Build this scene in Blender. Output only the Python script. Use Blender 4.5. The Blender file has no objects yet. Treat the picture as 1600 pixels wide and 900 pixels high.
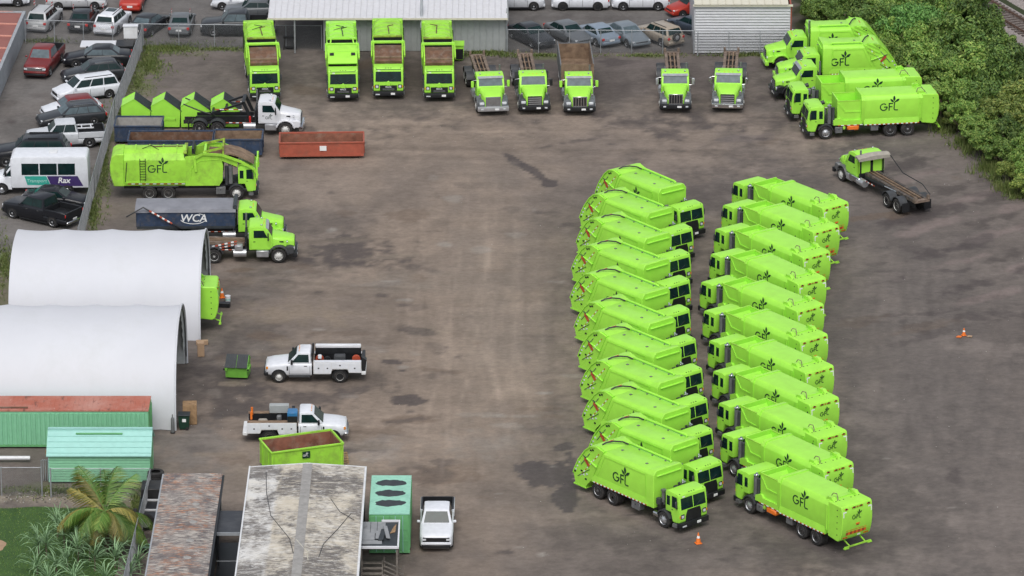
import bpy, bmesh, math, random
import numpy as np
from mathutils import Vector, Matrix
R = math.radians
rnd = random.Random(7)
scn = bpy.context.scene
COL = scn.collection

# ------------------------------------------------------------------ camera
CAM_H, CAM_TILT, CAM_F = 117.0, R(20.0), 7750.0 / 1600.0
cam_data = bpy.data.cameras.new('camera')
cam = bpy.data.objects.new('camera', cam_data)
COL.objects.link(cam)
cam.location = (0, 0, CAM_H)
cam.rotation_euler = (math.pi / 2 - CAM_TILT, 0, 0)
cam_data.sensor_width = 36.0
cam_data.lens = 36.0 * CAM_F
cam_data.clip_start = 1.0
cam_data.clip_end = 6000.0
scn.camera = cam
scn.view_settings.view_transform = 'Standard'
scn.view_settings.look = 'None'
scn.view_settings.exposure = 0.16
scn.view_settings.gamma = 1.0

# ------------------------------------------------------------------ sky and sun (bright overcast)
SUN_EL, SUN_AZ = 56.0, 184.0          # azimuth measured clockwise from +Y (away from the camera)
world = bpy.data.worlds.new('World')
scn.world = world
world.use_nodes = True
wn = world.node_tree
for n in list(wn.nodes):
    wn.nodes.remove(n)
sky = wn.nodes.new('ShaderNodeTexSky')
sky.sky_type = 'NISHITA'
sky.sun_disc = False
sky.sun_elevation = R(SUN_EL)
sky.sun_rotation = R(SUN_AZ)
sky.air_density = 1.0
sky.dust_density = 3.0
hsv = wn.nodes.new('ShaderNodeHueSaturation')
hsv.inputs['Saturation'].default_value = 0.38
bg = wn.nodes.new('ShaderNodeBackground')
bg.inputs['Strength'].default_value = 0.15
wo = wn.nodes.new('ShaderNodeOutputWorld')
wn.links.new(sky.outputs[0], hsv.inputs['Color'])
wn.links.new(hsv.outputs[0], bg.inputs['Color'])
wn.links.new(bg.outputs[0], wo.inputs['Surface'])
sun_data = bpy.data.lights.new('sun', 'SUN')
sun_data.energy = 1.15
sun_data.angle = R(32)
sun_data.color = (1.0, 0.97, 0.92)
sun = bpy.data.objects.new('sun', sun_data)
COL.objects.link(sun)
_d = Vector((math.sin(R(SUN_AZ)) * math.cos(R(SUN_EL)), math.cos(R(SUN_AZ)) * math.cos(R(SUN_EL)), math.sin(R(SUN_EL))))
sun.rotation_euler = _d.to_track_quat('Z', 'Y').to_euler()
sun.location = (0, 300, 200)

# ------------------------------------------------------------------ survey: photo pixel -> place on the ground
def G(px, py, z=0.0):
    u = (px - 800) / 7750.0
    v = (py - 450) / 7750.0
    s, c = math.sin(CAM_TILT), math.cos(CAM_TILT)
    t = (z - CAM_H) / (-s - v * c)
    return Vector((u * t, (c - v * s) * t, z))

# ------------------------------------------------------------------ materials
M = {}
def new_mat(name):
    m = bpy.data.materials.new(name)
    m.use_nodes = True
    nt = m.node_tree
    return m, nt, nt.nodes['Principled BSDF']

def mat(name, col, rough=0.5, metal=0.0, var=0.12, scale=3.0, dirt=0.0, dirtcol=(0.16, 0.12, 0.085), coat=0.0,
        bump=0.0, bscale=40.0, spec=0.5, dscale=1.6, dstretch=(1, 1, 1), dlo=0.5, dhi=0.68):
    """paint / metal / plastic: a base colour with slow variation, and patches of grime or rust"""
    m, nt, b = new_mat(name)
    N, L = nt.nodes, nt.links
    tc = N.new('ShaderNodeTexCoord')
    oi = N.new('ShaderNodeObjectInfo')
    add = N.new('ShaderNodeVectorMath'); add.operation = 'ADD'
    mul = N.new('ShaderNodeVectorMath'); mul.operation = 'SCALE'; mul.inputs['Scale'].default_value = 37.0
    cmb = N.new('ShaderNodeCombineXYZ')
    for k in range(3): L.new(oi.outputs['Random'], cmb.inputs[k])
    L.new(cmb.outputs[0], mul.inputs[0])
    L.new(tc.outputs['Object'], add.inputs[0]); L.new(mul.outputs[0], add.inputs[1])
    n1 = N.new('ShaderNodeTexNoise'); n1.inputs['Scale'].default_value = scale; n1.inputs['Detail'].default_value = 4
    L.new(add.outputs[0], n1.inputs['Vector'])
    mr = N.new('ShaderNodeMapRange')
    mr.inputs['To Min'].default_value = 1 - var; mr.inputs['To Max'].default_value = 1 + var
    mr.inputs['From Min'].default_value = 0.3; mr.inputs['From Max'].default_value = 0.7
    L.new(n1.outputs['Fac'], mr.inputs['Value'])
    sc = N.new('ShaderNodeVectorMath'); sc.operation = 'SCALE'; sc.inputs[0].default_value = col[:3]
    L.new(mr.outputs[0], sc.inputs['Scale'])
    out = sc.outputs[0]
    if dirt > 0:
        mp = N.new('ShaderNodeMapping'); mp.inputs['Scale'].default_value = dstretch
        L.new(add.outputs[0], mp.inputs['Vector'])
        n2 = N.new('ShaderNodeTexNoise'); n2.inputs['Scale'].default_value = dscale; n2.inputs['Detail'].default_value = 8
        n2.inputs['Roughness'].default_value = 0.68
        L.new(mp.outputs[0], n2.inputs['Vector'])
        r2 = N.new('ShaderNodeMapRange'); r2.inputs['From Min'].default_value = dlo; r2.inputs['From Max'].default_value = dhi
        r2.inputs['To Max'].default_value = dirt
        L.new(n2.outputs['Fac'], r2.inputs['Value'])
        mx = N.new('ShaderNodeMix'); mx.data_type = 'RGBA'
        L.new(r2.outputs[0], mx.inputs['Factor'])
        L.new(out, mx.inputs['A']); mx.inputs['B'].default_value = (*dirtcol, 1)
        out = mx.outputs['Result']
    L.new(out, b.inputs['Base Color'])
    b.inputs['Roughness'].default_value = rough
    b.inputs['Metallic'].default_value = metal
    b.inputs['Specular IOR Level'].default_value = spec
    b.inputs['Coat Weight'].default_value = coat
    b.inputs['Coat Roughness'].default_value = 0.12
    if bump > 0:
        n3 = N.new('ShaderNodeTexNoise'); n3.inputs['Scale'].default_value = bscale; n3.inputs['Detail'].default_value = 5
        L.new(tc.outputs['Object'], n3.inputs['Vector'])
        bp = N.new('ShaderNodeBump'); bp.inputs['Strength'].default_value = bump; bp.inputs['Distance'].default_value = 0.03
        L.new(n3.outputs['Fac'], bp.inputs['Height'])
        L.new(bp.outputs[0], b.inputs['Normal'])
    M[name] = m
    return m

LIME = (0.355, 0.765, 0.072)
mat('lime', LIME, 0.42, var=0.05, scale=1.5, dirt=0.18, dirtcol=(0.26, 0.49, 0.06), dscale=0.9, coat=0.06, spec=0.35)
mat('lime_worn', (0.34, 0.69, 0.060), 0.5, var=0.10, scale=1.2, dirt=0.75, dirtcol=(0.20, 0.29, 0.06), dscale=1.1, dlo=0.47, dhi=0.74, spec=0.3)
mat('lime_rust', (0.30, 0.47, 0.04), 0.6, var=0.15, dirt=0.85, dirtcol=(0.13, 0.075, 0.035), dscale=2.2, dlo=0.45, dhi=0.65)
mat('bin_green', (0.16, 0.43, 0.055), 0.5, var=0.1, dirt=0.3, dirtcol=(0.09, 0.16, 0.04))
mat('black', (0.012, 0.013, 0.015), 0.45, var=0.3)
mat('chassis', (0.020, 0.020, 0.021), 0.6, var=0.4, dirt=0.5, dirtcol=(0.055, 0.047, 0.04))
mat('rubber', (0.022, 0.021, 0.021), 0.85, var=0.25, dirt=0.5, dirtcol=(0.075, 0.066, 0.058), dscale=3)
mat('dark_plastic', (0.045, 0.048, 0.052), 0.6, var=0.2)
mat('grey_plastic', (0.11, 0.12, 0.13), 0.55, var=0.2)
mat('lid_grey', (0.030, 0.037, 0.042), 0.6, var=0.2, dirt=0.3, dirtcol=(0.07, 0.07, 0.07))
mat('glass', (0.007, 0.022, 0.022), 0.12, var=0.3, spec=0.3)
mat('glass_light', (0.085, 0.115, 0.13), 0.3, var=0.25, spec=0.25)
mat('chrome', (0.62, 0.63, 0.65), 0.22, metal=1.0, var=0.08)
mat('alloy', (0.50, 0.51, 0.53), 0.38, metal=0.7, var=0.15)
mat('rim_white', (0.62, 0.62, 0.60), 0.5, var=0.12, dirt=0.5, dirtcol=(0.2, 0.17, 0.14), dscale=4)
mat('steel_grey', (0.17, 0.175, 0.18), 0.5, metal=0.3, var=0.2, dirt=0.3, dirtcol=(0.1, 0.085, 0.07))
mat('galv', (0.36, 0.38, 0.40), 0.5, metal=0.45, var=0.15)
mat('wire', (0.24, 0.25, 0.26), 0.55, metal=0.4, var=0.15)
mat('white', (0.68, 0.69, 0.72), 0.35, var=0.03, coat=0.3)
mat('white_dirty', (0.68, 0.69, 0.70), 0.45, var=0.06, dirt=0.3, dirtcol=(0.38, 0.36, 0.32))
mat('rust', (0.135, 0.072, 0.043), 0.85, var=0.3, scale=2.5, dirt=0.7, dirtcol=(0.21, 0.175, 0.145), dscale=1.8, bump=0.3)
mat('rust_tan', (0.21, 0.145, 0.095), 0.85, var=0.3, scale=2.0, dirt=0.8, dirtcol=(0.10, 0.055, 0.035), dscale=1.7, bump=0.3)
mat('rust_red', (0.23, 0.095, 0.06), 0.85, var=0.3, scale=2.0, dirt=0.85, dirtcol=(0.27, 0.20, 0.15), dscale=1.3, bump=0.3)
mat('rail_dark', (0.075, 0.065, 0.058), 0.8, var=0.3, scale=3, dirt=0.7, dirtcol=(0.22, 0.16, 0.11), dscale=3)
mat('rail_rust', (0.17, 0.125, 0.095), 0.8, var=0.3, scale=3, dirt=0.6, dirtcol=(0.26, 0.22, 0.18), dscale=3)
mat('box_red', (0.36, 0.085, 0.05), 0.6, var=0.12, dirt=0.5, dirtcol=(0.20, 0.09, 0.06), dscale=2.0)
mat('box_navy', (0.026, 0.046, 0.090), 0.6, var=0.25, dirt=0.75, dirtcol=(0.11, 0.10, 0.095), dscale=1.9)
mat('tarp', (0.215, 0.22, 0.245), 0.8, var=0.12, scale=1.2, bump=0.3, bscale=6)
mat('tarp_tan', (0.34, 0.315, 0.27), 0.85, var=0.15, bump=0.3, bscale=8)
mat('orange', (0.78, 0.18, 0.02), 0.5, var=0.1)
mat('amber', (0.75, 0.26, 0.02), 0.3, var=0.1)
mat('red_light', (0.50, 0.02, 0.015), 0.25, var=0.1)
mat('red_part', (0.42, 0.07, 0.03), 0.5, var=0.2)
mat('headlight', (0.62, 0.65, 0.68), 0.12, var=0.1)
mat('sticker_white', (0.78, 0.79, 0.79), 0.4, var=0.04)
mat('logo_green', (0.006, 0.035, 0.020), 0.5, var=0.05)
mat('wood', (0.30, 0.19, 0.10), 0.8, var=0.25, scale=5, bump=0.3)
mat('wood_grey', (0.17, 0.15, 0.13), 0.85, var=0.3, scale=5, bump=0.3)
mat('tent_white', (0.58, 0.59, 0.625), 0.7, var=0.04, scale=0.25, dirt=0.45, dirtcol=(0.50, 0.51, 0.52), dscale=0.25, bump=0.06, bscale=2)
mat('tent_inner', (0.42, 0.44, 0.44), 0.8, var=0.1)
mat('mint_roof', (0.32, 0.595, 0.535), 0.45, var=0.05, dirt=0.2, dirtcol=(0.27, 0.50, 0.42))
mat('mint_wall', (0.215, 0.505, 0.305), 0.5, var=0.06, dirt=0.25, dirtcol=(0.17, 0.40, 0.24))
mat('mint_door', (0.14, 0.40, 0.165), 0.5, var=0.08, dirt=0.25, dirtcol=(0.10, 0.27, 0.12))
mat('roof_white', (0.60, 0.60, 0.62), 0.5, var=0.05, dirt=0.25, dirtcol=(0.45, 0.44, 0.42))
mat('siding_grey', (0.34, 0.36, 0.36), 0.55, var=0.06, dirt=0.25, dirtcol=(0.26, 0.27, 0.26))
mat('siding_pale', (0.48, 0.49, 0.51), 0.5, var=0.06, dirt=0.3, dirtcol=(0.36, 0.35, 0.33))
mat('cream', (0.62, 0.59, 0.48), 0.5, var=0.05)
mat('red_roof', (0.27, 0.095, 0.075), 0.6, var=0.15, scale=1.0, dirt=0.5, dirtcol=(0.20, 0.085, 0.07), dscale=1.0)
mat('red_seam', (0.46, 0.20, 0.15), 0.6, var=0.15)
mat('block_grey', (0.30, 0.32, 0.34), 0.8, var=0.12, dirt=0.4, dirtcol=(0.42, 0.43, 0.44), dscale=1.2, bump=0.2)
mat('cardboard', (0.36, 0.24, 0.15), 0.8, var=0.12)
mat('blue_machine', (0.03, 0.16, 0.35), 0.4, var=0.1)
mat('concrete', (0.30, 0.29, 0.275), 0.85, var=0.15, bump=0.3)
mat('ballast', (0.29, 0.255, 0.24), 0.95, var=0.35, scale=9, bump=0.8, bscale=14)
mat('sleeper', (0.105, 0.085, 0.075), 0.9, var=0.3)
mat('steel_rail', (0.16, 0.10, 0.075), 0.6, metal=0.4, var=0.2)
mat('bark', (0.12, 0.09, 0.065), 0.9, var=0.3, bump=0.4)

def roof_mat(name, base, streaks, blots, axis='y'):
    """weathered sheet roof: streaks across the run, blotches of rust or mildew"""
    m, nt, b = new_mat(name)
    N, L = nt.nodes, nt.links
    tc = N.new('ShaderNodeTexCoord')
    cur = None
    def layer(prev, colr, scale, stretch, lo, hi, amt, seed):
        mp = N.new('ShaderNodeMapping'); mp.inputs['Scale'].default_value = stretch
        mp.inputs['Location'].default_value = (seed, seed * 2.1, 0)
        L.new(tc.outputs['Object'], mp.inputs['Vector'])
        n = N.new('ShaderNodeTexNoise'); n.inputs['Scale'].default_value = scale; n.inputs['Detail'].default_value = 9
        n.inputs['Roughness'].default_value = 0.7
        L.new(mp.outputs[0], n.inputs['Vector'])
        r = N.new('ShaderNodeMapRange'); r.inputs['From Min'].default_value = lo; r.inputs['From Max'].default_value = hi
        r.inputs['To Max'].default_value = amt
        L.new(n.outputs['Fac'], r.inputs['Value'])
        mx = N.new('ShaderNodeMix'); mx.data_type = 'RGBA'
        L.new(r.outputs[0], mx.inputs['Factor'])
        if prev is None: mx.inputs['A'].default_value = (*base, 1)
        else: L.new(prev, mx.inputs['A'])
        mx.inputs['B'].default_value = (*colr, 1)
        return mx.outputs['Result']
    for k, s in enumerate(streaks + blots):
        cur = layer(cur, *s, 3.7 * k + 1.3)
    L.new(cur, b.inputs['Base Color'])
    b.inputs['Roughness'].default_value = 0.75
    M[name] = m
def streak_roof(name, base, layers, band=None):
    """each layer: colour, streak scale (x, y), streak threshold lo/hi, patch scale, patch lo/hi, amount; band = (x edge, colour) paints everything left of x"""
    m, nt, b = new_mat(name)
    N, L = nt.nodes, nt.links
    tc = N.new('ShaderNodeTexCoord')
    def noise(sx, sy, det, seed, rough=.65):
        mp = N.new('ShaderNodeMapping'); mp.inputs['Scale'].default_value = (sx, sy, 1); mp.inputs['Location'].default_value = (seed, seed * 1.7, 0)
        L.new(tc.outputs['Object'], mp.inputs['Vector'])
        n = N.new('ShaderNodeTexNoise'); n.inputs['Scale'].default_value = 1.0; n.inputs['Detail'].default_value = det; n.inputs['Roughness'].default_value = rough
        L.new(mp.outputs[0], n.inputs['Vector']); return n.outputs['Fac']
    def rng(v, lo, hi, t=1.0):
        r = N.new('ShaderNodeMapRange'); r.inputs['From Min'].default_value = lo; r.inputs['From Max'].default_value = hi; r.inputs['To Max'].default_value = t
        L.new(v, r.inputs['Value']); return r.outputs[0]
    def mix(prev, fac, colr):
        mx = N.new('ShaderNodeMix'); mx.data_type = 'RGBA'
        L.new(fac, mx.inputs['Factor'])
        if isinstance(prev, tuple): mx.inputs['A'].default_value = (*prev, 1)
        else: L.new(prev, mx.inputs['A'])
        mx.inputs['B'].default_value = (*colr, 1); return mx.outputs['Result']
    cur = base
    if band:
        sx = N.new('ShaderNodeSeparateXYZ'); L.new(tc.outputs['Object'], sx.inputs[0])
        wob = N.new('ShaderNodeMath'); wob.operation = 'MULTIPLY_ADD'; wob.inputs[1].default_value = -1.1
        L.new(noise(.5, .35, 5, 3.3), wob.inputs[0]); L.new(sx.outputs['X'], wob.inputs[2])
        cur = mix(cur, rng(wob.outputs[0], band[0] - .45, band[0] - .65, .9), band[1])
    for k, (colr, sx_, sy_, lo, hi, ps, plo, phi, amt) in enumerate(layers):
        f1 = rng(noise(sx_, sy_, 8, 5.1 * k + 1.7, .72), lo, hi, amt)
        f2 = rng(noise(ps, ps * .8, 5, 7.3 * k + .9), plo, phi)
        mu = N.new('ShaderNodeMath'); mu.operation = 'MULTIPLY'; L.new(f1, mu.inputs[0]); L.new(f2, mu.inputs[1])
        cur = mix(cur, mu.outputs[0], colr)
    L.new(cur, b.inputs['Base Color']); b.inputs['Roughness'].default_value = .75
    M[name] = m
streak_roof('roof_rusty', (0.185, 0.16, 0.15),
            [((0.085, 0.075, 0.078), 1.0, 6, .42, .54, .45, .44, .54, .92), ((0.46, 0.42, 0.37), 1.4, 9, .47, .56, .55, .38, .50, .95),
             ((0.40, 0.165, 0.07), 1.4, 9, .50, .58, .6, .45, .54, .95), ((0.66, 0.64, 0.60), 1.6, 9, .58, .64, .9, .35, .5, .95), ((0.10, 0.085, .08), 2.0, 9, .55, .62, .7, .4, .5, .9)])
streak_roof('roof_pale', (0.53, 0.475, 0.38),
            [((0.62, 0.59, 0.53), .6, 3, .42, .56, .5, .40, .55, .9), ((0.095, 0.085, 0.08), .9, 5.5, .36, .50, .36, .48, .555, .93),
             ((0.20, 0.18, 0.16), 2.0, 8, .44, .55, .55, .42, .54, .9), ((0.70, 0.69, 0.66), 2.6, 12, .56, .62, .8, .3, .5, .95), ((0.06, .055, .05), 2.6, 9, .54, .62, .7, .44, .56, .95)],
            band=(-1.75, (0.64, 0.635, 0.62)))
roof_mat('roof_redrust', (0.40, 0.12, 0.075),
         [((0.48, 0.26, 0.21), 0.5, (0.5, 0.5, 1), 0.45, 0.65, 0.8), ((0.12, 0.055, 0.04), 1.3, (2.2, 0.6, 1), 0.56, 0.66, 0.8)],
         [((0.55, 0.42, 0.36), 2.2, (2, 0.6, 1), 0.62, 0.7, 0.7)])
roof_mat('roof_mint', (0.30, 0.60, 0.46),
         [((0.20, 0.42, 0.33), 1.4, (1, 1, 1), 0.45, 0.7, 0.8)], [((0.50, 0.70, 0.60), 6, (1, 1, 1), 0.6, 0.7, 0.7), ((0.20, 0.24, 0.18), 3, (1, 1, 1), 0.62, 0.72, 0.6)])
roof_mat('panel_grey', (0.25, 0.26, 0.27), [((0.33, 0.34, 0.35), 1.0, (1, 1, 1), 0.45, 0.6, 0.7)], [((0.13, 0.13, 0.13), 2.0, (1, 1, 1), 0.58, 0.66, 0.8)])
roof_mat('roof_dark', (0.045, 0.05, 0.06), [((0.075, 0.08, 0.09), 1.0, (1, 1, 1), 0.45, 0.6, 0.7)], [])

def leaf_mat(name, c1, c2, c3):
    m, nt, b = new_mat(name)
    N, L = nt.nodes, nt.links
    geo = N.new('ShaderNodeNewGeometry')
    oi = N.new('ShaderNodeObjectInfo')
    rp = N.new('ShaderNodeValToRGB')
    rp.color_ramp.elements[0].color = (*c1, 1)
    rp.color_ramp.elements[1].color = (*c3, 1)
    e = rp.color_ramp.elements.new(0.55); e.color = (*c2, 1)
    L.new(geo.outputs['Random Per Island'], rp.inputs['Fac'])
    hs = N.new('ShaderNodeHueSaturation')
    mr = N.new('ShaderNodeMapRange'); mr.inputs['To Min'].default_value = 0.7; mr.inputs['To Max'].default_value = 1.45
    L.new(oi.outputs['Random'], mr.inputs['Value'])
    L.new(mr.outputs[0], hs.inputs['Value'])
    L.new(rp.outputs[0], hs.inputs['Color'])
    L.new(hs.outputs[0], b.inputs['Base Color'])
    b.inputs['Roughness'].default_value = 0.5
    b.inputs['Specular IOR Level'].default_value = 0.35
    M[name] = m
leaf_mat('leaf_dark', (0.05, 0.105, 0.022), (0.09, 0.165, 0.032), (0.18, 0.25, 0.055))
leaf_mat('leaf_mid', (0.07, 0.15, 0.027), (0.125, 0.22, 0.04), (0.24, 0.31, 0.07))
leaf_mat('leaf_olive', (0.09, 0.15, 0.028), (0.16, 0.225, 0.045), (0.3, 0.33, 0.075))
leaf_mat('leaf_blue', (.05,.135,.03), (.09,.21,.045), (.16,.30,.07))
leaf_mat('leaf_vine', (0.05, 0.13, 0.025), (0.085, 0.19, 0.035), (0.14, 0.25, 0.05))
leaf_mat('palm_green', (0.06, 0.14, 0.022), (0.1, 0.19, 0.034), (0.2, 0.25, 0.06))
leaf_mat('palm_yellow', (0.14, 0.14, 0.03), (0.22, 0.2, 0.05), (0.34, 0.27, 0.07))
leaf_mat('strap_green', (0.11, 0.21, 0.105), (0.19, 0.31, 0.16), (0.34, 0.46, 0.27))
leaf_mat('weed', (0.075, 0.115, 0.028), (0.125, 0.17, 0.045), (0.19, 0.20, 0.075))
leaf_mat('litter', (0.10, 0.09, 0.075), (0.22, 0.20, 0.17), (0.48, 0.46, 0.43))

CARP = {}
def car_paint(name, col, rough=0.25, metal=0.0):
    mat('paint_' + name, col, 0.38, metal=metal, var=0.06, coat=0.2, spec=0.35)
for n, c in [('white', (0.68, 0.70, 0.74)), ('silver', (0.42, 0.43, 0.44)), ('grey', (0.115, 0.125, 0.135)), ('dark', (0.028, 0.031, 0.036)),
             ('black', (0.010, 0.011, 0.015)), ('maroon', (0.17, 0.022, 0.022)), ('red', (0.40, 0.035, 0.02)), ('bluegrey', (0.20, 0.25, 0.31)),
             ('steel', (0.16, 0.19, 0.215)), ('beige', (0.34, 0.29, 0.23)), ('palesilver', (0.55, 0.57, 0.60)), ('navygrey', (0.05, 0.065, 0.09))]:
    car_paint(n, c)

# ------------------------------------------------------------------ mesh helper
class MB:
    def __init__(s):
        s.bm = bmesh.new()
    def faces(s, vs, fs):
        v = [s.bm.verts.new(p) for p in vs]
        for f in fs:
            try: s.bm.faces.new([v[i] for i in f])
            except ValueError: pass
        return v
    def box(s, x0, x1, y0, y1, z0, z1):
        s.faces([(x0, y0, z0), (x1, y0, z0), (x1, y1, z0), (x0, y1, z0), (x0, y0, z1), (x1, y0, z1), (x1, y1, z1), (x0, y1, z1)],
                [(3, 2, 1, 0), (4, 5, 6, 7), (0, 1, 5, 4), (1, 2, 6, 5), (2, 3, 7, 6), (3, 0, 4, 7)])
        return s
    def obox(s, c, half, ang=0.0, tilt=0.0):
        mt = Matrix.Translation(c) @ Matrix.Rotation(ang, 4, 'Z') @ Matrix.Rotation(tilt, 4, 'Y')
        hx, hy, hz = half
        s.faces([mt @ Vector(p) for p in [(-hx, -hy, -hz), (hx, -hy, -hz), (hx, hy, -hz), (-hx, hy, -hz), (-hx, -hy, hz), (hx, -hy, hz), (hx, hy, hz), (-hx, hy, hz)]],
                [(3, 2, 1, 0), (4, 5, 6, 7), (0, 1, 5, 4), (1, 2, 6, 5), (2, 3, 7, 6), (3, 0, 4, 7)])
        return s
    def prism(s, pts, ax, c0, c1, pts1=None):
        mp = {'x': lambda a, b, c: (c, a, b), 'y': lambda a, b, c: (a, c, b), 'z': lambda a, b, c: (a, b, c)}[ax]
        q = pts1 or pts
        n = len(pts)
        vs = [mp(a, b, c0) for a, b in pts] + [mp(a, b, c1) for a, b in q]
        fs = [tuple(range(n)), tuple(range(2 * n - 1, n - 1, -1))] + [(i, i + n, (i + 1) % n + n, (i + 1) % n) for i in range(n)]
        s.faces(vs, fs)
        return s
    def loft(s, rings, closed=True, caps=True):
        n = len(rings[0])
        vs = [p for r in rings for p in r]
        fs = []
        for k in range(len(rings) - 1):
            for i in range(n if closed else n - 1):
                j = (i + 1) % n
                fs.append((k * n + i, k * n + j, (k + 1) * n + j, (k + 1) * n + i))
        if caps and closed:
            fs.append(tuple(range(n - 1, -1, -1)))
            fs.append(tuple(range((len(rings) - 1) * n, len(rings) * n)))
        s.faces(vs, fs)
        return s
    def cyl(s, p0, p1, r, n=10, r1=None, caps=True):
        p0, p1 = Vector(p0), Vector(p1)
        d = (p1 - p0)
        q = d.to_track_quat('Z', 'Y').to_matrix()
        a, b = q @ Vector((1, 0, 0)), q @ Vector((0, 1, 0))
        r1 = r if r1 is None else r1
        rings = []
        for p, rr in ((p0, r), (p1, r1)):
            rings.append([p + (a * math.cos(2 * math.pi * i / n) + b * math.sin(2 * math.pi * i / n)) * rr for i in range(n)])
        return s.loft(rings, True, caps)
    def tube(s, pts, r, n=6):
        pts = [Vector(p) for p in pts]
        rings = []
        for k, p in enumerate(pts):
            d = (pts[min(k + 1, len(pts) - 1)] - pts[max(k - 1, 0)]).normalized()
            q = d.to_track_quat('Z', 'Y').to_matrix()
            a, b = q @ Vector((1, 0, 0)), q @ Vector((0, 1, 0))
            rings.append([p + (a * math.cos(2 * math.pi * i / n) + b * math.sin(2 * math.pi * i / n)) * r for i in range(n)])
        return s.loft(rings, True, True)
    def lathe(s, prof, c, ax='y', n=18, sgn=1):
        """prof: (offset along axis, radius)"""
        c = Vector(c)
        rings = []
        for o, r in prof:
            ring = []
            for i in range(n):
                a = 2 * math.pi * i / n
                u, v = r * math.cos(a), r * math.sin(a)
                if ax == 'y': ring.append(c + Vector((u, sgn * o, v)))
                elif ax == 'x': ring.append(c + Vector((sgn * o, u, v)))
                else: ring.append(c + Vector((u, v, sgn * o)))
            rings.append(ring)
        return s.loft(rings, True, True)
    def bevel(s, w, seg=1, ang=35):
        bmesh.ops.recalc_face_normals(s.bm, faces=s.bm.faces)
        ed = [e for e in s.bm.edges if len(e.link_faces) == 2 and e.calc_face_angle(0) > R(ang)]
        if ed:
            bmesh.ops.bevel(s.bm, geom=ed, offset=w, segments=seg, profile=0.6, affect='EDGES', clamp_overlap=True)
        return s
    def mesh(s, name, m, smooth=40):
        bmesh.ops.recalc_face_normals(s.bm, faces=s.bm.faces)
        me = bpy.data.meshes.new(name)
        s.bm.to_mesh(me); s.bm.free()
        me.materials.append(M[m] if isinstance(m, str) else m)
        if smooth:
            me.shade_smooth()
            me.set_sharp_from_angle(angle=R(smooth))
        return me
    def build(s, name, m, parent=None, smooth=40):
        return put(name, s.mesh(name, m, smooth), parent)

def put(name, me, parent=None, loc=None, rot=None):
    o = bpy.data.objects.new(name, me)
    COL.objects.link(o)
    if parent is not None: o.parent = parent
    if loc is not None: o.location = loc
    if rot is not None: o.rotation_euler = rot
    return o

def tag(o, label=None, cat=None, group=None, kind=None):
    if label: o['label'] = label
    if cat: o['category'] = cat
    if group: o['group'] = group
    if kind: o['kind'] = kind
    return o

def thing(name, label, cat, loc=(0, 0, 0), rz=0.0, group=None):
    o = bpy.data.objects.new(name, None)
    COL.objects.link(o)
    o.empty_display_size = 0.3
    o.location = loc
    o.rotation_euler = (0, 0, rz)
    return tag(o, label, cat, group)

def copy_tree(o, parent=None):
    c = o.copy(); COL.objects.link(c)
    if parent is not None: c.parent = parent
    for ch in o.children: copy_tree(ch, c)
    return c

def bx(name, m, parent, x0, x1, y0, y1, z0, z1, bev=0.0, seg=1):
    b = MB().box(x0, x1, y0, y1, z0, z1)
    if bev: b.bevel(bev, seg)
    return b.build(name, m, parent)

def quad_panel(name, m, parent, pts, t=0.012):
    """thin slab through four corner points, thickness t along its normal (outwards)"""
    p = [Vector(q) for q in pts]
    n = (p[1] - p[0]).cross(p[-1] - p[0]).normalized() * t
    k = len(p)
    b = MB()
    b.faces(p + [q + n for q in p], [tuple(range(k - 1, -1, -1)), tuple(range(k, 2 * k))] + [(i, (i + 1) % k, (i + 1) % k + k, i + k) for i in range(k)])
    return b.build(name, m, parent, 0)

# ------------------------------------------------------------------ lettering
def text_mesh(txt, size, m, bold=0.0, shear=0.0, name='lettering'):
    cu = bpy.data.curves.new('tmp_text', 'FONT')
    cu.body = txt; cu.size = size; cu.align_x = 'CENTER'; cu.align_y = 'CENTER'
    cu.extrude = 0.004; cu.offset = bold; cu.shear = shear; cu.resolution_u = 3
    ob = bpy.data.objects.new('tmp_text', cu)
    COL.objects.link(ob)
    me = bpy.data.meshes.new_from_object(ob)
    bpy.data.objects.remove(ob); bpy.data.curves.remove(cu)
    me.name = name
    me.materials.clear(); me.materials.append(M[m])
    return me

def arc_pts(cx, cy, r, a0, a1, n=14):
    return [(cx + r * math.cos(R(a0 + (a1 - a0) * i / n)), cy + r * math.sin(R(a0 + (a1 - a0) * i / n))) for i in range(n + 1)]

def stroke(b, pts, w, d=0.006):
    """flat ribbon along 2-D points in the (x, y) plane with thickness d"""
    n = len(pts)
    le, ri = [], []
    for i, p in enumerate(pts):
        a = Vector(pts[max(i - 1, 0)]); c = Vector(pts[min(i + 1, n - 1)])
        t = (c - a).normalized(); nn = Vector((-t.y, t.x)) * w / 2
        le.append(Vector(p) + nn); ri.append(Vector(p) - nn)
    for i in range(n - 1):
        q = [le[i], le[i + 1], ri[i + 1], ri[i]]
        b.faces([(v.x, v.y, 0) for v in q] + [(v.x, v.y, d) for v in q],
                [(3, 2, 1, 0), (4, 5, 6, 7), (0, 1, 5, 4), (1, 2, 6, 5), (2, 3, 7, 6), (3, 0, 4, 7)])

def leaf2d(b, base, tip, w, d=0.006):
    base, tip = Vector(base), Vector(tip)
    t = tip - base; n = Vector((-t.y, t.x)).normalized()
    pts = []
    for s in (1, -1):
        rng = range(0, 7) if s == 1 else range(5, 0, -1)
        for i in rng:
            f = i / 6
            pts.append(base + t * f + n * s * w * math.sin(math.pi * f) * 0.5)
    k = len(pts)
    b.faces([(p.x, p.y, 0) for p in pts] + [(p.x, p.y, d) for p in pts],
            [tuple(range(k - 1, -1, -1)), tuple(range(k, 2 * k))] + [(i, (i + 1) % k, (i + 1) % k + k, i + k) for i in range(k)])

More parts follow.
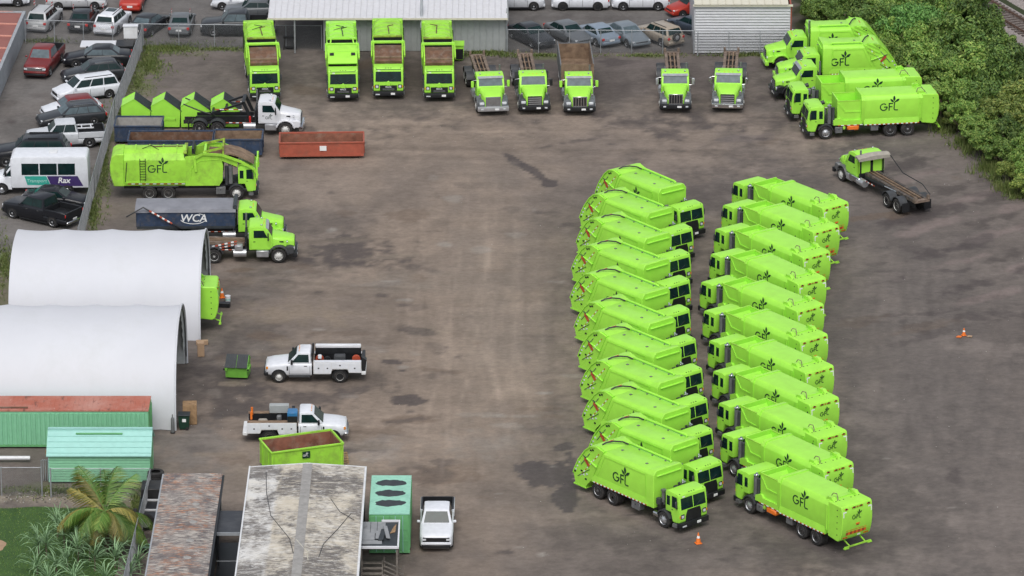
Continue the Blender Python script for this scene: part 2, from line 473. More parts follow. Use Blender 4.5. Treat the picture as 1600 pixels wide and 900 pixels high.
_logo = {}
def logo_mesh(h, m='logo_green'):
    """letters G F and an L whose stem grows three leaves; h = letter height"""
    key = (round(h, 3), m)
    if key in _logo: return _logo[key]
    b = MB()
    w = 0.135
    P = lambda pts: [(x, y) for x, y in pts]
    stroke(b, P(arc_pts(-0.92, 0.5, 0.43, 48, 360, 18)), w)
    stroke(b, P([(-0.88, 0.5), (-0.42, 0.5)]), w)
    stroke(b, P([(-0.22, 0.0), (-0.22, 1.0)]), w)
    stroke(b, P([(-0.22, 0.94), (0.26, 0.94)]), w)
    stroke(b, P([(-0.22, 0.52), (0.20, 0.52)]), w)
    stroke(b, P([(0.92, 0.07), (0.50, 0.07), (0.42, 0.16), (0.42, 0.62), (0.46, 1.05), (0.62, 1.22)]), w)
    leaf2d(b, (0.38, 1.05), (-0.10, 1.55), 0.26)
    leaf2d(b, (0.44, 1.22), (0.38, 1.98), 0.30)
    leaf2d(b, (0.55, 1.12), (1.08, 1.52), 0.30)
    bmesh.ops.scale(b.bm, vec=(h, h, 1), verts=b.bm.verts)
    _logo[key] = b.mesh('logo', m, 0)
    return _logo[key]

def decal(parent, me, loc, facing, name='logo', roll=0.0):
    """place a mesh made in the XY plane upright on a vehicle face; facing = 'l','r','f','b' (truck's left, right, front, back)"""
    o = put(name, me, parent)
    rz = {'l': math.pi, 'r': 0.0, 'f': math.pi / 2, 'b': -math.pi / 2}[facing]
    o.rotation_euler = (math.pi / 2 - roll, 0, rz)
    o.location = loc
    return o
# ------------------------------------------------------------------ wheels
_wm = {}
def wheel(parent, x, y, side, r=0.52, w=0.30, kind='front', rim='alloy'):
    """y = outer face of the tyre; side = +1 left, -1 right"""
    k = ('t', r, w, side)
    if k not in _wm:
        b = MB()
        b.lathe([(0.03, .58 * r), (0.0, .62 * r), (0.0, .80 * r), (0.012, .93 * r), (0.05, r), (w - .05, r), (w - .01, .93 * r), (w, .60 * r), (w, .02)], (0, 0, 0), 'y', 22, -side)
        _wm[k] = b.mesh('tyre', 'rubber', 30)
    k2 = ('r', r, w, side, kind, rim)
    if k2 not in _wm:
        prof = {'front': [(.05, .60 * r), (-.005, .60 * r), (.035, .54 * r), (.015, .36 * r), (-.05, .22 * r), (-.065, .10 * r), (-.065, .01)],
                'dual': [(.05, .60 * r), (-.005, .60 * r), (.10, .52 * r), (.15, .30 * r), (.05, .22 * r), (.03, .16 * r), (.03, .01)],
                'car': [(.03, .64 * r), (-.004, .62 * r), (.03, .56 * r), (.012, .20 * r), (-.01, .12 * r), (-.012, .01)]}[kind]
        b = MB(); b.lathe(prof, (0, 0, 0), 'y', 20, -side)
        me = b.mesh('rim', rim, 35)
        # hand holes / spokes seen as dark pockets
        hb = MB()
        nh = 8 if kind != 'car' else 5
        ro = {'front': .44, 'dual': .41, 'car': .40}[kind] * r
        rr = {'front': .050, 'dual': .055, 'car': .105}[kind] * r
        oo = {'front': .018, 'dual': .118, 'car': .014}[kind]
        for i in range(nh):
            a = 2 * math.pi * i / nh
            hb.lathe([(oo + .02, rr), (oo - .008, rr)], (ro * math.cos(a), 0, ro * math.sin(a)), 'y', 6, -side)
        _wm[k2] = me
        _wm[k2 + ('h',)] = hb.mesh('rim_hole', 'black', 0)
    t = put('wheel', _wm[k], parent, (x, y, r))
    rm = put('rim', _wm[k2], t)
    if kind != 'car' or r > .3:
        pk = put('rim_hole', _wm[k2 + ('h',)], t)
        tag(pk, kind='stuff')
    return t

def wheels_hd(root, axles, front=(0.0,), rim='alloy', r=.52):
    for s in (1, -1):
        for x in front: wheel(root, x, 1.2 * s, s, r, .32, 'front', rim)
        for x in axles: wheel(root, x, 1.22 * s, s, r, .62, 'dual', rim)

def chassis(root, x0, x1, axles, z=.95):
    b = MB()
    for s in (1, -1): b.box(x0, x1, s * .43 - .05, s * .43 + .05, z - .28, z)
    for i in range(7):
        x = x0 + (x1 - x0) * (i + .5) / 7
        b.box(x - .06, x + .06, -.38, .38, z - .22, z - .06)
    for x in list(axles) + [0.0]:
        b.cyl((x, -1.0, .52), (x, 1.0, .52), .12, 8)
        b.lathe([(-.24, .01), (-.2, .2), (.2, .2), (.24, .01)], (x, 0, .52), 'x', 8)
    b.box(-1.6, -.6, -.3, .3, .45, .75)
    return b.build('chassis_frame', 'chassis', root)

def side_panel(name, m, root, poly, s, y, t=.012):
    """poly of (x, z) laid on the truck's side s (+1 left / -1 right) at |y|"""
    b = MB().prism(poly, 'y', s * (y - .01), s * (y + t))
    return b.build(name, m, root, 0)

def lamp_row(root, name, m, pts, half):
    b = MB()
    for p in pts: b.obox(p, half)
    return tag(b.build(name, m, root, 0), kind='stuff')

# ------------------------------------------------------------------ cab-over cab
def cabover(root, paint='lime', style='split'):
    prof = [(.12, 1.20), (.60, 1.20), (.78, .62), (1.30, .62), (1.40, .74), (1.42, 1.50), (1.27, 2.42), (1.16, 2.50), (.40, 2.55), (.12, 2.50)]
    b = MB().prism(prof, 'y', -1.13, 1.13).bevel(.06, 2, 30)
    b.build('cab', paint, root)
    fx = lambda z: 1.42 - (z - 1.50) * (.17 / .96)
    panes = [(-1.0, -.03), (.03, 1.0)] if style == 'split' else [(-1.0, 1.0)]
    for y0, y1 in panes:
        z0, z1 = (1.52, 2.37) if style == 'split' else (1.46, 2.42)
        quad_panel('windscreen', 'glass', root, [(fx(z0) - .004, y0, z0), (fx(z0) - .004, y1, z0), (fx(z1) - .004, y1 * .97, z1), (fx(z1) - .004, y0 * .97, z1)], .014)
    for s in (1, -1):
        d = side_panel('door', paint, root, [(.66, 1.30), (.82, .70), (1.24, .70), (1.33, 1.5), (1.20, 2.38), (.66, 2.38)], s, 1.13, .016)
        w = side_panel('side_window', 'glass', d, [(.72, 1.58), (1.25, 1.58), (1.14, 2.30), (.72, 2.30)], s, 1.146, .010)
        side_panel('rear_side_window', 'glass', root, [(.24, 1.62), (.52, 1.62), (.52, 2.22), (.24, 2.22)], s, 1.13, .014)
        bx('handle', 'black', d, .70, .84, s * 1.148 - .012, s * 1.148 + .012, 1.40, 1.44)
        bx('step', 'steel_grey', root, .88, 1.22, s * 1.10 - .14, s * 1.10 + .14, .36, .56)
        # wheel arch
        b = MB().prism([(.62 * math.cos(R(a)), .52 + .66 * math.sin(R(a))) for a in range(20, 170, 15)] + [(.56 * math.cos(R(a)), .52 + .58 * math.sin(R(a))) for a in range(160, 15, -15)], 'y', s * .75, s * 1.22)
        b.build('mudguard', 'dark_plastic', root, 30)
        b = MB().tube([(1.20, s * 1.12, 2.20), (1.20, s * 1.22, 2.20), (1.20, s * 1.22, 1.55), (1.20, s * 1.13, 1.52)], .016, 5)
        ar = b.build('mirror_arm', 'black', root)
        bx('mirror', 'dark_plastic', ar, 1.16, 1.24, s * 1.24 - .08, s * 1.24 + .08, 1.65, 2.10, .03)
        hl = bx('headlight_housing', 'black', root, 1.36, 1.435, s * .88 - .15, s * .88 + .15, .92, 1.22, .02)
        bx('headlight', 'headlight', hl, 1.425, 1.45, s * .88 - .10, s * .88 + .10, .97, 1.15, .015)
        bx('indicator', 'amber', root, 1.40, 1.432, s * 1.08 - .035, s * 1.08 + .035, 1.0, 1.16)
        b = MB().tube([(1.44, s * .15, 1.55), (1.40, s * .55, 1.78)], .012, 4)
        b.build('wiper', 'black', root)
    if style == 'split':
        g = MB().prism([(-.62, .70), (.62, .70), (.62, 1.10), (.50, 1.46), (-.50, 1.46), (-.62, 1.10)], 'x', 1.40, 1.445)
    else:
        g = MB().prism([(-.66, .74), (.66, .74), (.66, 1.16), (-.66, 1.16)], 'x', 1.40, 1.435)
    g.build('grille', 'black', root, 0)
    bx('bumper', 'black', root, 1.18, 1.56, -1.16, 1.16, .34, .70, .06, 2)
    bx('licence_plate', 'sticker_white', root, 1.555, 1.57, .18, .50, .44, .60)
    bx('fog_light', 'headlight', root, 1.55, 1.575, -1.0, -.68, .44, .52)
    lamp_row(root, 'marker_lights', 'black', [(1.19, y, 2.482) for y in (-.95, -.2, 0, .2, .95)], (.025, .035, .016))
    bx('sticker', 'sticker_white', root, fx(2.3) + .005, fx(2.3) + .018, -.82, -.62, 2.26, 2.34)
    bx('rear_window', 'glass', root, .105, .122, -.62, -.2, 1.75, 2.28)
    bx('rear_window', 'glass', root, .105, .122, .2, .62, 1.75, 2.28)
    b = MB().prism([(-.50, .95), (.05, .95), (.05, 1.15), (-.50, 1.40)], 'y', -.7, .7)
    b.build('engine_cover', 'chassis', root, 0)

def exhaust(root, x, y, z0=1.3, z1=2.75):
    s = 1 if y > 0 else -1
    b = MB().cyl((x, y, z0), (x, y, z1), .155, 14)
    e = b.build('exhaust_stack', 'steel_grey', root)
    MB().cyl((x, y, z1), (x, y, z1 + .07), .17, 14).build('exhaust_cap', 'chrome', e)
    MB().cyl((x, y, z1 + .07), (x - .05, y, z1 + .20), .075, 10).build('exhaust_tip', 'chrome', e)
    MB().cyl((x - .30, y * 1.02, z0 - .1), (x - .30, y * 1.02, z1 - .10), .12, 12).build('filter_canister', 'dark_plastic', root)
    bx('stack_bracket', 'dark_plastic', root, x - .42, x + .05, s * (abs(y) - .42), s * (abs(y) - .16), z0 - .25, z1 - .22, .02) if s > 0 else bx('stack_bracket', 'dark_plastic', root, x - .42, x + .05, y + .16, y + .42, z0 - .25, z1 - .22, .02)

def tank_box(root, x0, x1, s, z0=.42, z1=.92, m='steel_grey'):
    t = bx('tool_box', m, root, x0, x1, s * 1.0 - .22, s * 1.0 + .22, z0, z1, .03)
    bx('latch', 'black', t, (x0 + x1) / 2 - .03, (x0 + x1) / 2 + .03, s * 1.225 - .01, s * 1.225 + .01, z1 - .2, z1 - .12)

def chevrons(root, x0, x1, s, y, z, n, h=.075):
    """red and white reflective strips along a side"""
    for k, m in enumerate(('red_part', 'sticker_white')):
        b = MB()
        d = (x1 - x0) / n
        for i in range(k, n, 2):
            xa = x0 + d * i
            b.box(xa, xa + d * .92, s * y - .004, s * y + .004, z, z + h)
        tag(b.build('reflective_strip', m, root, 0), kind='stuff')

# ------------------------------------------------------------------ rear loader body
def body_section(hw, z0, zs, zt, ht):
    return [(-hw * .98, z0), (hw * .98, z0), (hw, z0 + .25), (hw, zs), (ht, zt), (-ht, zt), (-hw, zs), (-hw, z0 + .25)]

def rear_loader_body(root, paint='lime', x0=-1.15, zt=3.30, logos=True):
    xb, xt = -6.65, -5.50                                  # rear edge of the body at the bottom and at the top
    sec = body_section(1.2, 1.15, 3.10, zt, 1.0)
    def rear(y, z): return (xb + (xt - xb) * (z - 1.12) / (zt - 1.12))
    b = MB().loft([[(x0, y, z) for y, z in sec], [(rear(y, z), y, z) for y, z in sec]])
    b.bevel(.03, 1, 25)
    body = b.build('packer_body', paint, root, 25)
    # raised front bulkhead with clipped corners
    sec2 = [(-1.24, 1.0), (1.24, 1.0), (1.25, 3.12), (1.02, zt + .12), (-1.02, zt + .12), (-1.25, 3.12)]
    b = MB().loft([[(x0 + .30, y, z) for y, z in sec2], [(x0 + .05, y, z) for y, z in sec2], [(x0 - .42, y * .99, min(z, zt + .01)) for y, z in sec2]])
    b.bevel(.03, 1, 25).build('front_bulkhead', paint, root, 25)
    bx('bulkhead_visor', paint, root, x0 + .28, x0 + .40, -1.0, 1.0, zt - .28, zt - .20, .02)
    for s in (1, -1):
        # pressed side panel frame: slanted rear edge, four proud ribs
        y = 1.2
        rb = MB()
        rb.prism([(x0 - .52, 1.52), (x0 - .45, 1.52), (x0 - .45, 3.02), (x0 - .52, 3.02)], 'y', s * y, s * (y + .022))
        rb.prism([(x0 - .52, 2.95), (x0 - .52, 3.02), (-5.40, 3.02), (-5.45, 2.95)], 'y', s * y, s * (y + .022))
        rb.prism([(-5.45, 2.95), (-5.38, 2.95), (-6.05, 1.52), (-6.13, 1.52)], 'y', s * y, s * (y + .022))
        rb.build('side_rib', paint, body, 0)
        sk = MB().prism([(1.10, 1.02), (1.265, 1.02), (1.265, 1.10), (1.21, 1.46), (1.10, 1.46)] if s > 0 else [(-1.10, 1.02), (-1.10, 1.46), (-1.21, 1.46), (-1.265, 1.10), (-1.265, 1.02)], 'x', x0 - .2, -6.55)
        sk.build('skirt', paint, root, 0)
        chevrons(root, x0 - .3, -6.4, s, 1.268, 1.02, 30, .07)
        if logos:
            decal(body, logo_mesh(.62), (-3.75, s * 1.222, 1.70), 'l' if s > 0 else 'r')
        # mudguard over tandem
        b = MB().prism([(-4.0, 1.0), (-4.1, 1.12), (-6.6, 1.12), (-6.6, 1.0)], 'y', s * .62, s * 1.24)
        b.build('mudguard', 'dark_plastic', root, 0)
    # hydraulic pipe rail along the left roof edge, ends turned down
    b = MB().tube([(x0 - .35, .80, zt + .04), (x0 - .45, .80, zt + .12), (-5.2, .80, zt + .12), (-5.4, .80, zt + .05)], .075, 7)
    b.build('pipe_rail', paint, root)
    b = MB()
    for x in (-1.9, -3.1, -4.3): b.box(x - .05, x + .05, .62, .70, zt - .01, zt + .05)
    b.box(-2.4, -2.25, -.55, -.4, zt - .01, zt + .03); b.box(-5.0, -4.85, -.25, -.08, zt - .01, zt + .03)
    tag(b.build('roof_fitting', 'steel_grey', root, 0), kind='stuff')
    # tailgate hopper: bulging back seen from the side
    arc = [(-5.45, zt), (-5.85, zt + .12), (-6.25, zt + .13), (-6.70, zt + .02), (-7.20, 2.92), (-7.80, 2.16), (-8.12, 1.55), (-8.30, 1.12), (-8.20, .86), (-8.08, .42), (-7.20, .40), (-6.95, .72), (-6.62, 1.05)]
    b = MB().prism(arc, 'y', -1.12, 1.12)
    tg = b.build('tailgate', paint, root, 20)
    for s in (1, -1):
        # side cheek plate and the curved outer flange
        MB().prism([(-5.50, zt - .05)] + arc[2:], 'y', s * 1.10, s * 1.235).build('cheek_plate', paint, tg, 20)
        fl = MB()
        for a, c in zip(arc[2:7], arc[3:8]):
            a, c = Vector(a), Vector(c); t = (c - a).normalized(); n = Vector((-t.y, t.x)) * .07
            if n.dot(Vector((-6.4, 1.8)) - a) < 0: n = -n
            fl.prism([tuple(a), tuple(c), tuple(c + n), tuple(a + n)], 'y', s * 1.20, s * 1.30)
        fl.build('flange', paint, tg, 0)
        cy = MB().cyl((-6.05, s * 1.29, 2.10), (-7.0, s * 1.29, 2.42), .055, 8)
        cy.build('hydraulic_ram', paint, tg)
        MB().cyl((-7.0, s * 1.29, 2.42), (-7.3, s * 1.29, 2.52), .03, 6).build('ram_rod', 'dark_plastic', tg)
        MB().prism([(-7.20, 2.42), (-7.0, 2.34), (-6.75, 1.98), (-6.86, 1.90), (-7.22, 2.26)], 'y', s * 1.24, s * 1.30).build('lock_arm', 'red_part', tg, 0)
        MB().cyl((-7.55, s * 1.27, 1.85), (-6.75, s * 1.27, 2.80), .022, 6).build('pipe', 'steel_grey', tg)
        MB().cyl((-7.85, s * 1.27, 1.0), (-6.75, s * 1.27, 1.75), .02, 6).build('pipe', 'dark_plastic', tg)
        for k, m in enumerate(('red_part', 'sticker_white')):
            q = MB()
            for i in range(k, 12, 2):
                t = i / 12.0
                q.obox((-5.95 - 1.75 * t, s * 1.243, 2.95 - 1.95 * t), (.075, .004, .032), 0, R(-48))
            tag(q.build('reflective_strip', m, tg, 0), kind='stuff')
        q = MB()
        for px, pz in ((-7.72, 1.95), (-7.9, 1.65), (-7.3, 1.25), (-8.05, 1.4), (-7.0, 1.35), (-6.55, 2.3)):
            q.obox((px, s * 1.25, pz), (.06, .02, .045))
        tag(q.build('work_light', 'headlight', tg, 0), kind='stuff')
        q = MB()
        for px, pz in ((-6.45, 3.12), (-6.65, 3.05), (-7.5, 1.45), (-7.1, 1.0), (-8.12, 1.25)):
            q.obox((px, s * 1.25, pz), (.07, .02, .05))
        tag(q.build('bracket', 'black', tg, 0), kind='stuff')
        MB().prism([(-7.1, .36), (-8.25, .36), (-8.25, .44), (-7.1, .44)], 'y', s * .75, s * 1.25).build('rear_step', paint, tg, 0)
    b = MB().tube([(-6.15, -.75, zt + .14), (-6.05, -.50, zt + .26), (-5.8, -.05, zt + .30), (-5.55, .40, zt + .22), (-5.35, .70, zt + .05)], .05, 6)
    b.build('hydraulic_hose', 'black', root)
    bx('tail_light', 'red_light', tg, -6.35, -6.31, -.35, .35, zt + .12, zt + .145)

def rear_loader(name, label, group=None):
    t = thing(name, label, 'garbage truck', group=group)
    ax = (-4.68, -6.05)
    chassis(t, -7.0, 1.2, ax)
    wheels_hd(t, ax)
    cabover(t)
    rear_loader_body(t)
    tank_box(t, -2.9, -2.15, 1); tank_box(t, -2.9, -2.15, -1)
    b = MB().cyl((-.55, -.95, .62), (-1.0, -.95, .62), .2, 10)
    b.build('air_tank', 'chrome', t)
    b = MB()
    for p, h in (((-.55, -.9, 1.25), (.16, .14, .2)), ((-.4, -.55, 1.8), (.2, .12, .14)), ((-.45, -.2, 1.45), (.25, .2, .2)), ((-.6, .5, 1.3), (.2, .3, .3))): b.obox(p, h)
    b.build('engine_parts', 'chassis', t, 0)
    b = MB().cyl((-.48, -.75, 1.3), (-.48, -.75, 2.15), .12, 10); b.cyl((-.48, -.75, 2.15), (-.48, -.75, 2.25), .17, 10)
    b.build('air_cleaner', 'steel_grey', t)
    b = MB().cyl((-.62, -1.0, 1.35), (-.62, -1.0, 1.7), .17, 10)
    b.build('filter_canister', 'dark_plastic', t)
    exhaust(t, -.45, .80, 1.3, 2.3)
    return t

# ------------------------------------------------------------------ automated side loader body
def side_loader_body(root, paint='lime'):
    xs, xf = -7.25, -2.85
    sec = [(-1.10, 1.10), (1.10, 1.10), (1.19, 1.45), (1.21, 2.92), (1.05, 3.20), (.92, 3.25), (-.92, 3.25), (-1.05, 3.20), (-1.21, 2.92), (-1.19, 1.45)]
    b = MB().loft([[(x, y, z) for y, z in sec] for x in (xf, xs)]).bevel(.02, 1, 20)
    body = b.build('packer_body', paint, root, 25)
    def collar(x0, x1, g, name):
        s2 = [(y * (1 + g), z if z < 2 else z + g * 1.2) for y, z in sec]
        MB().loft([[(x, y, z) for y, z in s2] for x in (x0, x1)]).build(name, paint, root, 25)
    collar(xf + .16, xf - .10, .035, 'front_collar')
    collar(xs + .14, xs - .16, .03, 'rear_collar')
    # open hopper: walls, cross bar, sloping floor
    hx0, hx1 = -.92, xf + .1
    for s in (1, -1):
        b = MB().prism([(hx1, 1.15), (hx0, 1.15), (hx0, 2.90), (hx1, 2.86)], 'y', s * .98, s * 1.06)
        hw = b.build('hopper_wall', paint, root, 0)
        b = MB().prism([(hx0 - .12, 2.75), (hx0 - .02, 2.75), (hx0 - .55, 2.05), (hx0 - .62, 2.1)], 'y', s * 1.06, s * 1.10)
        b.prism([(hx0 - .50, 2.12), (hx0 - .50, 2.02), (hx1 + .1, 2.0), (hx1 + .1, 2.08)], 'y', s * 1.06, s * 1.10)
        b.build('wall_rib', paint, hw, 0)
        MB().box(hx1, hx0, s * 1.02 - .05, s * 1.02 + .05, 2.87, 2.93).build('hopper_rim', 'lime_worn', hw, 0)
    bx('hopper_front', paint, root, hx0 - .06, hx0 + .04, -1.06, 1.06, 1.15, 3.0, .02)
    bx('hopper_floor', paint, root, hx1, hx0, -.98, .98, 1.9, 1.98)
    MB().prism([(hx0 - .05, 2.7), (hx0 - .05, 1.98), (hx0 - .75, 1.98)], 'y', -.97, .97).build('hopper_slope', paint, root, 0)
    MB().prism([(hx1, 2.7), (hx1, 1.98), (hx1 + .55, 1.98)], 'y', -.3, .97).build('packer_blade', 'lime_worn', root, 0)
    for s in (1, -1):
        # lower shelf in front of the hopper
        b = MB().prism([(hx0 + .35, 1.08), (hx0 + .35, 1.42), (hx0 - .2, 1.62), (hx0 - .4, 1.42), (hx1, 1.42), (hx1, 1.08)], 'y', s * .8, s * 1.2)
        b.build('arm_housing', paint, root, 0)
        if True:
            sk = MB().prism([(1.08, 1.0), (1.275, 1.0), (1.275, 1.10), (1.20, 1.47), (1.08, 1.47)] if s > 0 else [(-1.08, 1.0), (-1.08, 1.47), (-1.20, 1.47), (-1.275, 1.10), (-1.275, 1.0)], 'x', xs + .12, xf - .05)
            sk.build('skirt', paint, root, 0)
        chevrons(root, hx0, hx1 - .1, s, 1.205, 1.02, 8, .06)
        chevrons(root, xs + .1, xf - .1, s, 1.278, 1.0, 24, .07)
        decal(body, logo_mesh(.60), (-4.95, s * 1.212, 2.05), 'l' if s > 0 else 'r')
        b = MB().prism([(-4.2, 1.0), (-4.3, 1.08), (-6.95, 1.08), (-6.95, 1.0)], 'y', s * .62, s * 1.2)
        b.build('mudguard', 'dark_plastic', root, 0)
    bx('lift_arm', 'orange', root, -2.55, -1.65, .80, 1.24, .62, 1.0, .08)
    bx('lift_gripper', 'black', root, -2.2, -1.7, .75, 1.25, .56, .72, .03)
    # tailgate with a rounded back
    prof = [(xs - .10, 3.24), (xs - 1.26, 3.20), (xs - 1.36, 3.10), (xs - 1.42, 2.65), (xs - 1.44, 2.1), (xs - 1.38, 1.55), (xs - 1.22, 1.02), (xs - 1.0, .86), (xs - .10, .98)]
    b = MB().prism(prof, 'y', -1.20, 1.20).bevel(.05, 1, 25)
    tg = b.build('tailgate', paint, root, 25)
    def face(z):
        pr = sorted(prof[2:7], key=lambda p: p[1])
        for (xa, za), (xb, zb) in zip(pr, pr[1:]):
            if za <= z <= zb: return xa + (xb - xa) * (z - za) / (zb - za)
        return pr[0][0]
    def back_quad(name, m, y0, y1, z0, z1, t=.012):
        return quad_panel(name, m, tg, [(face(z0) + .004, y1, z0), (face(z0) + .004, y0, z0), (face(z1) + .004, y0, z1), (face(z1) + .004, y1, z1)], t)
    back_quad('light_bar', 'lime_worn', -.45, .45, 2.96, 3.08, .03)
    q = MB()
    for y in (-.95, -.8, -.36, -.18, 0, .18, .36, .8, .95): q.obox((face(3.02) - .03, y, 3.02), (.025, .035, .03))
    tag(q.build('tail_light', 'red_light', tg, 0), kind='stuff')
    q = MB()
    for y in (-.88, .88, -.27, .27): q.obox((face(3.03) - .026, y, 3.03), (.03, .045, .045))
    tag(q.build('light_socket', 'black', tg, 0), kind='stuff')
    for s in (1, -1):
        back_quad('corner_mark', 'sticker_white', min(s * 1.12, s * .86), max(s * 1.12, s * .86), 2.80, 2.87)
        back_quad('corner_mark', 'sticker_white', min(s * 1.12, s * 1.06), max(s * 1.12, s * 1.06), 2.52, 2.798)
    lg = logo_mesh(.30)
    a = math.atan2(face(2.65) - face(2.25), .4)
    decal(tg, lg, (face(2.3) - .014, .02, 2.26), 'b', roll=-a)
    k = 0
    for i in range(10):
        y0 = -.80 + i * .16
        quad_panel('warning_stripe', 'orange' if i % 2 == 0 else 'red_part', tg,
                   [(face(1.26) + .004, y0 + .16, 1.26), (face(1.26) + .004, y0, 1.26), (face(1.60) + .004, y0 + .04, 1.60), (face(1.60) + .004, y0 + .20, 1.60)], .010)
    back_quad('small_sign', 'orange', -.18, .12, 1.86, 1.98)
    back_quad('small_sign', 'black', -.12, .06, 1.80, 1.85)
    q = MB()
    for y in (-.95, -.82, -.69, .69, .82, .95): q.lathe([(-.02, .05), (.03, .05)], (face(1.1) - .01, y, 1.12), 'x', 8)
    tag(q.build('tail_lamp', 'red_light', tg, 0), kind='stuff')
    back_quad('plate', 'sticker_white', -.40, -.15, 1.06, 1.17)
    # bolts along the edge, hinge blocks and hoses on the roof seam, ladder latch
    q = MB()
    for z in (1.3, 1.7, 2.1, 2.5, 2.9):
        for s in (1, -1): q.obox((xs - .95, s * 1.202, z), (.03, .012, .03))
    for y in (-.9, -.6, -.3, .3, .6, .9): q.obox((xs - .45, y, 3.235), (.03, .03, .012))
    tag(q.build('bolt', 'black', tg, 0), kind='stuff')
    for s in (1, -1):
        MB().prism([(xs + .28, 3.18), (xs + .20, 3.42), (xs - .18, 3.44), (xs - .45, 3.20)], 'y', s * .78, s * 1.04).build('hinge_block', paint, root, 0)
        MB().cyl((xs - .03, s * 1.24, 1.35), (xs - .03, s * 1.24, 2.85), .035, 6).build('lock_rod', paint, tg)
        MB().tube([(xs + .25, s * .70, 3.28), (xs + .12, s * .62, 3.54), (xs - .15, s * .58, 3.56), (xs - .35, s * .66, 3.38), (xs - .40, s * .72, 3.22)], .03, 5).build('hydraulic_hose', 'rail_rust' if s > 0 else 'lime_worn', root)
    # fold-down rack
    b = MB()
    for s in (1, -1): b.obox((xs - 1.22, s * .62, .72), (.32, .035, .03), 0, R(-24))
    b.box(xs - 1.54, xs - 1.46, -1.05, 1.05, .56, .64)
    b.box(xs - 1.58, xs - 1.42, -1.08, -.75, .50, .56); b.box(xs - 1.58, xs - 1.42, .75, 1.08, .50, .56)
    b.build('rear_rack', 'lime_worn', root, 0)

def side_loader(name, label, group=None):
    t = thing(name, label, 'garbage truck', group=group)
    ax = (-4.95, -6.3)
    chassis(t, -8.0, 1.2, ax)
    wheels_hd(t, ax)
    cabover(t)
    side_loader_body(t)
    exhaust(t, -.30, .90, 1.15, 2.50)
    for s in (1, -1): tank_box(t, -1.28, -.72, s, .45, .92)
    bx('battery_box', 'lime_worn', t, -1.5, -1.32, .85, 1.2, .72, .98, .03)
    for s in (1, -1):
        h = bx('hydraulic_tank', 'steel_grey', t, -4.05, -3.45, s * .98 - .2, s * .98 + .2, .50, 1.08, .04)
        bx('filler_cap', 'chrome', h, -3.8, -3.7, s * 1.19 - .02, s * 1.19 + .02, .88, .98)
    b = MB().cyl((.02, -.85, 2.2), (-.28, -.85, 2.3), .16, 10)
    b.build('air_intake', 'dark_plastic', t)
    return t

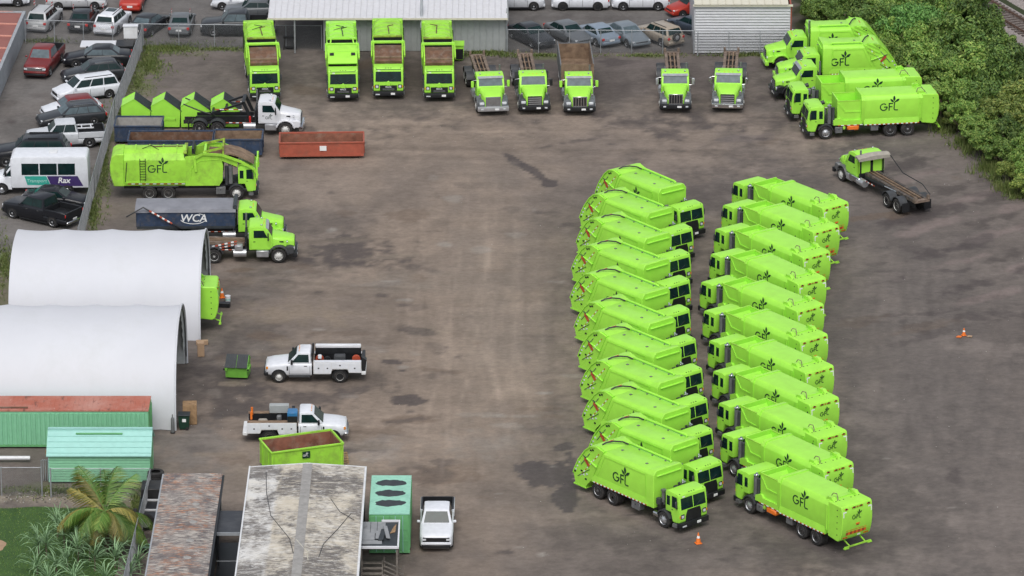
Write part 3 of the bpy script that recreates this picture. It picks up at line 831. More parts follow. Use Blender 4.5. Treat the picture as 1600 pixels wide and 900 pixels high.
# ------------------------------------------------------------------ front loader
def front_loader(name, label, group=None, lid=False, full=False, paint='lime_worn', text='MACK', dark_bumper=True):
    t = thing(name, label, 'garbage truck', group=group)
    ax = (-4.95, -6.3)
    chassis(t, -8.2, 1.2, ax)
    wheels_hd(t, ax, rim='rim_white')
    cabover(t, 'lime', 'single')
    # raised bonnet nose below the windscreen and lettering on the grille
    MB().prism([(-.20, 1.14), (.20, 1.14), (.16, 1.40), (0, 1.54), (-.16, 1.40)], 'x', 1.40, 1.50).bevel(.03).build('nose_badge', 'lime', t)
    put('lettering', text_mesh(text, .17, 'headlight', .004), t, (1.452, 0, 1.03), (math.pi / 2, 0, math.pi / 2))
    q = MB()
    for z in (.78, .86): q.box(1.43, 1.448, -.45, .45, z, z + .04)
    tag(q.build('grille_bar', 'chrome' if not dark_bumper else 'steel_grey', t, 0), kind='stuff')
    # body
    xb = -8.15
    sec = [(-1.12, 1.10), (1.12, 1.10), (1.21, 1.5), (1.21, 3.05), (.95, 3.50), (.55, 3.66), (-.55, 3.66), (-.95, 3.50), (-1.21, 3.05), (-1.21, 1.5)]
    b = MB().loft([[(x, y, z) for y, z in sec] for x in (-3.65, xb + .05)])
    body = b.build('packer_body', paint, t, 25)
    prof = [(xb + .05, 3.52), (xb - .55, 3.50), (xb - .85, 3.30), (xb - .98, 2.6), (xb - .95, 1.9), (xb - .72, 1.05), (xb + .05, 1.05)]
    b = MB().prism(prof, 'y', -1.19, 1.19).bevel(.06, 1, 25)
    tg = b.build('tailgate', paint, t, 25)
    for s in (1, -1):
        MB().cyl((xb + .12, s * 1.23, 1.4), (xb + .25, s * 1.23, 2.9), .03, 6).build('lock_rod', 'black', tg)
        # hopper side wall with curved front
        b = MB().prism([(-3.7, 1.1), (-1.25, 1.1), (-1.0, 1.5), (-.95, 2.6), (-1.05, 3.1), (-1.35, 3.35), (-2.0, 3.45), (-3.7, 3.3)], 'y', s * 1.08, s * 1.20)
        hw = b.build('hopper_wall', paint, t, 25)
        # curved outline rib
        pts = [(-3.3, 1.5), (-3.25, 2.3), (-3.0, 2.8), (-2.5, 3.0), (-1.2, 3.1)]
        MB().tube([(x, s * 1.205, z) for x, z in pts], .03, 5).build('wall_rib', paint, hw)
        # lift arm from the hopper side over the cab
        arm = MB()
        pp = [(-2.9, 2.2), (-3.0, 3.2), (-2.4, 3.55), (-1.0, 3.45), (.35, 2.95), (1.35, 2.35), (1.55, 1.9)] if full else [(-2.9, 2.2), (-2.9, 3.1), (-2.3, 3.42), (-1.3, 3.38), (-.2, 3.0)]
        for a, c in zip(pp, pp[1:]):
            a, c = Vector(a), Vector(c); tt = (c - a).normalized(); n = Vector((-tt.y, tt.x)) * .09
            arm.prism([tuple(a - n), tuple(c - n), tuple(c + n), tuple(a + n)], 'y', s * 1.22, s * 1.32)
        arm.build('lift_arm', paint, t, 0)
        decal(body, logo_mesh(.60), (-5.55, s * 1.212, 2.10), 'l' if s > 0 else 'r')
        chevrons(t, xb + .3, -3.7, s, 1.20, 1.22, 16, .09)
        sk = MB().prism([(-3.7, 1.32), (xb + .1, 1.32), (xb + .1, 1.42), (-3.7, 1.42)], 'y', s * 1.20, s * 1.25); sk.build('skirt_rail', paint, t, 0)
        MB().prism([(-4.2, 1.0), (-4.3, 1.08), (-6.95, 1.08), (-6.95, 1.0)], 'y', s * .62, s * 1.2).build('mudguard', 'dark_plastic', t, 0)
        lad = MB()
        for x in (-6.55, -6.95): lad.box(x - .02, x + .02, s * 1.26 - .02, s * 1.26 + .02, 1.5, 3.2)
        for i in range(8): lad.box(-6.95, -6.55, s * 1.26 - .015, s * 1.26 + .015, 1.6 + i * .2, 1.63 + i * .2)
        lad.build('ladder', 'black', t, 0)
        tank_box(t, -1.5, -.8, s, .45, .95)
    bx('hopper_back', 'black', t, -3.75, -3.62, -1.12, 1.12, 1.2, 3.48)
    bx('roof_edge', 'lime_rust' if not lid else 'lime', t, -3.80, -3.55, -1.12, 1.12, 3.485, 3.62, .02)
    MB().prism([(-1.3, 1.3), (-3.6, 1.3), (-3.6, 1.6), (-1.3, 1.6)], 'y', -1.08, 1.08).build('hopper_floor', 'black', t, 0)
    # arched roof ribs and pipes on the body top
    b = MB()
    for x in (-4.3, -5.3, -6.3, -7.3):
        for (ya, za), (yb, zb) in zip(sec[3:8], sec[4:9]):
            b.faces([(x - .05, ya, za), (x + .05, ya, za), (x + .05, yb, zb), (x - .05, yb, zb), (x - .05, ya * 1.01, za + .04), (x + .05, ya * 1.01, za + .04), (x + .05, yb * 1.01, zb + .04), (x - .05, yb * 1.01, zb + .04)],
                    [(3, 2, 1, 0), (4, 5, 6, 7), (0, 1, 5, 4), (1, 2, 6, 5), (2, 3, 7, 6), (3, 0, 4, 7)])
    tag(b.build('roof_rib', paint, body, 0), kind='stuff')
    MB().tube([(-3.9, .1, 3.70), (-5.2, .05, 3.72), (-5.9, .0, 3.70), (-6.4, .55, 3.66)], .04, 6).build('roof_pipe', 'black' if lid else 'rust', t)
    MB().tube([(-6.8, -.4, 3.68), (-6.2, .2, 3.74), (-5.6, -.6, 3.66)], .025, 5).build('hydraulic_hose', 'black', t)
    # cross bar above the hopper and the guard plate rising over the cab
    bx('cross_bar', 'lime', t, -2.35, -2.15, -1.3, 1.3, 3.42, 3.62, .03)
    if lid:
        g = [(-1.25, 3.42), (-.35, 3.05), (.12, 2.72), (.06, 2.64), (-.45, 2.95), (-1.3, 3.30)]
        MB().prism(g, 'y', -1.12, 1.12).build('guard_plate', 'lime', t, 0)
        MB().prism([(-1.0, 2.95), (-.95, 3.33), (-1.95, 3.55), (-2.0, 3.1)], 'y', -1.1, 1.1).build('hopper_lid', 'lime', t, 0)
        for s in (1, -1): quad_panel('lid_opening', 'black', t, [(-.55, s * .82 - .16, 3.145), (-.55, s * .82 + .16, 3.145), (-.85, s * .82 + .16, 3.27), (-.85, s * .82 - .16, 3.27)], .02)
        for s in (1, -1): MB().tube([(-2.5, s * .9, 3.5), (-2.9, s * .85, 3.72), (-3.4, s * .8, 3.6)], .06, 6).build('lid_arm', 'lime', t)
    else:
        # long worn steel plate sloping from the hopper lip down behind the windscreen
        top = -2.0
        MB().prism([(top, 3.02), (-1.2, 3.02), (.02, 2.40), (.10, 2.70), (-1.15, 3.30), (top, 3.34)], 'y', -1.06, 1.06).build('guard_plate', 'rust', t, 0)
        bx('guard_lip', 'rust_tan', t, -.42, -.16, -1.07, 1.07, 2.86, 2.96)
        for s in (1, -1):
            MB().prism([(top, 3.0), (-1.1, 3.0), (.08, 2.5), (.12, 2.82), (-1.1, 3.46), (top, 3.48)], 'y', s * 1.06, s * 1.14).build('guard_side', 'lime_worn', t, 0)
    if full:
        # curved canopy reaching over the cab, carried by the fork frame in front
        pr = [(-1.0, 3.50), (-.4, 3.48), (.2, 3.32), (.8, 3.02), (1.25, 2.72), (1.28, 2.66), (.78, 2.92), (.18, 3.22), (-.4, 3.38), (-1.0, 3.40)]
        MB().prism(pr, 'y', -1.02, 1.02).build('canopy', 'rust_tan', t, 30)
        fr = MB()
        for s in (1, -1): fr.box(1.42, 1.56, s * 1.27 - .06, s * 1.27 + .06, 1.7, 2.9)
        fr.box(1.44, 1.54, -1.27, 1.27, 2.72, 2.86)
        fr.build('fork_frame', 'lime', t, 0)
        fr = MB()
        for s in (1, -1):
            fr.prism([(-2.4, 3.50), (-2.4, 3.66), (-.9, 4.0), (-.9, 3.86)], 'y', s * .95, s * 1.05)
            fr.box(-1.0, -.86, s * 1.0 - .06, s * 1.0 + .06, 3.4, 4.0)
        fr.box(-1.0, -.88, -1.0, 1.0, 3.88, 4.0)
        fr.build('top_door_frame', 'lime_rust', t, 0)
        MB().prism([(-3.2, 3.45), (-3.2, 3.85), (-3.05, 3.85), (-2.95, 3.45)], 'y', -1.0, 1.0).build('packer_blade', 'black', t, 0)
        exhaust(t, -.42, -.95, 1.2, 2.62)
    return t

# ------------------------------------------------------------------ conventional (bonneted) cab
def bonnet_cab(root, paint='lime', fender='grey_plastic', grille='chrome', bumper='black', mirror='black', visor='alloy', glass='glass_light'):
    # bonnet: tapered loft
    rings = []
    for x, hw, z0, z1 in ((1.12, .62, .72, 1.52), (.98, .68, .70, 1.60), (.3, .82, .8, 1.72), (-.42, .98, .9, 1.86)):
        rings.append([(x, -hw, z0), (x, hw, z0), (x, hw, z1 - .16), (x, hw * .80, z1), (x, -hw * .80, z1), (x, -hw, z1 - .16)])
    MB().loft(rings).bevel(.03, 1, 30).build('bonnet', paint, root, 40)
    prof = [(-.38, .92), (-.38, 1.80), (-.42, 1.86), (-.80, 2.50), (-.95, 2.58), (-1.5, 2.66), (-2.02, 2.60), (-2.06, 2.5), (-2.06, .92)]
    MB().prism(prof, 'y', -1.05, 1.05).bevel(.09, 2, 30).build('cab', paint, root)
    fx = lambda z: -.42 - (z - 1.86) * (.38 / .64)
    for y0, y1 in ((-.92, .92),):
        z0, z1 = 1.90, 2.46
        quad_panel('windscreen', glass, root, [(fx(z0) - .01, y0, z0), (fx(z0) - .01, y1, z0), (fx(z1) - .01, y1 * .95, z1), (fx(z1) - .01, y0 * .95, z1)], .03)
    if visor: MB().prism([(-.66, 2.44), (-.86, 2.56), (-.90, 2.52), (-.70, 2.40)], 'y', -.98, .98).build('sun_visor', visor, root, 0)
    for s in (1, -1):
        d = side_panel('door', paint, root, [(-1.85, 1.0), (-.60, 1.0), (-.56, 1.80), (-.92, 2.44), (-1.85, 2.44)], s, 1.05, .014)
        side_panel('side_window', 'glass', d, [(-1.72, 1.82), (-.74, 1.82), (-1.02, 2.36), (-1.72, 2.36)], s, 1.062, .010)
        bx('handle', 'black', d, -1.75, -1.6, s * 1.07 - .012, s * 1.07 + .012, 1.52, 1.56)
        # fender over the steer wheel
        ring = lambda r0, r1: [(r0 * math.cos(R(a)), .52 + r0 * math.sin(R(a))) for a in range(5, 180, 15)] + [(r1 * math.cos(R(a)), .52 + r1 * math.sin(R(a))) for a in range(170, 0, -15)]
        MB().prism(ring(.74, .62), 'y', s * .62, s * 1.20).bevel(.03, 1, 40).build('fender', fender, root, 40)
        MB().prism([(.50, .62), (1.10, .62), (1.10, 1.08), (.85, 1.2), (.50, 1.15)], 'y', s * .60, s * 1.12).bevel(.05, 1, 30).build('fender_nose', fender, root)
        bx('headlight', 'headlight', root, 1.02, 1.13, s * .86 - .17, s * .86 + .17, .88, 1.08, .03)
        bx('step', 'alloy', root, -1.55, -.68, s * 1.02 - .16, s * 1.02 + .16, .42, .90, .04)
        MB().tube([(-.75, s * 1.06, 2.3), (-.70, s * 1.38, 2.28), (-.70, s * 1.38, 1.75), (-.65, s * 1.06, 1.72)], .018, 5).build('mirror_arm', 'chrome', root)
        bx('mirror', mirror, root, -.75, -.66, s * 1.38 - .11, s * 1.38 + .11, 1.72, 2.25, .03)
        MB().lathe([(0, .01), (0.02, .09), (.10, .09), (.12, .01)], (.55, s * .95, 1.5), 'x', 8).build('hood_mirror', 'chrome', root)
        bx('hood_vent', 'black', root, -.15, .35, s * .86 - .015, s * .86 + .015, 1.42, 1.50)
        lamp = bx('roof_beacon', 'chrome', root, -1.25, -1.1, s * .75 - .06, s * .75 + .06, 2.62, 2.72, .02)
    q = MB()
    for y in (-.3, 0, .3): q.obox((-1.0, y, 2.605), (.03, .022, .018))
    for y in (-.85, .85): q.obox((-1.0, y, 2.58), (.03, .022, .02))
    tag(q.build('marker_lights', 'amber', root, 0), kind='stuff')
    gx = 1.125
    if grille == 'slats':
        bx('grille', 'chrome', root, gx, gx + .05, -.55, .55, .74, 1.54, .02)
        q = MB()
        for i in range(5): q.box(gx + .045, gx + .062, -.48 + i * .20, -.34 + i * .20, .82, 1.46)
        tag(q.build('grille_slot', 'black', root, 0), kind='stuff')
    elif grille == 'mesh':
        bx('grille', 'steel_grey', root, gx, gx + .04, -.58, .58, .72, 1.52, .02)
        q = MB()
        for i in range(7): q.box(gx + .036, gx + .048, -.53, .53, .78 + i * .10, .81 + i * .10)
        tag(q.build('grille_slot', 'chrome', root, 0), kind='stuff')
    else:
        bx('grille', 'black', root, gx, gx + .04, -.54, .54, .74, 1.48, .02)
        q = MB()
        for i in range(4): q.box(gx + .036, gx + .05, -.50, .50, .82 + i * .16, .89 + i * .16)
        tag(q.build('grille_slot', 'alloy', root, 0), kind='stuff')
    bx('bumper', bumper, root, 1.0, 1.30, -1.20, 1.20, .40, .76, .06, 2)
    bx('licence_plate', 'sticker_white', root, 1.296, 1.312, .12, .44, .50, .64)
    for s in (1, -1): bx('fog_light', 'headlight', root, 1.29, 1.315, s * .85 - .1, s * .85 + .1, .54, .64)
    bx('rear_window', 'glass', root, -2.075, -2.055, -.6, .6, 1.8, 2.35)

def hoist_rails(root, x0=-8.0, x1=-2.4, tilt=0.0, paint='rail_rust'):
    dz = lambda x: 1.22 + (x1 - x) * tilt
    b = MB()
    for s in (1, -1):
        b.prism([(x0, dz(x0) - .16), (x1, dz(x1) - .16), (x1, dz(x1) + .08), (x0, dz(x0) + .08)], 'y', s * .46 - .11, s * .46 + .11)
    ra = b.build('hoist_rail', paint, root, 0)
    b = MB()
    for s in (1, -1): b.prism([(x0 + .2, dz(x0) + .0), (x1 + .1, dz(x1) + .0), (x1 + .1, dz(x1) + .1), (x0 + .2, dz(x0) + .1)], 'y', s * .16 - .05, s * .16 + .05)
    b.build('cable_rail', 'rust_tan', root, 0)
    b = MB()
    for i in range(6):
        x = x0 + .3 + (x1 - x0 - .5) * i / 5
        b.box(x - .07, x + .07, -.42, .42, dz(x) - .12, dz(x) - .02)
    b.build('cross_member', paint, root, 0)
    MB().prism([(x0 + .3, dz(x0) - .24), (x1, dz(x1) - .24), (x1, dz(x1) - .18), (x0 + .3, dz(x0) - .18)], 'y', -.36, .36).build('dark_gap_fill', 'chassis', root, 0)  # dark sheet added for the darkness in the open gap between the rails
    b = MB()
    b.box(x0 - .25, x0 + .1, -.62, .62, dz(x0) - .12, dz(x0) + .05); b.box(x0 - .25, x0 - .05, -.62, -.45, dz(x0), dz(x0) + .35); b.box(x0 - .25, x0 - .05, .45, .62, dz(x0), dz(x0) + .35)
    b.build('tail_roller', 'rail_rust', root, 0)
    for s in (1, -1):
        MB().cyl((-2.6, s * .62, 1.0), (-5.2, s * .60, 1.12), .11, 8).build('hoist_cylinder', 'black', root)
        MB().cyl((-5.2, s * .60, 1.12), (-6.9, s * .58, 1.2), .05, 8).build('ram_rod', 'chrome', root)

def rolloff(name, label, group=None, ax=(-6.5, -7.85), rim='rim_white', rails=True, fenders=True, **kw):
    t = thing(name, label, 'roll-off truck', group=group)
    chassis(t, ax[1] - 1.25, 1.0, ax)
    wheels_hd(t, ax, rim=rim)
    bonnet_cab(t, **kw)
    if rails: hoist_rails(t, ax[1] - 1.6, -2.4, .045)
    b = MB()
    for s in (1, -1):
        b = MB().cyl((-2.25, s * .98, .70), (-3.15, s * .98, .70), .28, 12)
        b.build('fuel_tank', 'alloy', t)
        if fenders:
            for x in ax:
                ring = [(x + .66 * math.cos(R(a)), .55 + .66 * math.sin(R(a))) for a in range(15, 180, 15)] + [(x + .61 * math.cos(R(a)), .55 + .61 * math.sin(R(a))) for a in range(165, 0, -15)]
                MB().prism(ring, 'y', s * .60, s * 1.24).build('mudguard', 'dark_plastic', t, 40)
        chevrons(t, -4.5, -2.5, s, 1.0, .92, 8, .07)
        bx('mud_flap', 'black', t, ax[1] - .85, ax[1] - .8, s * .9 - .3, s * .9 + .3, .25, .95)
    bx('headboard', 'black', t, -2.35, -2.18, -.95, .95, .95, 1.95, .02)
    MB().cyl((-2.28, .9, .95), (-2.28, .9, 3.0), .07, 8).build('exhaust_stack', 'steel_grey', t)
    return t
# ------------------------------------------------------------------ cars
SPEC = {  # length, width, height, wheel radius, bonnet front z, cowl z, deck z, windscreen base/top and rear glass top/base as x / length
    'sedan': (4.85, 1.84, 1.45, .335, .72, .93, .98, .215, .055, -.22, -.37),
    'suv': (4.65, 1.86, 1.68, .36, .92, 1.08, 1.05, .225, .095, -.40, -.475),
    'minivan': (5.1, 1.98, 1.76, .35, .88, 1.10, 1.05, .285, .12, -.42, -.485),
    'wagon': (4.9, 1.86, 1.52, .335, .74, .95, .95, .20, .05, -.36, -.46),
    'hatch': (4.3, 1.76, 1.5, .32, .78, .98, .98, .23, .07, -.33, -.44),
    'pickup': (5.85, 2.02, 1.92, .40, 1.10, 1.24, 1.22, .235, .125, -.125, -.15),
}
def car(name, label, kind, paint, loc, rz, group=None, rim='alloy', flags=False, roof=None, bed='black', cat=None, glass='glass', spare=False, sunroof=False, load=None, scale=1.0, grille='black'):
    L_, W, H, r, zf, zc, zd, a0, a1, a2, a3 = SPEC[kind]
    t = thing(name, label, cat or {'pickup': 'pickup truck', 'minivan': 'minivan', 'suv': 'SUV'}.get(kind, 'car'), loc, rz, group)
    t.scale = (scale,) * 3
    hw, h = W / 2, L_ / 2
    P = 'paint_' + paint
    x0, x1, x2, x3 = a0 * L_, a1 * L_, a2 * L_, a3 * L_
    st = [(h, .74, .36, zf - .16), (h - .10, .88, .24, zf - .03), (h - .42, .98, .2, zf + .02), (x0 + .25, 1, .2, zc - .05), (x0, 1, .2, zc), (0, 1.0, .2, zc + .02)]
    if kind == 'pickup':
        st += [(x3, 1, .24, zc), (x3 - .02, 1, .24, .80), (-h + .08, .99, .35, .80), (-h, .97, .42, .78)]
    else:
        st += [(x2, 1, .2, zd + .03), (x3, .99, .2, zd + .02), (-h + .22, .95, .22, zd - .02), (-h + .05, .90, .28, zd - .10), (-h, .82, .36, zd - .30)]
    rings = []
    for x, k, zl, zt in st:
        w = hw * k
        rings.append([(x, -.86 * w, zl), (x, .86 * w, zl), (x, w, zl + .14), (x, w, zt - .17), (x, .95 * w, zt - .05), (x, .80 * w, zt), (x, -.80 * w, zt), (x, -.95 * w, zt - .05), (x, -w, zt - .17), (x, -w, zl + .14)])
    MB().loft(rings).build('body', P, t, 50)
    zb = min(zc, zd) - .05
    def ring(z, xa, xb, w, c=.12):
        return [(xa, -w + c, z), (xa, w - c, z), (xa - c * .5, w, z), (xb + c * .5, w, z), (xb, w - c, z), (xb, -w + c, z), (xb + c * .5, -w, z), (xa - c * .5, -w, z)]
    gh = MB().loft([ring(zb, x0, x3, hw * .93), ring(H - .07, x1, x2, hw * .74), ring(H - .01, x1 - .16, x2 + .12, hw * .62)])
    cabn = gh.build('cabin', P if not roof else 'paint_' + roof, t, 35)
    # glass: panels on the cabin's four slopes
    def lerp(z): return (z - zb) / (H - .07 - zb)
    def X(xa, xb, z): return xa + (xb - xa) * lerp(z)
    def Wd(z): return hw * (.93 + (.74 - .93) * lerp(z))
    zl, zh = zc + .03, H - .12
    e = .008
    quad_panel('windscreen', glass, t, [(X(x0, x1, zl) + e, -Wd(zl) + .14, zl), (X(x0, x1, zl) + e, Wd(zl) - .14, zl), (X(x0, x1, zh) + e, Wd(zh) - .12, zh), (X(x0, x1, zh) + e, -Wd(zh) + .12, zh)], .006)
    zr = zd + .06 if kind != 'pickup' else zl + .05
    quad_panel('rear_window', glass, t, [(X(x3, x2, zr) - e, Wd(zr) - .16, zr), (X(x3, x2, zr) - e, -Wd(zr) + .16, zr), (X(x3, x2, zh) - e, -Wd(zh) + .13, zh), (X(x3, x2, zh) - e, Wd(zh) - .13, zh)], .006)
    n = {'minivan': 3, 'suv': 3, 'wagon': 3}.get(kind, 2)
    for s in (1, -1):
        lo0, lo1, hi0, hi1 = X(x0, x1, zl) - .16, X(x3, x2, zl) + .14, X(x0, x1, zh) - .06, X(x3, x2, zh) + .10
        for k in range(n):
            f0, f1 = k / n + (.012 if k else 0), (k + 1) / n - (.012 if k < n - 1 else 0)
            q = [(lo0 + (lo1 - lo0) * f0, s * (Wd(zl) + e), zl), (lo0 + (lo1 - lo0) * f1, s * (Wd(zl) + e), zl), (hi0 + (hi1 - hi0) * f1, s * (Wd(zh) + e), zh), (hi0 + (hi1 - hi0) * f0, s * (Wd(zh) + e), zh)]
            if s < 0: q = [q[1], q[0], q[3], q[2]]
            quad_panel('side_window', glass, t, q, .006)
        wx = (h * .62, -h * .60) if kind != 'pickup' else (h * .66, -h * .58)
        for x in wx:
            b = MB().prism([(x + r * 1.2 * math.cos(R(a)), r + r * 1.2 * math.sin(R(a))) for a in range(-20, 201, 20)], 'y', s * (hw - .25), s * (hw + .004))
            b.build('wheel_arch', 'black', t, 0)
            wheel(t, x, s * (hw + .012), s, r, .22, 'car', rim)
        bx('mirror', P, t, x0 - .32, x0 - .16, s * (hw + .09) - .09, s * (hw + .09) + .09, zc + .0, zc + .13, .03)
        bx('headlight', 'headlight', t, h - .20, h - (.055 if kind != 'pickup' else -.02), s * hw * .72 - .14, s * hw * .72 + .14, zf - (.20 if kind != 'pickup' else .34), zf - (.06 if kind != 'pickup' else .18), .03)
        tw = .11 if kind != 'pickup' else .035
        ty = hw * (.80 if kind != 'pickup' else .985)
        bx('tail_light', 'red_light', t, -h - .01, -h + .10, s * ty - tw, s * ty + tw, (zd - .30 if kind != 'pickup' else .92), (zd - .10 if kind != 'pickup' else 1.16), .02)
        bx('sill', 'black', t, -h * .42, h * .44, s * hw * .97 - .03, s * hw * .97 + .03, .20, .30)
        q = MB()
        for k in range(1, n if n == 2 else 3):
            xx = lo0 + (lo1 - lo0) * k / n
            q.box(xx - .012, xx + .012, s * hw - .003, s * hw + .003, .36, zc - .17)
        q.box(x0 - .12, x0 - .096, s * hw - .003, s * hw + .003, .36, zc - .17)
        tag(q.build('door_seam', 'black', t, 0), kind='stuff')
        for k in range(2): bx('door_handle', 'chrome' if paint in ('silver', 'black') else P, t, lo0 - .62 - k * 1.0, lo0 - .46 - k * 1.0, s * hw - .01, s * hw + .022, zc - .22, zc - .19)
    bx('front_grille', grille, t, h - .10, h + .012, -hw * (.60 if kind != 'pickup' else .80), hw * (.60 if kind != 'pickup' else .80), zf - .42, zf - .14, .02)
    if kind == 'pickup': bx('bumper_top', P, t, h - .25, h + .06, -hw * .90, hw * .90, .50, .66, .04)
    bx('bumper', 'black' if kind == 'pickup' else P, t, h - .25, h + .05, -hw * .86, hw * .86, .30, .50, .04)
    bx('rear_bumper', 'chrome' if kind == 'pickup' else P, t, -h - .06, -h + .2, -hw * .86, hw * .86, .36, .56, .04)
    bx('licence_plate', 'sticker_white', t, -h - .075, -h - .055, -.22, .22, .62 if kind == 'pickup' else .58, .74)
    if kind == 'pickup':
        bw = hw * .97
        for s in (1, -1):
            bx('bed_side', P, t, -h + .02, x3 - .02, s * bw - .06, s * bw + .06, .78, 1.24, .025)
            bx('bed_rail', 'black', t, -h + .1, x3 - .05, s * (bw - .02) - .05, s * (bw - .02) + .05, 1.235, 1.26)
        bx('tailgate', P, t, -h, -h + .08, -bw + .06, bw - .06, .70, 1.23, .025)
        bx('bed_floor', bed, t, -h + .08, x3 - .02, -bw + .06, bw - .06, .805, .84)
        bx('bed_front', 'black', t, x3 - .07, x3 - .02, -bw + .06, bw - .06, .84, 1.23)
        bx('bed_liner', 'black', t, -h + .08, -h + .10, -bw + .07, bw - .07, .84, 1.236)
        for s in (1, -1): bx('bed_liner', 'black', t, -h + .10, x3 - .08, s * (bw - .07) - .012, s * (bw - .07) + .012, .84, 1.236)
        bx('tailgate_rail', 'black', t, -h - .005, -h + .085, -bw + .06, bw - .06, 1.228, 1.25)
    if flags:
        for s in (1, -1):
            q = MB().box(x1 - .5, x1 - .48, s * hw * .80 - .01, s * hw * .80 + .01, H - .2, H + .42)
            f = q.build('flag_staff', 'white', t, 0)
            for k, m in enumerate(('red_light', 'sticker_white', 'red_light')):
                bx('flag_stripe', m, f, x1 - .80, x1 - .50, s * hw * .80 - .008, s * hw * .80 + .008, H + .12 + k * .10, H + .22 + k * .10)
    if spare:
        sp = MB().lathe([(0, .1), (0, .34), (.05, .37), (.2, .36), (.22, .1)], (-h - .02, .1, .95), 'x', 16, -1).build('spare_wheel', 'rubber', t)
        MB().lathe([(.22, .2), (.25, .01)], (-h - .02, .1, .95), 'x', 12, -1).build('spare_cover', 'alloy', sp)
    if sunroof: bx('sunroof', 'glass', t, x1 - 1.15, x1 - .28, -hw * .42, hw * .42, H - .012, H + .006)
    if kind in ('suv', 'wagon', 'minivan'):
        for s in (1, -1): bx('roof_rail', 'chrome' if paint in ('grey', 'dark') else 'black', t, x2 + .25, x1 - .3, s * hw * .60 - .02, s * hw * .60 + .02, H - .01, H + .04)
    return t

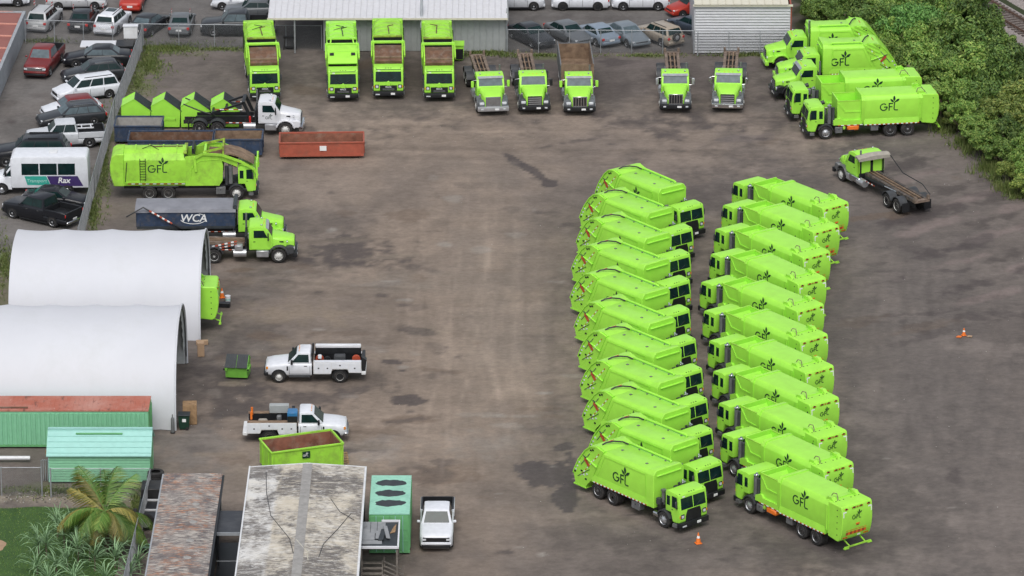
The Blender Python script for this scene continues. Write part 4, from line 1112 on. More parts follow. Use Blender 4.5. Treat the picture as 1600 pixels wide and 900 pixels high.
# ------------------------------------------------------------------ service trucks
def service_truck(label, loc, rz, gear):
    t = thing('service_truck', label, 'service truck', loc, rz)
    P = 'paint_white'
    hw = 1.0
    st = [(2.75, .78, .55, 1.05), (2.62, .9, .48, 1.18), (2.2, .98, .45, 1.26), (1.2, 1, .45, 1.36), (-.28, 1, .45, 1.36), (-.30, 1, .5, 1.36)]
    rings = []
    for x, k, zl, zt in st:
        w = hw * k
        rings.append([(x, -.88 * w, zl), (x, .88 * w, zl), (x, w, zl + .14), (x, w, zt - .2), (x, .95 * w, zt - .07), (x, .78 * w, zt), (x, -.78 * w, zt), (x, -.95 * w, zt - .07), (x, -w, zt - .2), (x, -w, zl + .14)])
    MB().loft(rings).build('body', P, t, 50)
    def ring(z, xa, xb, w, c=.12):
        return [(xa, -w + c, z), (xa, w - c, z), (xa - c * .5, w, z), (xb + c * .5, w, z), (xb, w - c, z), (xb, -w + c, z), (xb + c * .5, -w, z), (xa - c * .5, -w, z)]
    MB().loft([ring(1.32, 1.28, -.30, .94), ring(1.98, .62, -.26, .80), ring(2.06, .45, -.2, .68)]).build('cabin', P, t, 35)
    quad_panel('windscreen', 'glass', t, [(1.235, -.80, 1.38), (1.235, .80, 1.38), (.69, .70, 1.92), (.69, -.70, 1.92)], .03)
    quad_panel('rear_window', 'glass', t, [(-.305, .75, 1.42), (-.305, -.75, 1.42), (-.275, -.68, 1.9), (-.275, .68, 1.9)], .01)
    for s in (1, -1):
        q = [(1.02, s * .938, 1.40), (-.12, s * .938, 1.40), (-.10, s * .828, 1.90), (.56, s * .828, 1.90)]
        if s < 0: q = [q[1], q[0], q[3], q[2]]
        quad_panel('side_window', 'glass', t, q, .010)
        for x, kd in ((1.85, 'front'), (-2.15, 'dual')):
            MB().prism([(x + .52 * math.cos(R(a)), .42 + .52 * math.sin(R(a))) for a in range(-10, 191, 20)], 'y', s * .72, s * 1.004).build('wheel_arch', 'black', t, 0)
            wheel(t, x, s * 1.03, s, .41, .26 if kd == 'front' else .5, kd, 'rim_white')
        MB().tube([(1.05, s * 1.0, 1.36), (1.02, s * 1.2, 1.42)], .03, 5).build('mirror_arm', 'black', t)
        bx('mirror', 'black', t, .92, 1.06, s * 1.2 - .1, s * 1.2 + .1, 1.34, 1.66, .03)
        bx('headlight', 'headlight', t, 2.52, 2.70, s * .76 - .15, s * .76 + .15, .92, 1.12, .03)
        bx('indicator', 'amber', t, 2.56, 2.69, s * .9 - .03, s * .9 + .03, .92, 1.1, .01)
        q = MB(); q.box(1.16, 1.185, s * 1.0 - .004, s * 1.0 + .004, .62, 1.16); q.box(-.2, -.175, s * 1.0 - .004, s * 1.0 + .004, .62, 1.16); q.box(-.2, 1.18, s * 1.0 - .004, s * 1.0 + .004, .60, .625)
        tag(q.build('door_seam', 'black', t, 0), kind='stuff')
        bx('handle', 'black', t, .0, .2, s * 1.005 - .012, s * 1.005 + .012, 1.14, 1.18)
        if s: bx('fender_vent', 'black', t, 1.24, 1.34, s * 1.0 - .006, s * 1.0 + .006, .85, 1.15)
        bx('running_board', 'dark_plastic', t, -.2, 1.2, s * .98 - .07, s * .98 + .07, .40, .48)
        # service body: lockers along each side, each door its own panel
        lock = MB().prism([(-.42, .62), (-.42, 1.42), (-3.55, 1.42), (-3.55, .70), (-2.75, .70), (-2.65, .95), (-1.65, .95), (-1.55, .62)], 'y', s * .62, s * 1.02).build('locker_body', 'white_dirty', t, 0)
        for xa, xb, za in ((-.46, -1.05, .68), (-1.09, -1.58, .68), (-1.62, -2.7, 1.0), (-2.74, -3.5, .76)):
            dr = bx('locker_door', P, lock, xb, xa, s * 1.02 - .012, s * 1.02 + .012, za, 1.38, .006)
            bx('latch', 'black', dr, (xa + xb) / 2 - .05, (xa + xb) / 2 + .05, s * 1.032 - .01, s * 1.032 + .01, .98 if za < .9 else 1.18, 1.06 if za < .9 else 1.26)
        bx('locker_top', P if gear == 1 else 'rust_tan', t, -3.55, -.42, s * .82 - .2, s * .82 + .2, 1.422, 1.45, .01)
    bx('bumper', 'black' if gear == 1 else 'chrome', t, 2.55, 2.84, -.95, .95, .46, .72, .05)
    bx('front_grille', 'black', t, 2.66, 2.775, -.55, .55, .80, 1.06, .03)
    bx('bed_floor', 'black', t, -3.55, -.42, -.62, .62, .80, .86)
    for s in (1, -1): bx('bed_lining', 'black', t, -3.54, -.43, s * .61 - .012, s * .61 + .012, .86, 1.425)
    bx('rear_bumper', 'white_dirty', t, -3.85, -3.55, -1.0, 1.0, .55, .78, .03)
    chass = MB()
    for s in (1, -1): chass.box(-3.5, 1.8, s * .4 - .05, s * .4 + .05, .42, .62)
    chass.build('chassis_frame', 'chassis', t, 0)
    q = MB()
    for y in (-.5, -.2, 0, .2, .5): q.obox((.52, y, 2.055), (.03, .022, .018))
    tag(q.build('marker_lights', 'amber', t, 0), kind='stuff')
    if gear == 1:
        MB().box(-.40, -.34, -.95, .95, 1.45, 2.05).build('headache_rack', 'black', t, 0)
        MB().cyl((-.38, .35, 2.05), (-.38, .35, 2.5), .05, 6).build('beacon_post', 'black', t)
        bx('far_side_rack', 'white', t, -3.5, -.5, -.80, -.52, 1.85, 2.08, .04)
        bx('far_locker', 'black', t, -3.5, -.5, -.78, -.54, 1.45, 1.85)
        for x in (-.8, -3.2):
            MB().lathe([(-.12, .05), (-.12, .26), (-.08, .28), (.08, .28), (.12, .26), (.12, .05)], (x, .15, 1.35), 'y', 14).build('hose_reel', 'red_part', t)
        MB().lathe([(-.12, .05), (-.12, .24), (.12, .24), (.12, .05)], (-1.3, .2, 1.3), 'y', 12).build('hose_reel', 'black', t)
        bx('compressor', 'dark_plastic', t, -2.5, -1.75, .0, .45, 1.1, 1.68, .05)
        bx('canister', 'headlight', t, -.95, -.7, .32, .58, 1.5, 1.75, .04)
        bx('tailgate', 'black', t, -3.78, -3.58, -.9, .9, .78, 1.6, .03)
        MB().prism([(-3.82, .8), (-3.6, .8), (-3.6, 1.75), (-3.9, 1.55)], 'y', .45, .92).build('spool', 'black', t, 0)
    else:
        w = bx('welder', 'blue_machine', t, -1.0, -.36, -.98, -.18, 1.46, 2.1, .05)
        bx('welder_panel', 'black', w, -.99, -.37, -1.0, -.975, 1.0, 1.85)
        MB().lathe([(-.1, .05), (-.1, .3), (.1, .3), (.1, .05)], (-.65, .35, 1.75), 'x', 14).build('cable_reel', 'black', t)
        bx('far_tool_box', 'siding_grey', t, -2.2, -.95, .55, .98, 1.46, 2.0, .03)
        MB().cyl((-3.3, -.55, 1.5), (-3.3, -.55, 2.0), .07, 8).build('gas_bottle', 'orange', t)
        MB().cyl((-3.3, .50, 1.4), (-3.3, .50, 1.9), .07, 8).build('gas_bottle', 'orange', t)
        bx('vice', 'steel_grey', t, -1.7, -1.4, -.3, .0, 1.1, 1.6, .05)
        bx('coil', 'tarp_tan', t, -2.9, -2.3, -.1, .3, .9, 1.25, .08)
    return t

# ------------------------------------------------------------------ shuttle bus
def shuttle_bus(label, loc, rz):
    t = thing('shuttle_bus', label, 'bus', loc, rz)
    MB().prism([(2.15, .55), (2.15, 2.75), (1.9, 2.92), (-3.3, 2.95), (-3.45, 2.8), (-3.5, .55)], 'y', -1.15, 1.15).bevel(.10, 2, 30).build('body', 'paint_white', t)
    st = [(3.6, .55, .5, 1.05), (3.5, .8, .42, 1.2), (2.9, .95, .4, 1.38), (2.2, 1.0, .4, 1.45), (2.1, 1, .4, 1.45)]
    MB().loft([[(x, -k, zl), (x, k, zl), (x, k, zt - .15), (x, .8 * k, zt), (x, -.8 * k, zt), (x, -k, zt - .15)] for x, k, zl, zt in st]).build('bonnet', 'paint_white', t, 50)
    MB().prism([(2.75, 1.36), (2.1, 2.2), (1.9, 2.2), (1.9, 1.36)], 'y', -.98, .98).bevel(.05, 1, 30).build('cab', 'paint_white', t)
    quad_panel('windscreen', 'glass', t, [(2.73, -.85, 1.42), (2.73, .85, 1.42), (2.16, .78, 2.15), (2.16, -.78, 2.15)], .03)
    MB().prism([(2.3, 2.18), (1.9, 2.85), (1.7, 2.85), (1.7, 2.18)], 'y', -1.1, 1.1).bevel(.06, 1, 30).build('roof_cap', 'paint_white', t)
    for s in (1, -1):
        side_panel('cab_window', 'glass', t, [(2.55, 1.42), (2.16, 1.42), (2.16, 1.95)], s, .98, .012)
        for k in range(3):
            xa = 1.35 - k * 1.32
            bx('side_window', 'glass', t, xa - 1.24, xa, s * 1.15 - .012, s * 1.15 + .012, 1.55, 2.42, .004)
        for x in (2.85, -1.9):
            MB().prism([(x + .5 * math.cos(R(a)), .4 + .5 * math.sin(R(a))) for a in range(-10, 191, 20)], 'y', s * .7, s * (1.006 if x > 0 else 1.156)).build('wheel_arch', 'black', t, 0)
            wheel(t, x, s * (1.02 if x > 0 else 1.17), s, .39, .26, 'front', 'alloy')
        MB().prism([(.95, .78), (-.72, .78), (-.42, 1.46), (1.15, 1.46)], 'y', s * 1.15, s * 1.158).build('side_graphic', 'bin_teal', t, 0)
        MB().prism([(-.78, .70), (-3.1, .70), (-2.7, 1.46), (-.48, 1.46)], 'y', s * 1.15, s * 1.158).build('side_graphic', 'purple', t, 0)
        decal(t, text_mesh('Transport', .36, 'mint_roof', .004, .2), (.28, s * 1.16, 1.10), 'l' if s > 0 else 'r', 'lettering')
        decal(t, text_mesh('Rax', .58, 'sticker_white', .012, .15), (-1.7, s * 1.16, 1.12), 'l' if s > 0 else 'r', 'lettering')
        bx('mirror', 'black', t, 2.45, 2.6, s * 1.2 - .1, s * 1.2 + .1, 1.5, 1.85, .03)
        bx('headlight', 'headlight', t, 3.40, 3.56, s * .55 - .12, s * .55 + .12, .85, 1.05, .03)
    bx('bumper', 'dark_plastic', t, 3.5, 3.7, -.9, .9, .42, .62, .04)
    bx('roof_hatch', 'white_dirty', t, -1.2, -.6, -.35, .35, 2.94, 3.0, .02)
    return t

# ------------------------------------------------------------------ skips, bins, drums
def roll_box(name, label, L_, W, H, paint, inner, loc, rz, cat='roll-off container', ribs=9, load=None):
    t = thing(name, label, cat, loc, rz)
    z0 = .22
    for s in (1, -1):
        w = bx('side_wall', paint, t, -L_ / 2, L_ / 2, s * (W / 2 - .03) - .03, s * (W / 2 - .03) + .03, z0, H)
        bx('inner_lining', inner, w, -L_ / 2 + .07, L_ / 2 - .07, s * (W / 2 - .075) - .012, s * (W / 2 - .075) + .012, z0 + .08, H - .02)
        for i in range(ribs):
            x = -L_ / 2 + .15 + (L_ - .3) * i / (ribs - 1)
            bx('rib', paint, w, x - .05, x + .05, s * W / 2 - .04, s * W / 2 + .06, z0, H - .12)
        bx('top_rail', paint, t, -L_ / 2 - .04, L_ / 2 + .04, s * (W / 2) - .06, s * (W / 2) + .06, H - .02, H + .09, .015)
        bx('sill', paint, t, -L_ / 2, L_ / 2, s * (W / 2 - .02) - .08, s * (W / 2 - .02) + .08, z0 - .02, z0 + .12)
        bx('skid', 'chassis', t, -L_ / 2 + .2, L_ / 2 - .2, s * .45 - .08, s * .45 + .08, .02, z0)
        for x in (-L_ / 2 + .4, L_ / 2 - .4): MB().cyl((x, s * .9 - .08, .12), (x, s * .9 + .08, .12), .12, 10).build('roller', 'chassis', t)
    for e in (1, -1):
        w = bx('end_wall', paint, t, e * (L_ / 2 - .03) - .03, e * (L_ / 2 - .03) + .03, -W / 2 + .062, W / 2 - .062, z0, H - .005)
        bx('inner_lining', inner, w, e * (L_ / 2 - .075) - .012, e * (L_ / 2 - .075) + .012, -W / 2 + .09, W / 2 - .09, z0 + .08, H - .02)
        bx('end_rail', paint, t, e * (L_ / 2) - .06, e * (L_ / 2) + .06, -W / 2 + .062, W / 2 - .062, H - .015, H + .085, .015)
        for y in (-W / 4, W / 4): bx('rib', paint, w, e * L_ / 2 - .05, e * L_ / 2 + .06, y - .05, y + .05, z0, H - .1)
    bx('floor', inner, t, -L_ / 2 + .06, L_ / 2 - .06, -W / 2 + .06, W / 2 - .06, z0, z0 + .06)
    return t

def dumpster(name, label, loc, rz, paint='lime', lid='lid_grey', W=2.0, D=1.75, H=2.15, group=None):
    """front-load bin: peaked ends, one sloping lid"""
    t = thing(name, label, 'dumpster', loc, rz, group)
    prof = [(-W / 2, .12), (W / 2 - .08, .12), (W / 2, H * .60), (-.12, H), (-W / 2, H * .76)]
    MB().prism(prof, 'y', -D / 2, D / 2).build('bin_body', paint, t, 0)
    for s in (1, -1):
        pk = bx('fork_pocket', paint, t, -.10, .72, s * D / 2 - .03, s * D / 2 + .14, .62, .84, .01)
        bx('pocket_hole', 'black', pk, .715, .73, s * (D / 2 + .07) - .055, s * (D / 2 + .07) + .055, .66, .80)
    for a, b2 in ((prof[2], prof[3]), (prof[3], prof[4])):
        a, c = Vector(a), Vector(b2); n = Vector((-(c - a).y, (c - a).x)).normalized() * -.04
        for s in (1, -1): MB().prism([tuple(a), tuple(c), tuple(c + n), tuple(a + n)], 'y', s * (D / 2 - .05), s * (D / 2 + .03)).build('rim', paint, t, 0)
    a, c = Vector(prof[2]), Vector(prof[3])
    d = (c - a).normalized(); n = Vector((d.y, -d.x))
    if n.y < 0: n = -n
    for k in range(2):
        y0 = -D / 2 - .02 + k * (D / 2 + .03)
        ld = MB().prism([tuple(a - d * .1 + n * .045), tuple(c + d * .02 + n * .045), tuple(c + d * .02 + n * .085), tuple(a - d * .1 + n * .085)], 'y', y0, y0 + D / 2 - .01)
        lo = ld.build('lid', lid, t, 0)
        q = MB()
        for i in range(5):
            yy = y0 + .1 + i * (D / 2 - .2) / 4
            q.prism([tuple(a + n * .083), tuple(c - d * .05 + n * .083), tuple(c - d * .05 + n * .105), tuple(a + n * .105)], 'y', yy - .02, yy + .02)
        tag(q.build('lid_rib', lid, lo, 0), kind='stuff')
    bx('base_skid', 'chassis', t, -W / 2 + .1, W / 2 - .2, -D / 2 + .1, D / 2 - .1, .02, .125)
    return t

def tyre_thing(label, loc, rot, r=.5, w=.28, group=None):
    k = ('loose', r, w)
    if k not in _wm:
        b = MB().lathe([(0.02, .56 * r), (0, .62 * r), (0, .8 * r), (.012, .93 * r), (.05, r), (w - .05, r), (w - .012, .93 * r), (w, .8 * r), (w, .62 * r), (w - .02, .56 * r)], (0, 0, 0), 'y', 22)
        # open bore: drop the two end caps
        caps = [f for f in b.bm.faces if len(f.verts) > 4]
        bmesh.ops.delete(b.bm, geom=caps, context='FACES_ONLY')
        _wm[k] = b.mesh('tyre', 'rubber', 30)
    o = put('loose_tyre', _wm[k], None, loc, rot)
    return tag(o, label, 'tyre', group)

def cone(label, loc, tip=0.0):
    t = thing('traffic_cone', label, 'traffic cone', loc)
    t.rotation_euler = (0, tip, .4)
    MB().lathe([(.03, .17), (.70, .03), (.71, .005)], (0, 0, 0), 'z', 14).build('cone_body', 'orange', t)
    MB().lathe([(.36, .108), (.50, .078)], (0, 0, 0), 'z', 14).build('reflective_band', 'sticker_white', t)
    bx('base', 'orange', t, -.19, .19, -.19, .19, 0.005, .045, .01)
    return t

# ------------------------------------------------------------------ chain-link fence
def fence(label, pts, h=1.9, step=2.6, name='chain_link_fence', pitch=.075, wire=.006):
    p0 = Vector((*pts[0], 0))
    t = thing(name, label, 'fence', p0)
    wires, wtop = MB(), MB()
    for a, c in zip(pts, pts[1:]):
        a, c = Vector((*a, 0)) - p0, Vector((*c, 0)) - p0
        L_ = (c - a).length; d = (c - a) / L_
        n = max(1, round(L_ / step))
        for i in range(n + 1):
            q = a + d * (L_ * i / n)
            MB().cyl((q.x, q.y, 0), (q.x, q.y, h + .05), .035 if 0 < i < n else .05, 7).build('fence_post', 'galv', t)
        MB().cyl((a.x, a.y, h), (c.x, c.y, h), .025, 6).build('top_rail', 'galv', t)
        nrm = Vector((-d.y, d.x, 0)) * wire * .5
        k = int(L_ / pitch)
        for sgn in (1, -1):
            for i in range(-int(h / pitch), k):
                s0, s1 = i * pitch, i * pitch + h
                z0, z1 = .04, h
                f0, f1 = max(0.0, -s0) / h, 1 - max(0.0, s1 - L_) / h
                if f1 <= f0: continue
                u0, u1 = s0 + f0 * h, s0 + f1 * h
                y0, y1 = z0 + (z1 - z0) * f0, z0 + (z1 - z0) * f1
                if sgn < 0: u0, u1 = L_ - u0, L_ - u1
                A, B = a + d * u0 + Vector((0, 0, y0)), a + d * u1 + Vector((0, 0, y1))
                up = Vector((0, 0, wire * .7))
                wires.faces([A - up + nrm, A + up + nrm, B + up + nrm, B - up + nrm], [(0, 1, 2, 3)])
                wires.faces([A - nrm, A + nrm, B + nrm, B - nrm], [(0, 1, 2, 3)])
    tag(wires.build('wire_mesh', 'wire', t, 0), kind='stuff')
    return t

# ------------------------------------------------------------------ arched tents
def arch(a, h, n=28, p=2.6):
    """superellipse arch (y, z) from the near foot (y=-a) over the top to the far foot"""
    out = []
    for i in range(n + 1):
        t = math.pi * i / n
        c, s = math.cos(t), math.sin(t)
        out.append((-a * math.copysign(abs(c) ** (2 / p), c), h * abs(s) ** (2 / p)))
    return out

def tent(name, label, x0, x1, yc, a, h, bays, p=2.35):
    t = thing(name, label, 'tent', (x1, yc, 0))
    L_ = x1 - x0
    A = arch(a, h, 40, p)
    rings = []
    N = bays * 6
    for i in range(N + 1):
        f = (i % 6) / 6.0
        sag = .115 * math.sin(math.pi * f) ** .8
        x = -L_ + L_ * i / N
        ring = []
        for k, (y, z) in enumerate(A):
            u = k / 40.0
            wv = .03 * math.sin(5 * u + i * .7) * (1 - abs(2 * u - 1)) + .05 * (1 if z < .8 else 0) * math.sin(i * 1.9)
            ring.append((x, y * (1 - sag / a) + (wv if z < 1 else 0), max(0, z - sag * (z / h)) ))
        rings.append(ring)
    MB().loft(rings, closed=False, caps=False).build('cover', 'tent_white', t, 60)
    inr = []
    for i in (0, 1):
        inr.append([(-L_ + .1 + (L_ - .25) * i, y * .975, z * .975) for y, z in A])
    MB().loft(inr, closed=False, caps=False).build('inner_lining', 'tent_inner', t, 60)
    for i in range(bays + 1):
        x = -L_ + .06 + (L_ - .12) * i / bays
        MB().tube([(x, y * .985, z * .985) for y, z in A[::2]], .05, 6).build('hoop', 'galv', t)
    # hemmed edge rope on the open end
    MB().tube([(.0, y * 1.004, z * 1.004) for y, z in A], .06, 6).build('edge_hem', 'tent_white', t)
    # closed back end
    b = MB()
    b.faces([(-L_ + .05, y * .99, z * .99) for y, z in A], [tuple(range(len(A)))])
    b.build('back_wall', 'tent_inner', t, 0)
    # gathered end curtain tied back at the far side, with lacing
    cur = []
    for k in range(20, 39):
        y, z = A[k]
        cur.append([(-.12, y * .985, z * .985), (-.18 - .05 * (k % 2), y * .90, z * .93 if z > .3 else 0.02)])
    MB().loft(cur, closed=False, caps=False).build('end_curtain', 'tent_inner', t, 40)
    MB().tube([(-.02, y * .93, max(z * .95, .05)) for y, z in A[20:40]], .03, 5).build('tie_rope', 'black', t)
    return t

# ------------------------------------------------------------------ plants
def leaf_cloud(name, m, seed, n, rx, ry, rz, clumps, leaf, flat=.55, zlift=0.0):
    rg = random.Random(seed)
    cl = []
    for _ in range(clumps):
        th = rg.uniform(0, 2 * math.pi); ph = math.acos(rg.uniform(-.35, 1)); rr = rg.uniform(.45, .95)
        cl.append((Vector((rx * rr * math.sin(ph) * math.cos(th), ry * rr * math.sin(ph) * math.sin(th), rz * rr * math.cos(ph))), rg.uniform(.15, .36)))
    vs, fs = [], []
    for i in range(n):
        c, cr = cl[i % clumps]
        v = Vector((rg.gauss(0, 1), rg.gauss(0, 1), rg.gauss(0, 1))).normalized()
        rad = cr * (rg.random() ** .35)
        p = c + Vector((v.x * rad * rx, v.y * rad * ry, v.z * rad * rz * .9 + .1))
        nrm = (v * .6 + Vector((rg.uniform(-1, 1), rg.uniform(-1, 1), rg.uniform(-.1, 1.2))) * flat).normalized()
        t1 = nrm.orthogonal().normalized(); t2 = nrm.cross(t1)
        a = rg.uniform(0, 6.28); u = (t1 * math.cos(a) + t2 * math.sin(a)); w = nrm.cross(u)
        s = leaf * rg.uniform(.6, 1.35)
        k = len(vs)
        vs += [p - u * s, p + w * s * .45 + nrm * s * .1, p + u * s, p - w * s * .45 + nrm * s * .1]
        fs.append((k, k + 1, k + 2, k + 3))
    me = bpy.data.meshes.new(name)
    me.from_pydata([(v.x, v.y, v.z + zlift) for v in vs], [], fs)
    me.materials.append(M[m])
    return me

def limb_mesh(name, seed, h, spread, n=6):
    rg = random.Random(seed)
    b = MB()
    b.tube([(0, 0, -.2), (rg.uniform(-.1, .1), rg.uniform(-.1, .1), h * .35), (rg.uniform(-.2, .2), rg.uniform(-.2, .2), h * .75)], .10, 6)
    for i in range(n):
        a = rg.uniform(0, 6.28); z0 = h * rg.uniform(.2, .6)
        b.tube([(0, 0, z0), (math.cos(a) * spread * .4, math.sin(a) * spread * .4, z0 + h * .18), (math.cos(a) * spread * .8, math.sin(a) * spread * .8, z0 + h * .38)], .045, 5)
    return b.mesh(name, 'bark', 40)
# ------------------------------------------------------------------ ground
def vnoise(x, y, seed):
    """value noise, vectorised"""
    xi, yi = np.floor(x).astype(np.int64), np.floor(y).astype(np.int64)
    xf, yf = x - xi, y - yi
    def hsh(a, b):
        h = (a * 374761393 + b * 668265263 + seed * 974634777) & 0x7fffffff
        h = ((h ^ (h >> 13)) * 1274126177) & 0x7fffffff
        return ((h ^ (h >> 16)) & 0xffff) / 65535.0
    u, v = xf * xf * (3 - 2 * xf), yf * yf * (3 - 2 * yf)
    a, b, c, d = hsh(xi, yi), hsh(xi + 1, yi), hsh(xi, yi + 1), hsh(xi + 1, yi + 1)
    return (a * (1 - u) + b * u) * (1 - v) + (c * (1 - u) + d * u) * v
def fbm(x, y, seed, oct=5, rough=.55):
    s, a, t = 0, 1, 0
    for k in range(oct):
        ca, sa = math.cos(.6 + k * 1.1), math.sin(.6 + k * 1.1)          # turn every octave so that no lattice shows
        s = s + a * vnoise((x * ca - y * sa) * 2 ** k + 31.7 * k, (x * sa + y * ca) * 2 ** k, seed + k * 17)
        t += a; a *= rough
    return np.clip((s / t - .5) * 1.9 + .5, 0, 1)
def sstep(a, b, x):
    t = np.clip((x - a) / (b - a), 0, 1); return t * t * (3 - 2 * t)

def build_ground():
    gx0, gx1, gy0, gy1, st = -58.0, 58.0, 248.0, 412.0, .23
    nx, ny = int((gx1 - gx0) / st) + 1, int((gy1 - gy0) / st) + 1
    X, Y = np.meshgrid(np.linspace(gx0, gx1, nx), np.linspace(gy0, gy1, ny))
    s, c = math.sin(CAM_TILT), math.cos(CAM_TILT)
    dep = Y * c + CAM_H * s
    px = 800 + 7750 * X / dep
    py = 450 - 7750 * (Y * s - CAM_H * c) / dep
    big = fbm(X / 14, Y / 18, 3, 5); mid = fbm(X / 4, Y / 6, 11, 5); fine = fbm(X / 1.1, Y / 1.6, 23, 4); grit = fbm(X / .55, Y / .5, 29, 3)
    tan_ = np.array([0.232, 0.184, 0.147]); grey = np.array([0.150, 0.128, 0.115]); dark = np.array([0.074, 0.062, 0.060]); pale = np.array([0.31, 0.285, 0.255])
    # tan in the middle of the yard and in front of the tents, greyer to the right and at the back
    w = sstep(.36, .64, big * .55 + mid * .45) * .55
    centre = np.exp(-((px - 690) / 210) ** 2 - ((py - 520) / 330) ** 2) * .85
    centre += np.exp(-((px - 800) / 500) ** 2 - ((py - 215) / 45) ** 2) * .40
    centre += np.exp(-((px - 560) / 230) ** 2 - ((py - 680) / 70) ** 2) * .35
    rightside = sstep(1280, 1360, px) * .5
    top = sstep(190, 110, py) * .35
    w = np.clip(w * .6 + centre - rightside - top + .05, 0, 1)
    C = grey[None, None] * (1 - w[..., None]) + tan_[None, None] * w[..., None]
    streak = fbm(X / 5.0, Y / 1.3, 131, 4)
    C = C * (0.97 + .18 * (mid - .5) + .22 * (big - .5) + .16 * (fine - .5) + .12 * (grit - .5) + .16 * (streak - .5))[..., None]
    dx = (fbm(X / 2.2, Y / 3.5, 51, 4) - .5) * 2; dy = (fbm(X / 2.2 + 40, Y / 3.5, 77, 4) - .5) * 2
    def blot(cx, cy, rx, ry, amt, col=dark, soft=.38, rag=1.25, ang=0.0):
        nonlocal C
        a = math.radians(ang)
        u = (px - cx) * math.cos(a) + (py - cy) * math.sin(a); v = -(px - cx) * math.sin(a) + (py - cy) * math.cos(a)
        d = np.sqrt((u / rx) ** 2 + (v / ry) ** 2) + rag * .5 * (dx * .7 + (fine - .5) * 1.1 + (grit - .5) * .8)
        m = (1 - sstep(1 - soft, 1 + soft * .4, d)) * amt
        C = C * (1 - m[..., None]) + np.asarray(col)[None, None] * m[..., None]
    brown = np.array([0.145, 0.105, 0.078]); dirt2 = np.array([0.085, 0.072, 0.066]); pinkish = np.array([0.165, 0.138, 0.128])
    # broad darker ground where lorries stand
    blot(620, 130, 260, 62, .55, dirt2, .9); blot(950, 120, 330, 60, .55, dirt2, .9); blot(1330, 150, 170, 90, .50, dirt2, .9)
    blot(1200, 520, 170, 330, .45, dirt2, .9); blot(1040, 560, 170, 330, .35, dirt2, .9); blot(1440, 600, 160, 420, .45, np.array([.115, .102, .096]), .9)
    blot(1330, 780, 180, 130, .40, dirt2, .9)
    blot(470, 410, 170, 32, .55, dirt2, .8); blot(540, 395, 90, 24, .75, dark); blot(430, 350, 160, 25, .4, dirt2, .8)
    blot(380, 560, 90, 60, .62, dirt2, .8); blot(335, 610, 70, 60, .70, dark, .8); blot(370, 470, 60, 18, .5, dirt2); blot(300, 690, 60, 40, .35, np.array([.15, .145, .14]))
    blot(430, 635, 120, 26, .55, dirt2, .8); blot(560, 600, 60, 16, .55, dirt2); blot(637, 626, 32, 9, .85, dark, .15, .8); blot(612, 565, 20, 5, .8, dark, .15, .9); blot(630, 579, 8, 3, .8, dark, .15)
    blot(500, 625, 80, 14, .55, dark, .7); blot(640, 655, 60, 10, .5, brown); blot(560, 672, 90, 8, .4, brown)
    oil = np.array([0.080, 0.069, 0.067])
    blot(884, 783, 24, 20, .95, oil, .14, .9); blot(866, 738, 44, 21, .92, oil, .14, 1.0); blot(889, 760, 12, 26, .9, oil, .16, .7); blot(838, 728, 24, 9, .8, oil, .16, 1.1); blot(880, 698, 19, 8, .85, oil, .16, .9, -12); blot(893, 722, 9, 22, .8, oil, .2, .8, -20); blot(860, 672, 34, 6, .35, oil, .3); blot(910, 825, 80, 30, .25, dirt2)
    blot(800, 248, 26, 5, .85, dark, .18, .9, 30); blot(860, 286, 15, 6, .9, dark, .14, .5); blot(838, 270, 22, 5, .85, dark, .18, .9, 34); blot(822, 262, 12, 4, .85, dark, .18, .8, 30)
    blot(960, 97, 40, 6, .7, dark); blot(1010, 100, 50, 5, .4, dirt2); blot(985, 192, 40, 10, .5, dark); blot(1060, 214, 22, 6, .55, dark); blot(1180, 190, 60, 12, .3, dark)
    blot(900, 176, 50, 7, .4, dark); blot(420, 220, 180, 20, .3, dirt2)
    blot(690, 745, 60, 16, .5, brown); blot(640, 745, 70, 12, .3, dark); blot(790, 862, 18, 6, .7, dark); blot(640, 800, 60, 60, .22, dirt2); blot(690, 720, 22, 6, .5, dark)
    for k, (cx, cy) in enumerate(((1420, 255), (1500, 290), (1455, 330), (1545, 345), (1500, 385), (1575, 400), (1540, 440), (1590, 300))):
        blot(cx, cy, 62, 10, .85, dark if k % 2 == 0 else dirt2, .6, 1.3, -14); blot(cx + 12, cy + 20, 58, 7, .80, np.array([.20, .16, .147]), .6, 1.3, -14)
    blot(1490, 745, 14, 12, .6, dark); blot(1560, 520, 80, 40, .3, dirt2); blot(1240, 870, 160, 26, .4, dark, .8); blot(1000, 850, 60, 14, .35, dirt2)
    blot(760, 480, 80, 190, .22, np.array([.27, .228, .188]), .9); blot(480, 490, 110, 16, .55, np.array([.27, .215, .16]), .8); blot(560, 705, 90, 20, .5, np.array([.29, .26, .235]), .8); blot(720, 690, 80, 22, .3, pale, .8)
    blot(600, 440, 100, 18, .35, np.array([.26, .22, .18]), .8)
    rg = random.Random(5)
    for _ in range(90):          # mottled mud in front of the tents and along the left side
        cx, cy = rg.uniform(300, 700), rg.uniform(330, 720)
        if cx > 560 and rg.random() < .5: continue
        col = (dark, dirt2, brown, np.array([.25, .205, .16]), np.array([.23, .20, .175]))[rg.randrange(5)]
        blot(cx, cy, rg.uniform(14, 60), rg.uniform(3, 9), rg.uniform(.25, .6), col, .5, 1.6, rg.uniform(-8, 8))
    for _ in range(60):          # churned soil at the far right and along the back
        if rg.random() < .5: cx, cy = rg.uniform(1340, 1600), rg.uniform(220, 560)
        else: cx, cy = rg.uniform(380, 1240), rg.uniform(90, 240)
        blot(cx, cy, rg.uniform(14, 60), rg.uniform(2.5, 8), rg.uniform(.25, .55), (dark, dirt2, pinkish, brown)[rg.randrange(4)], .5, 1.6, rg.uniform(-14, 4))
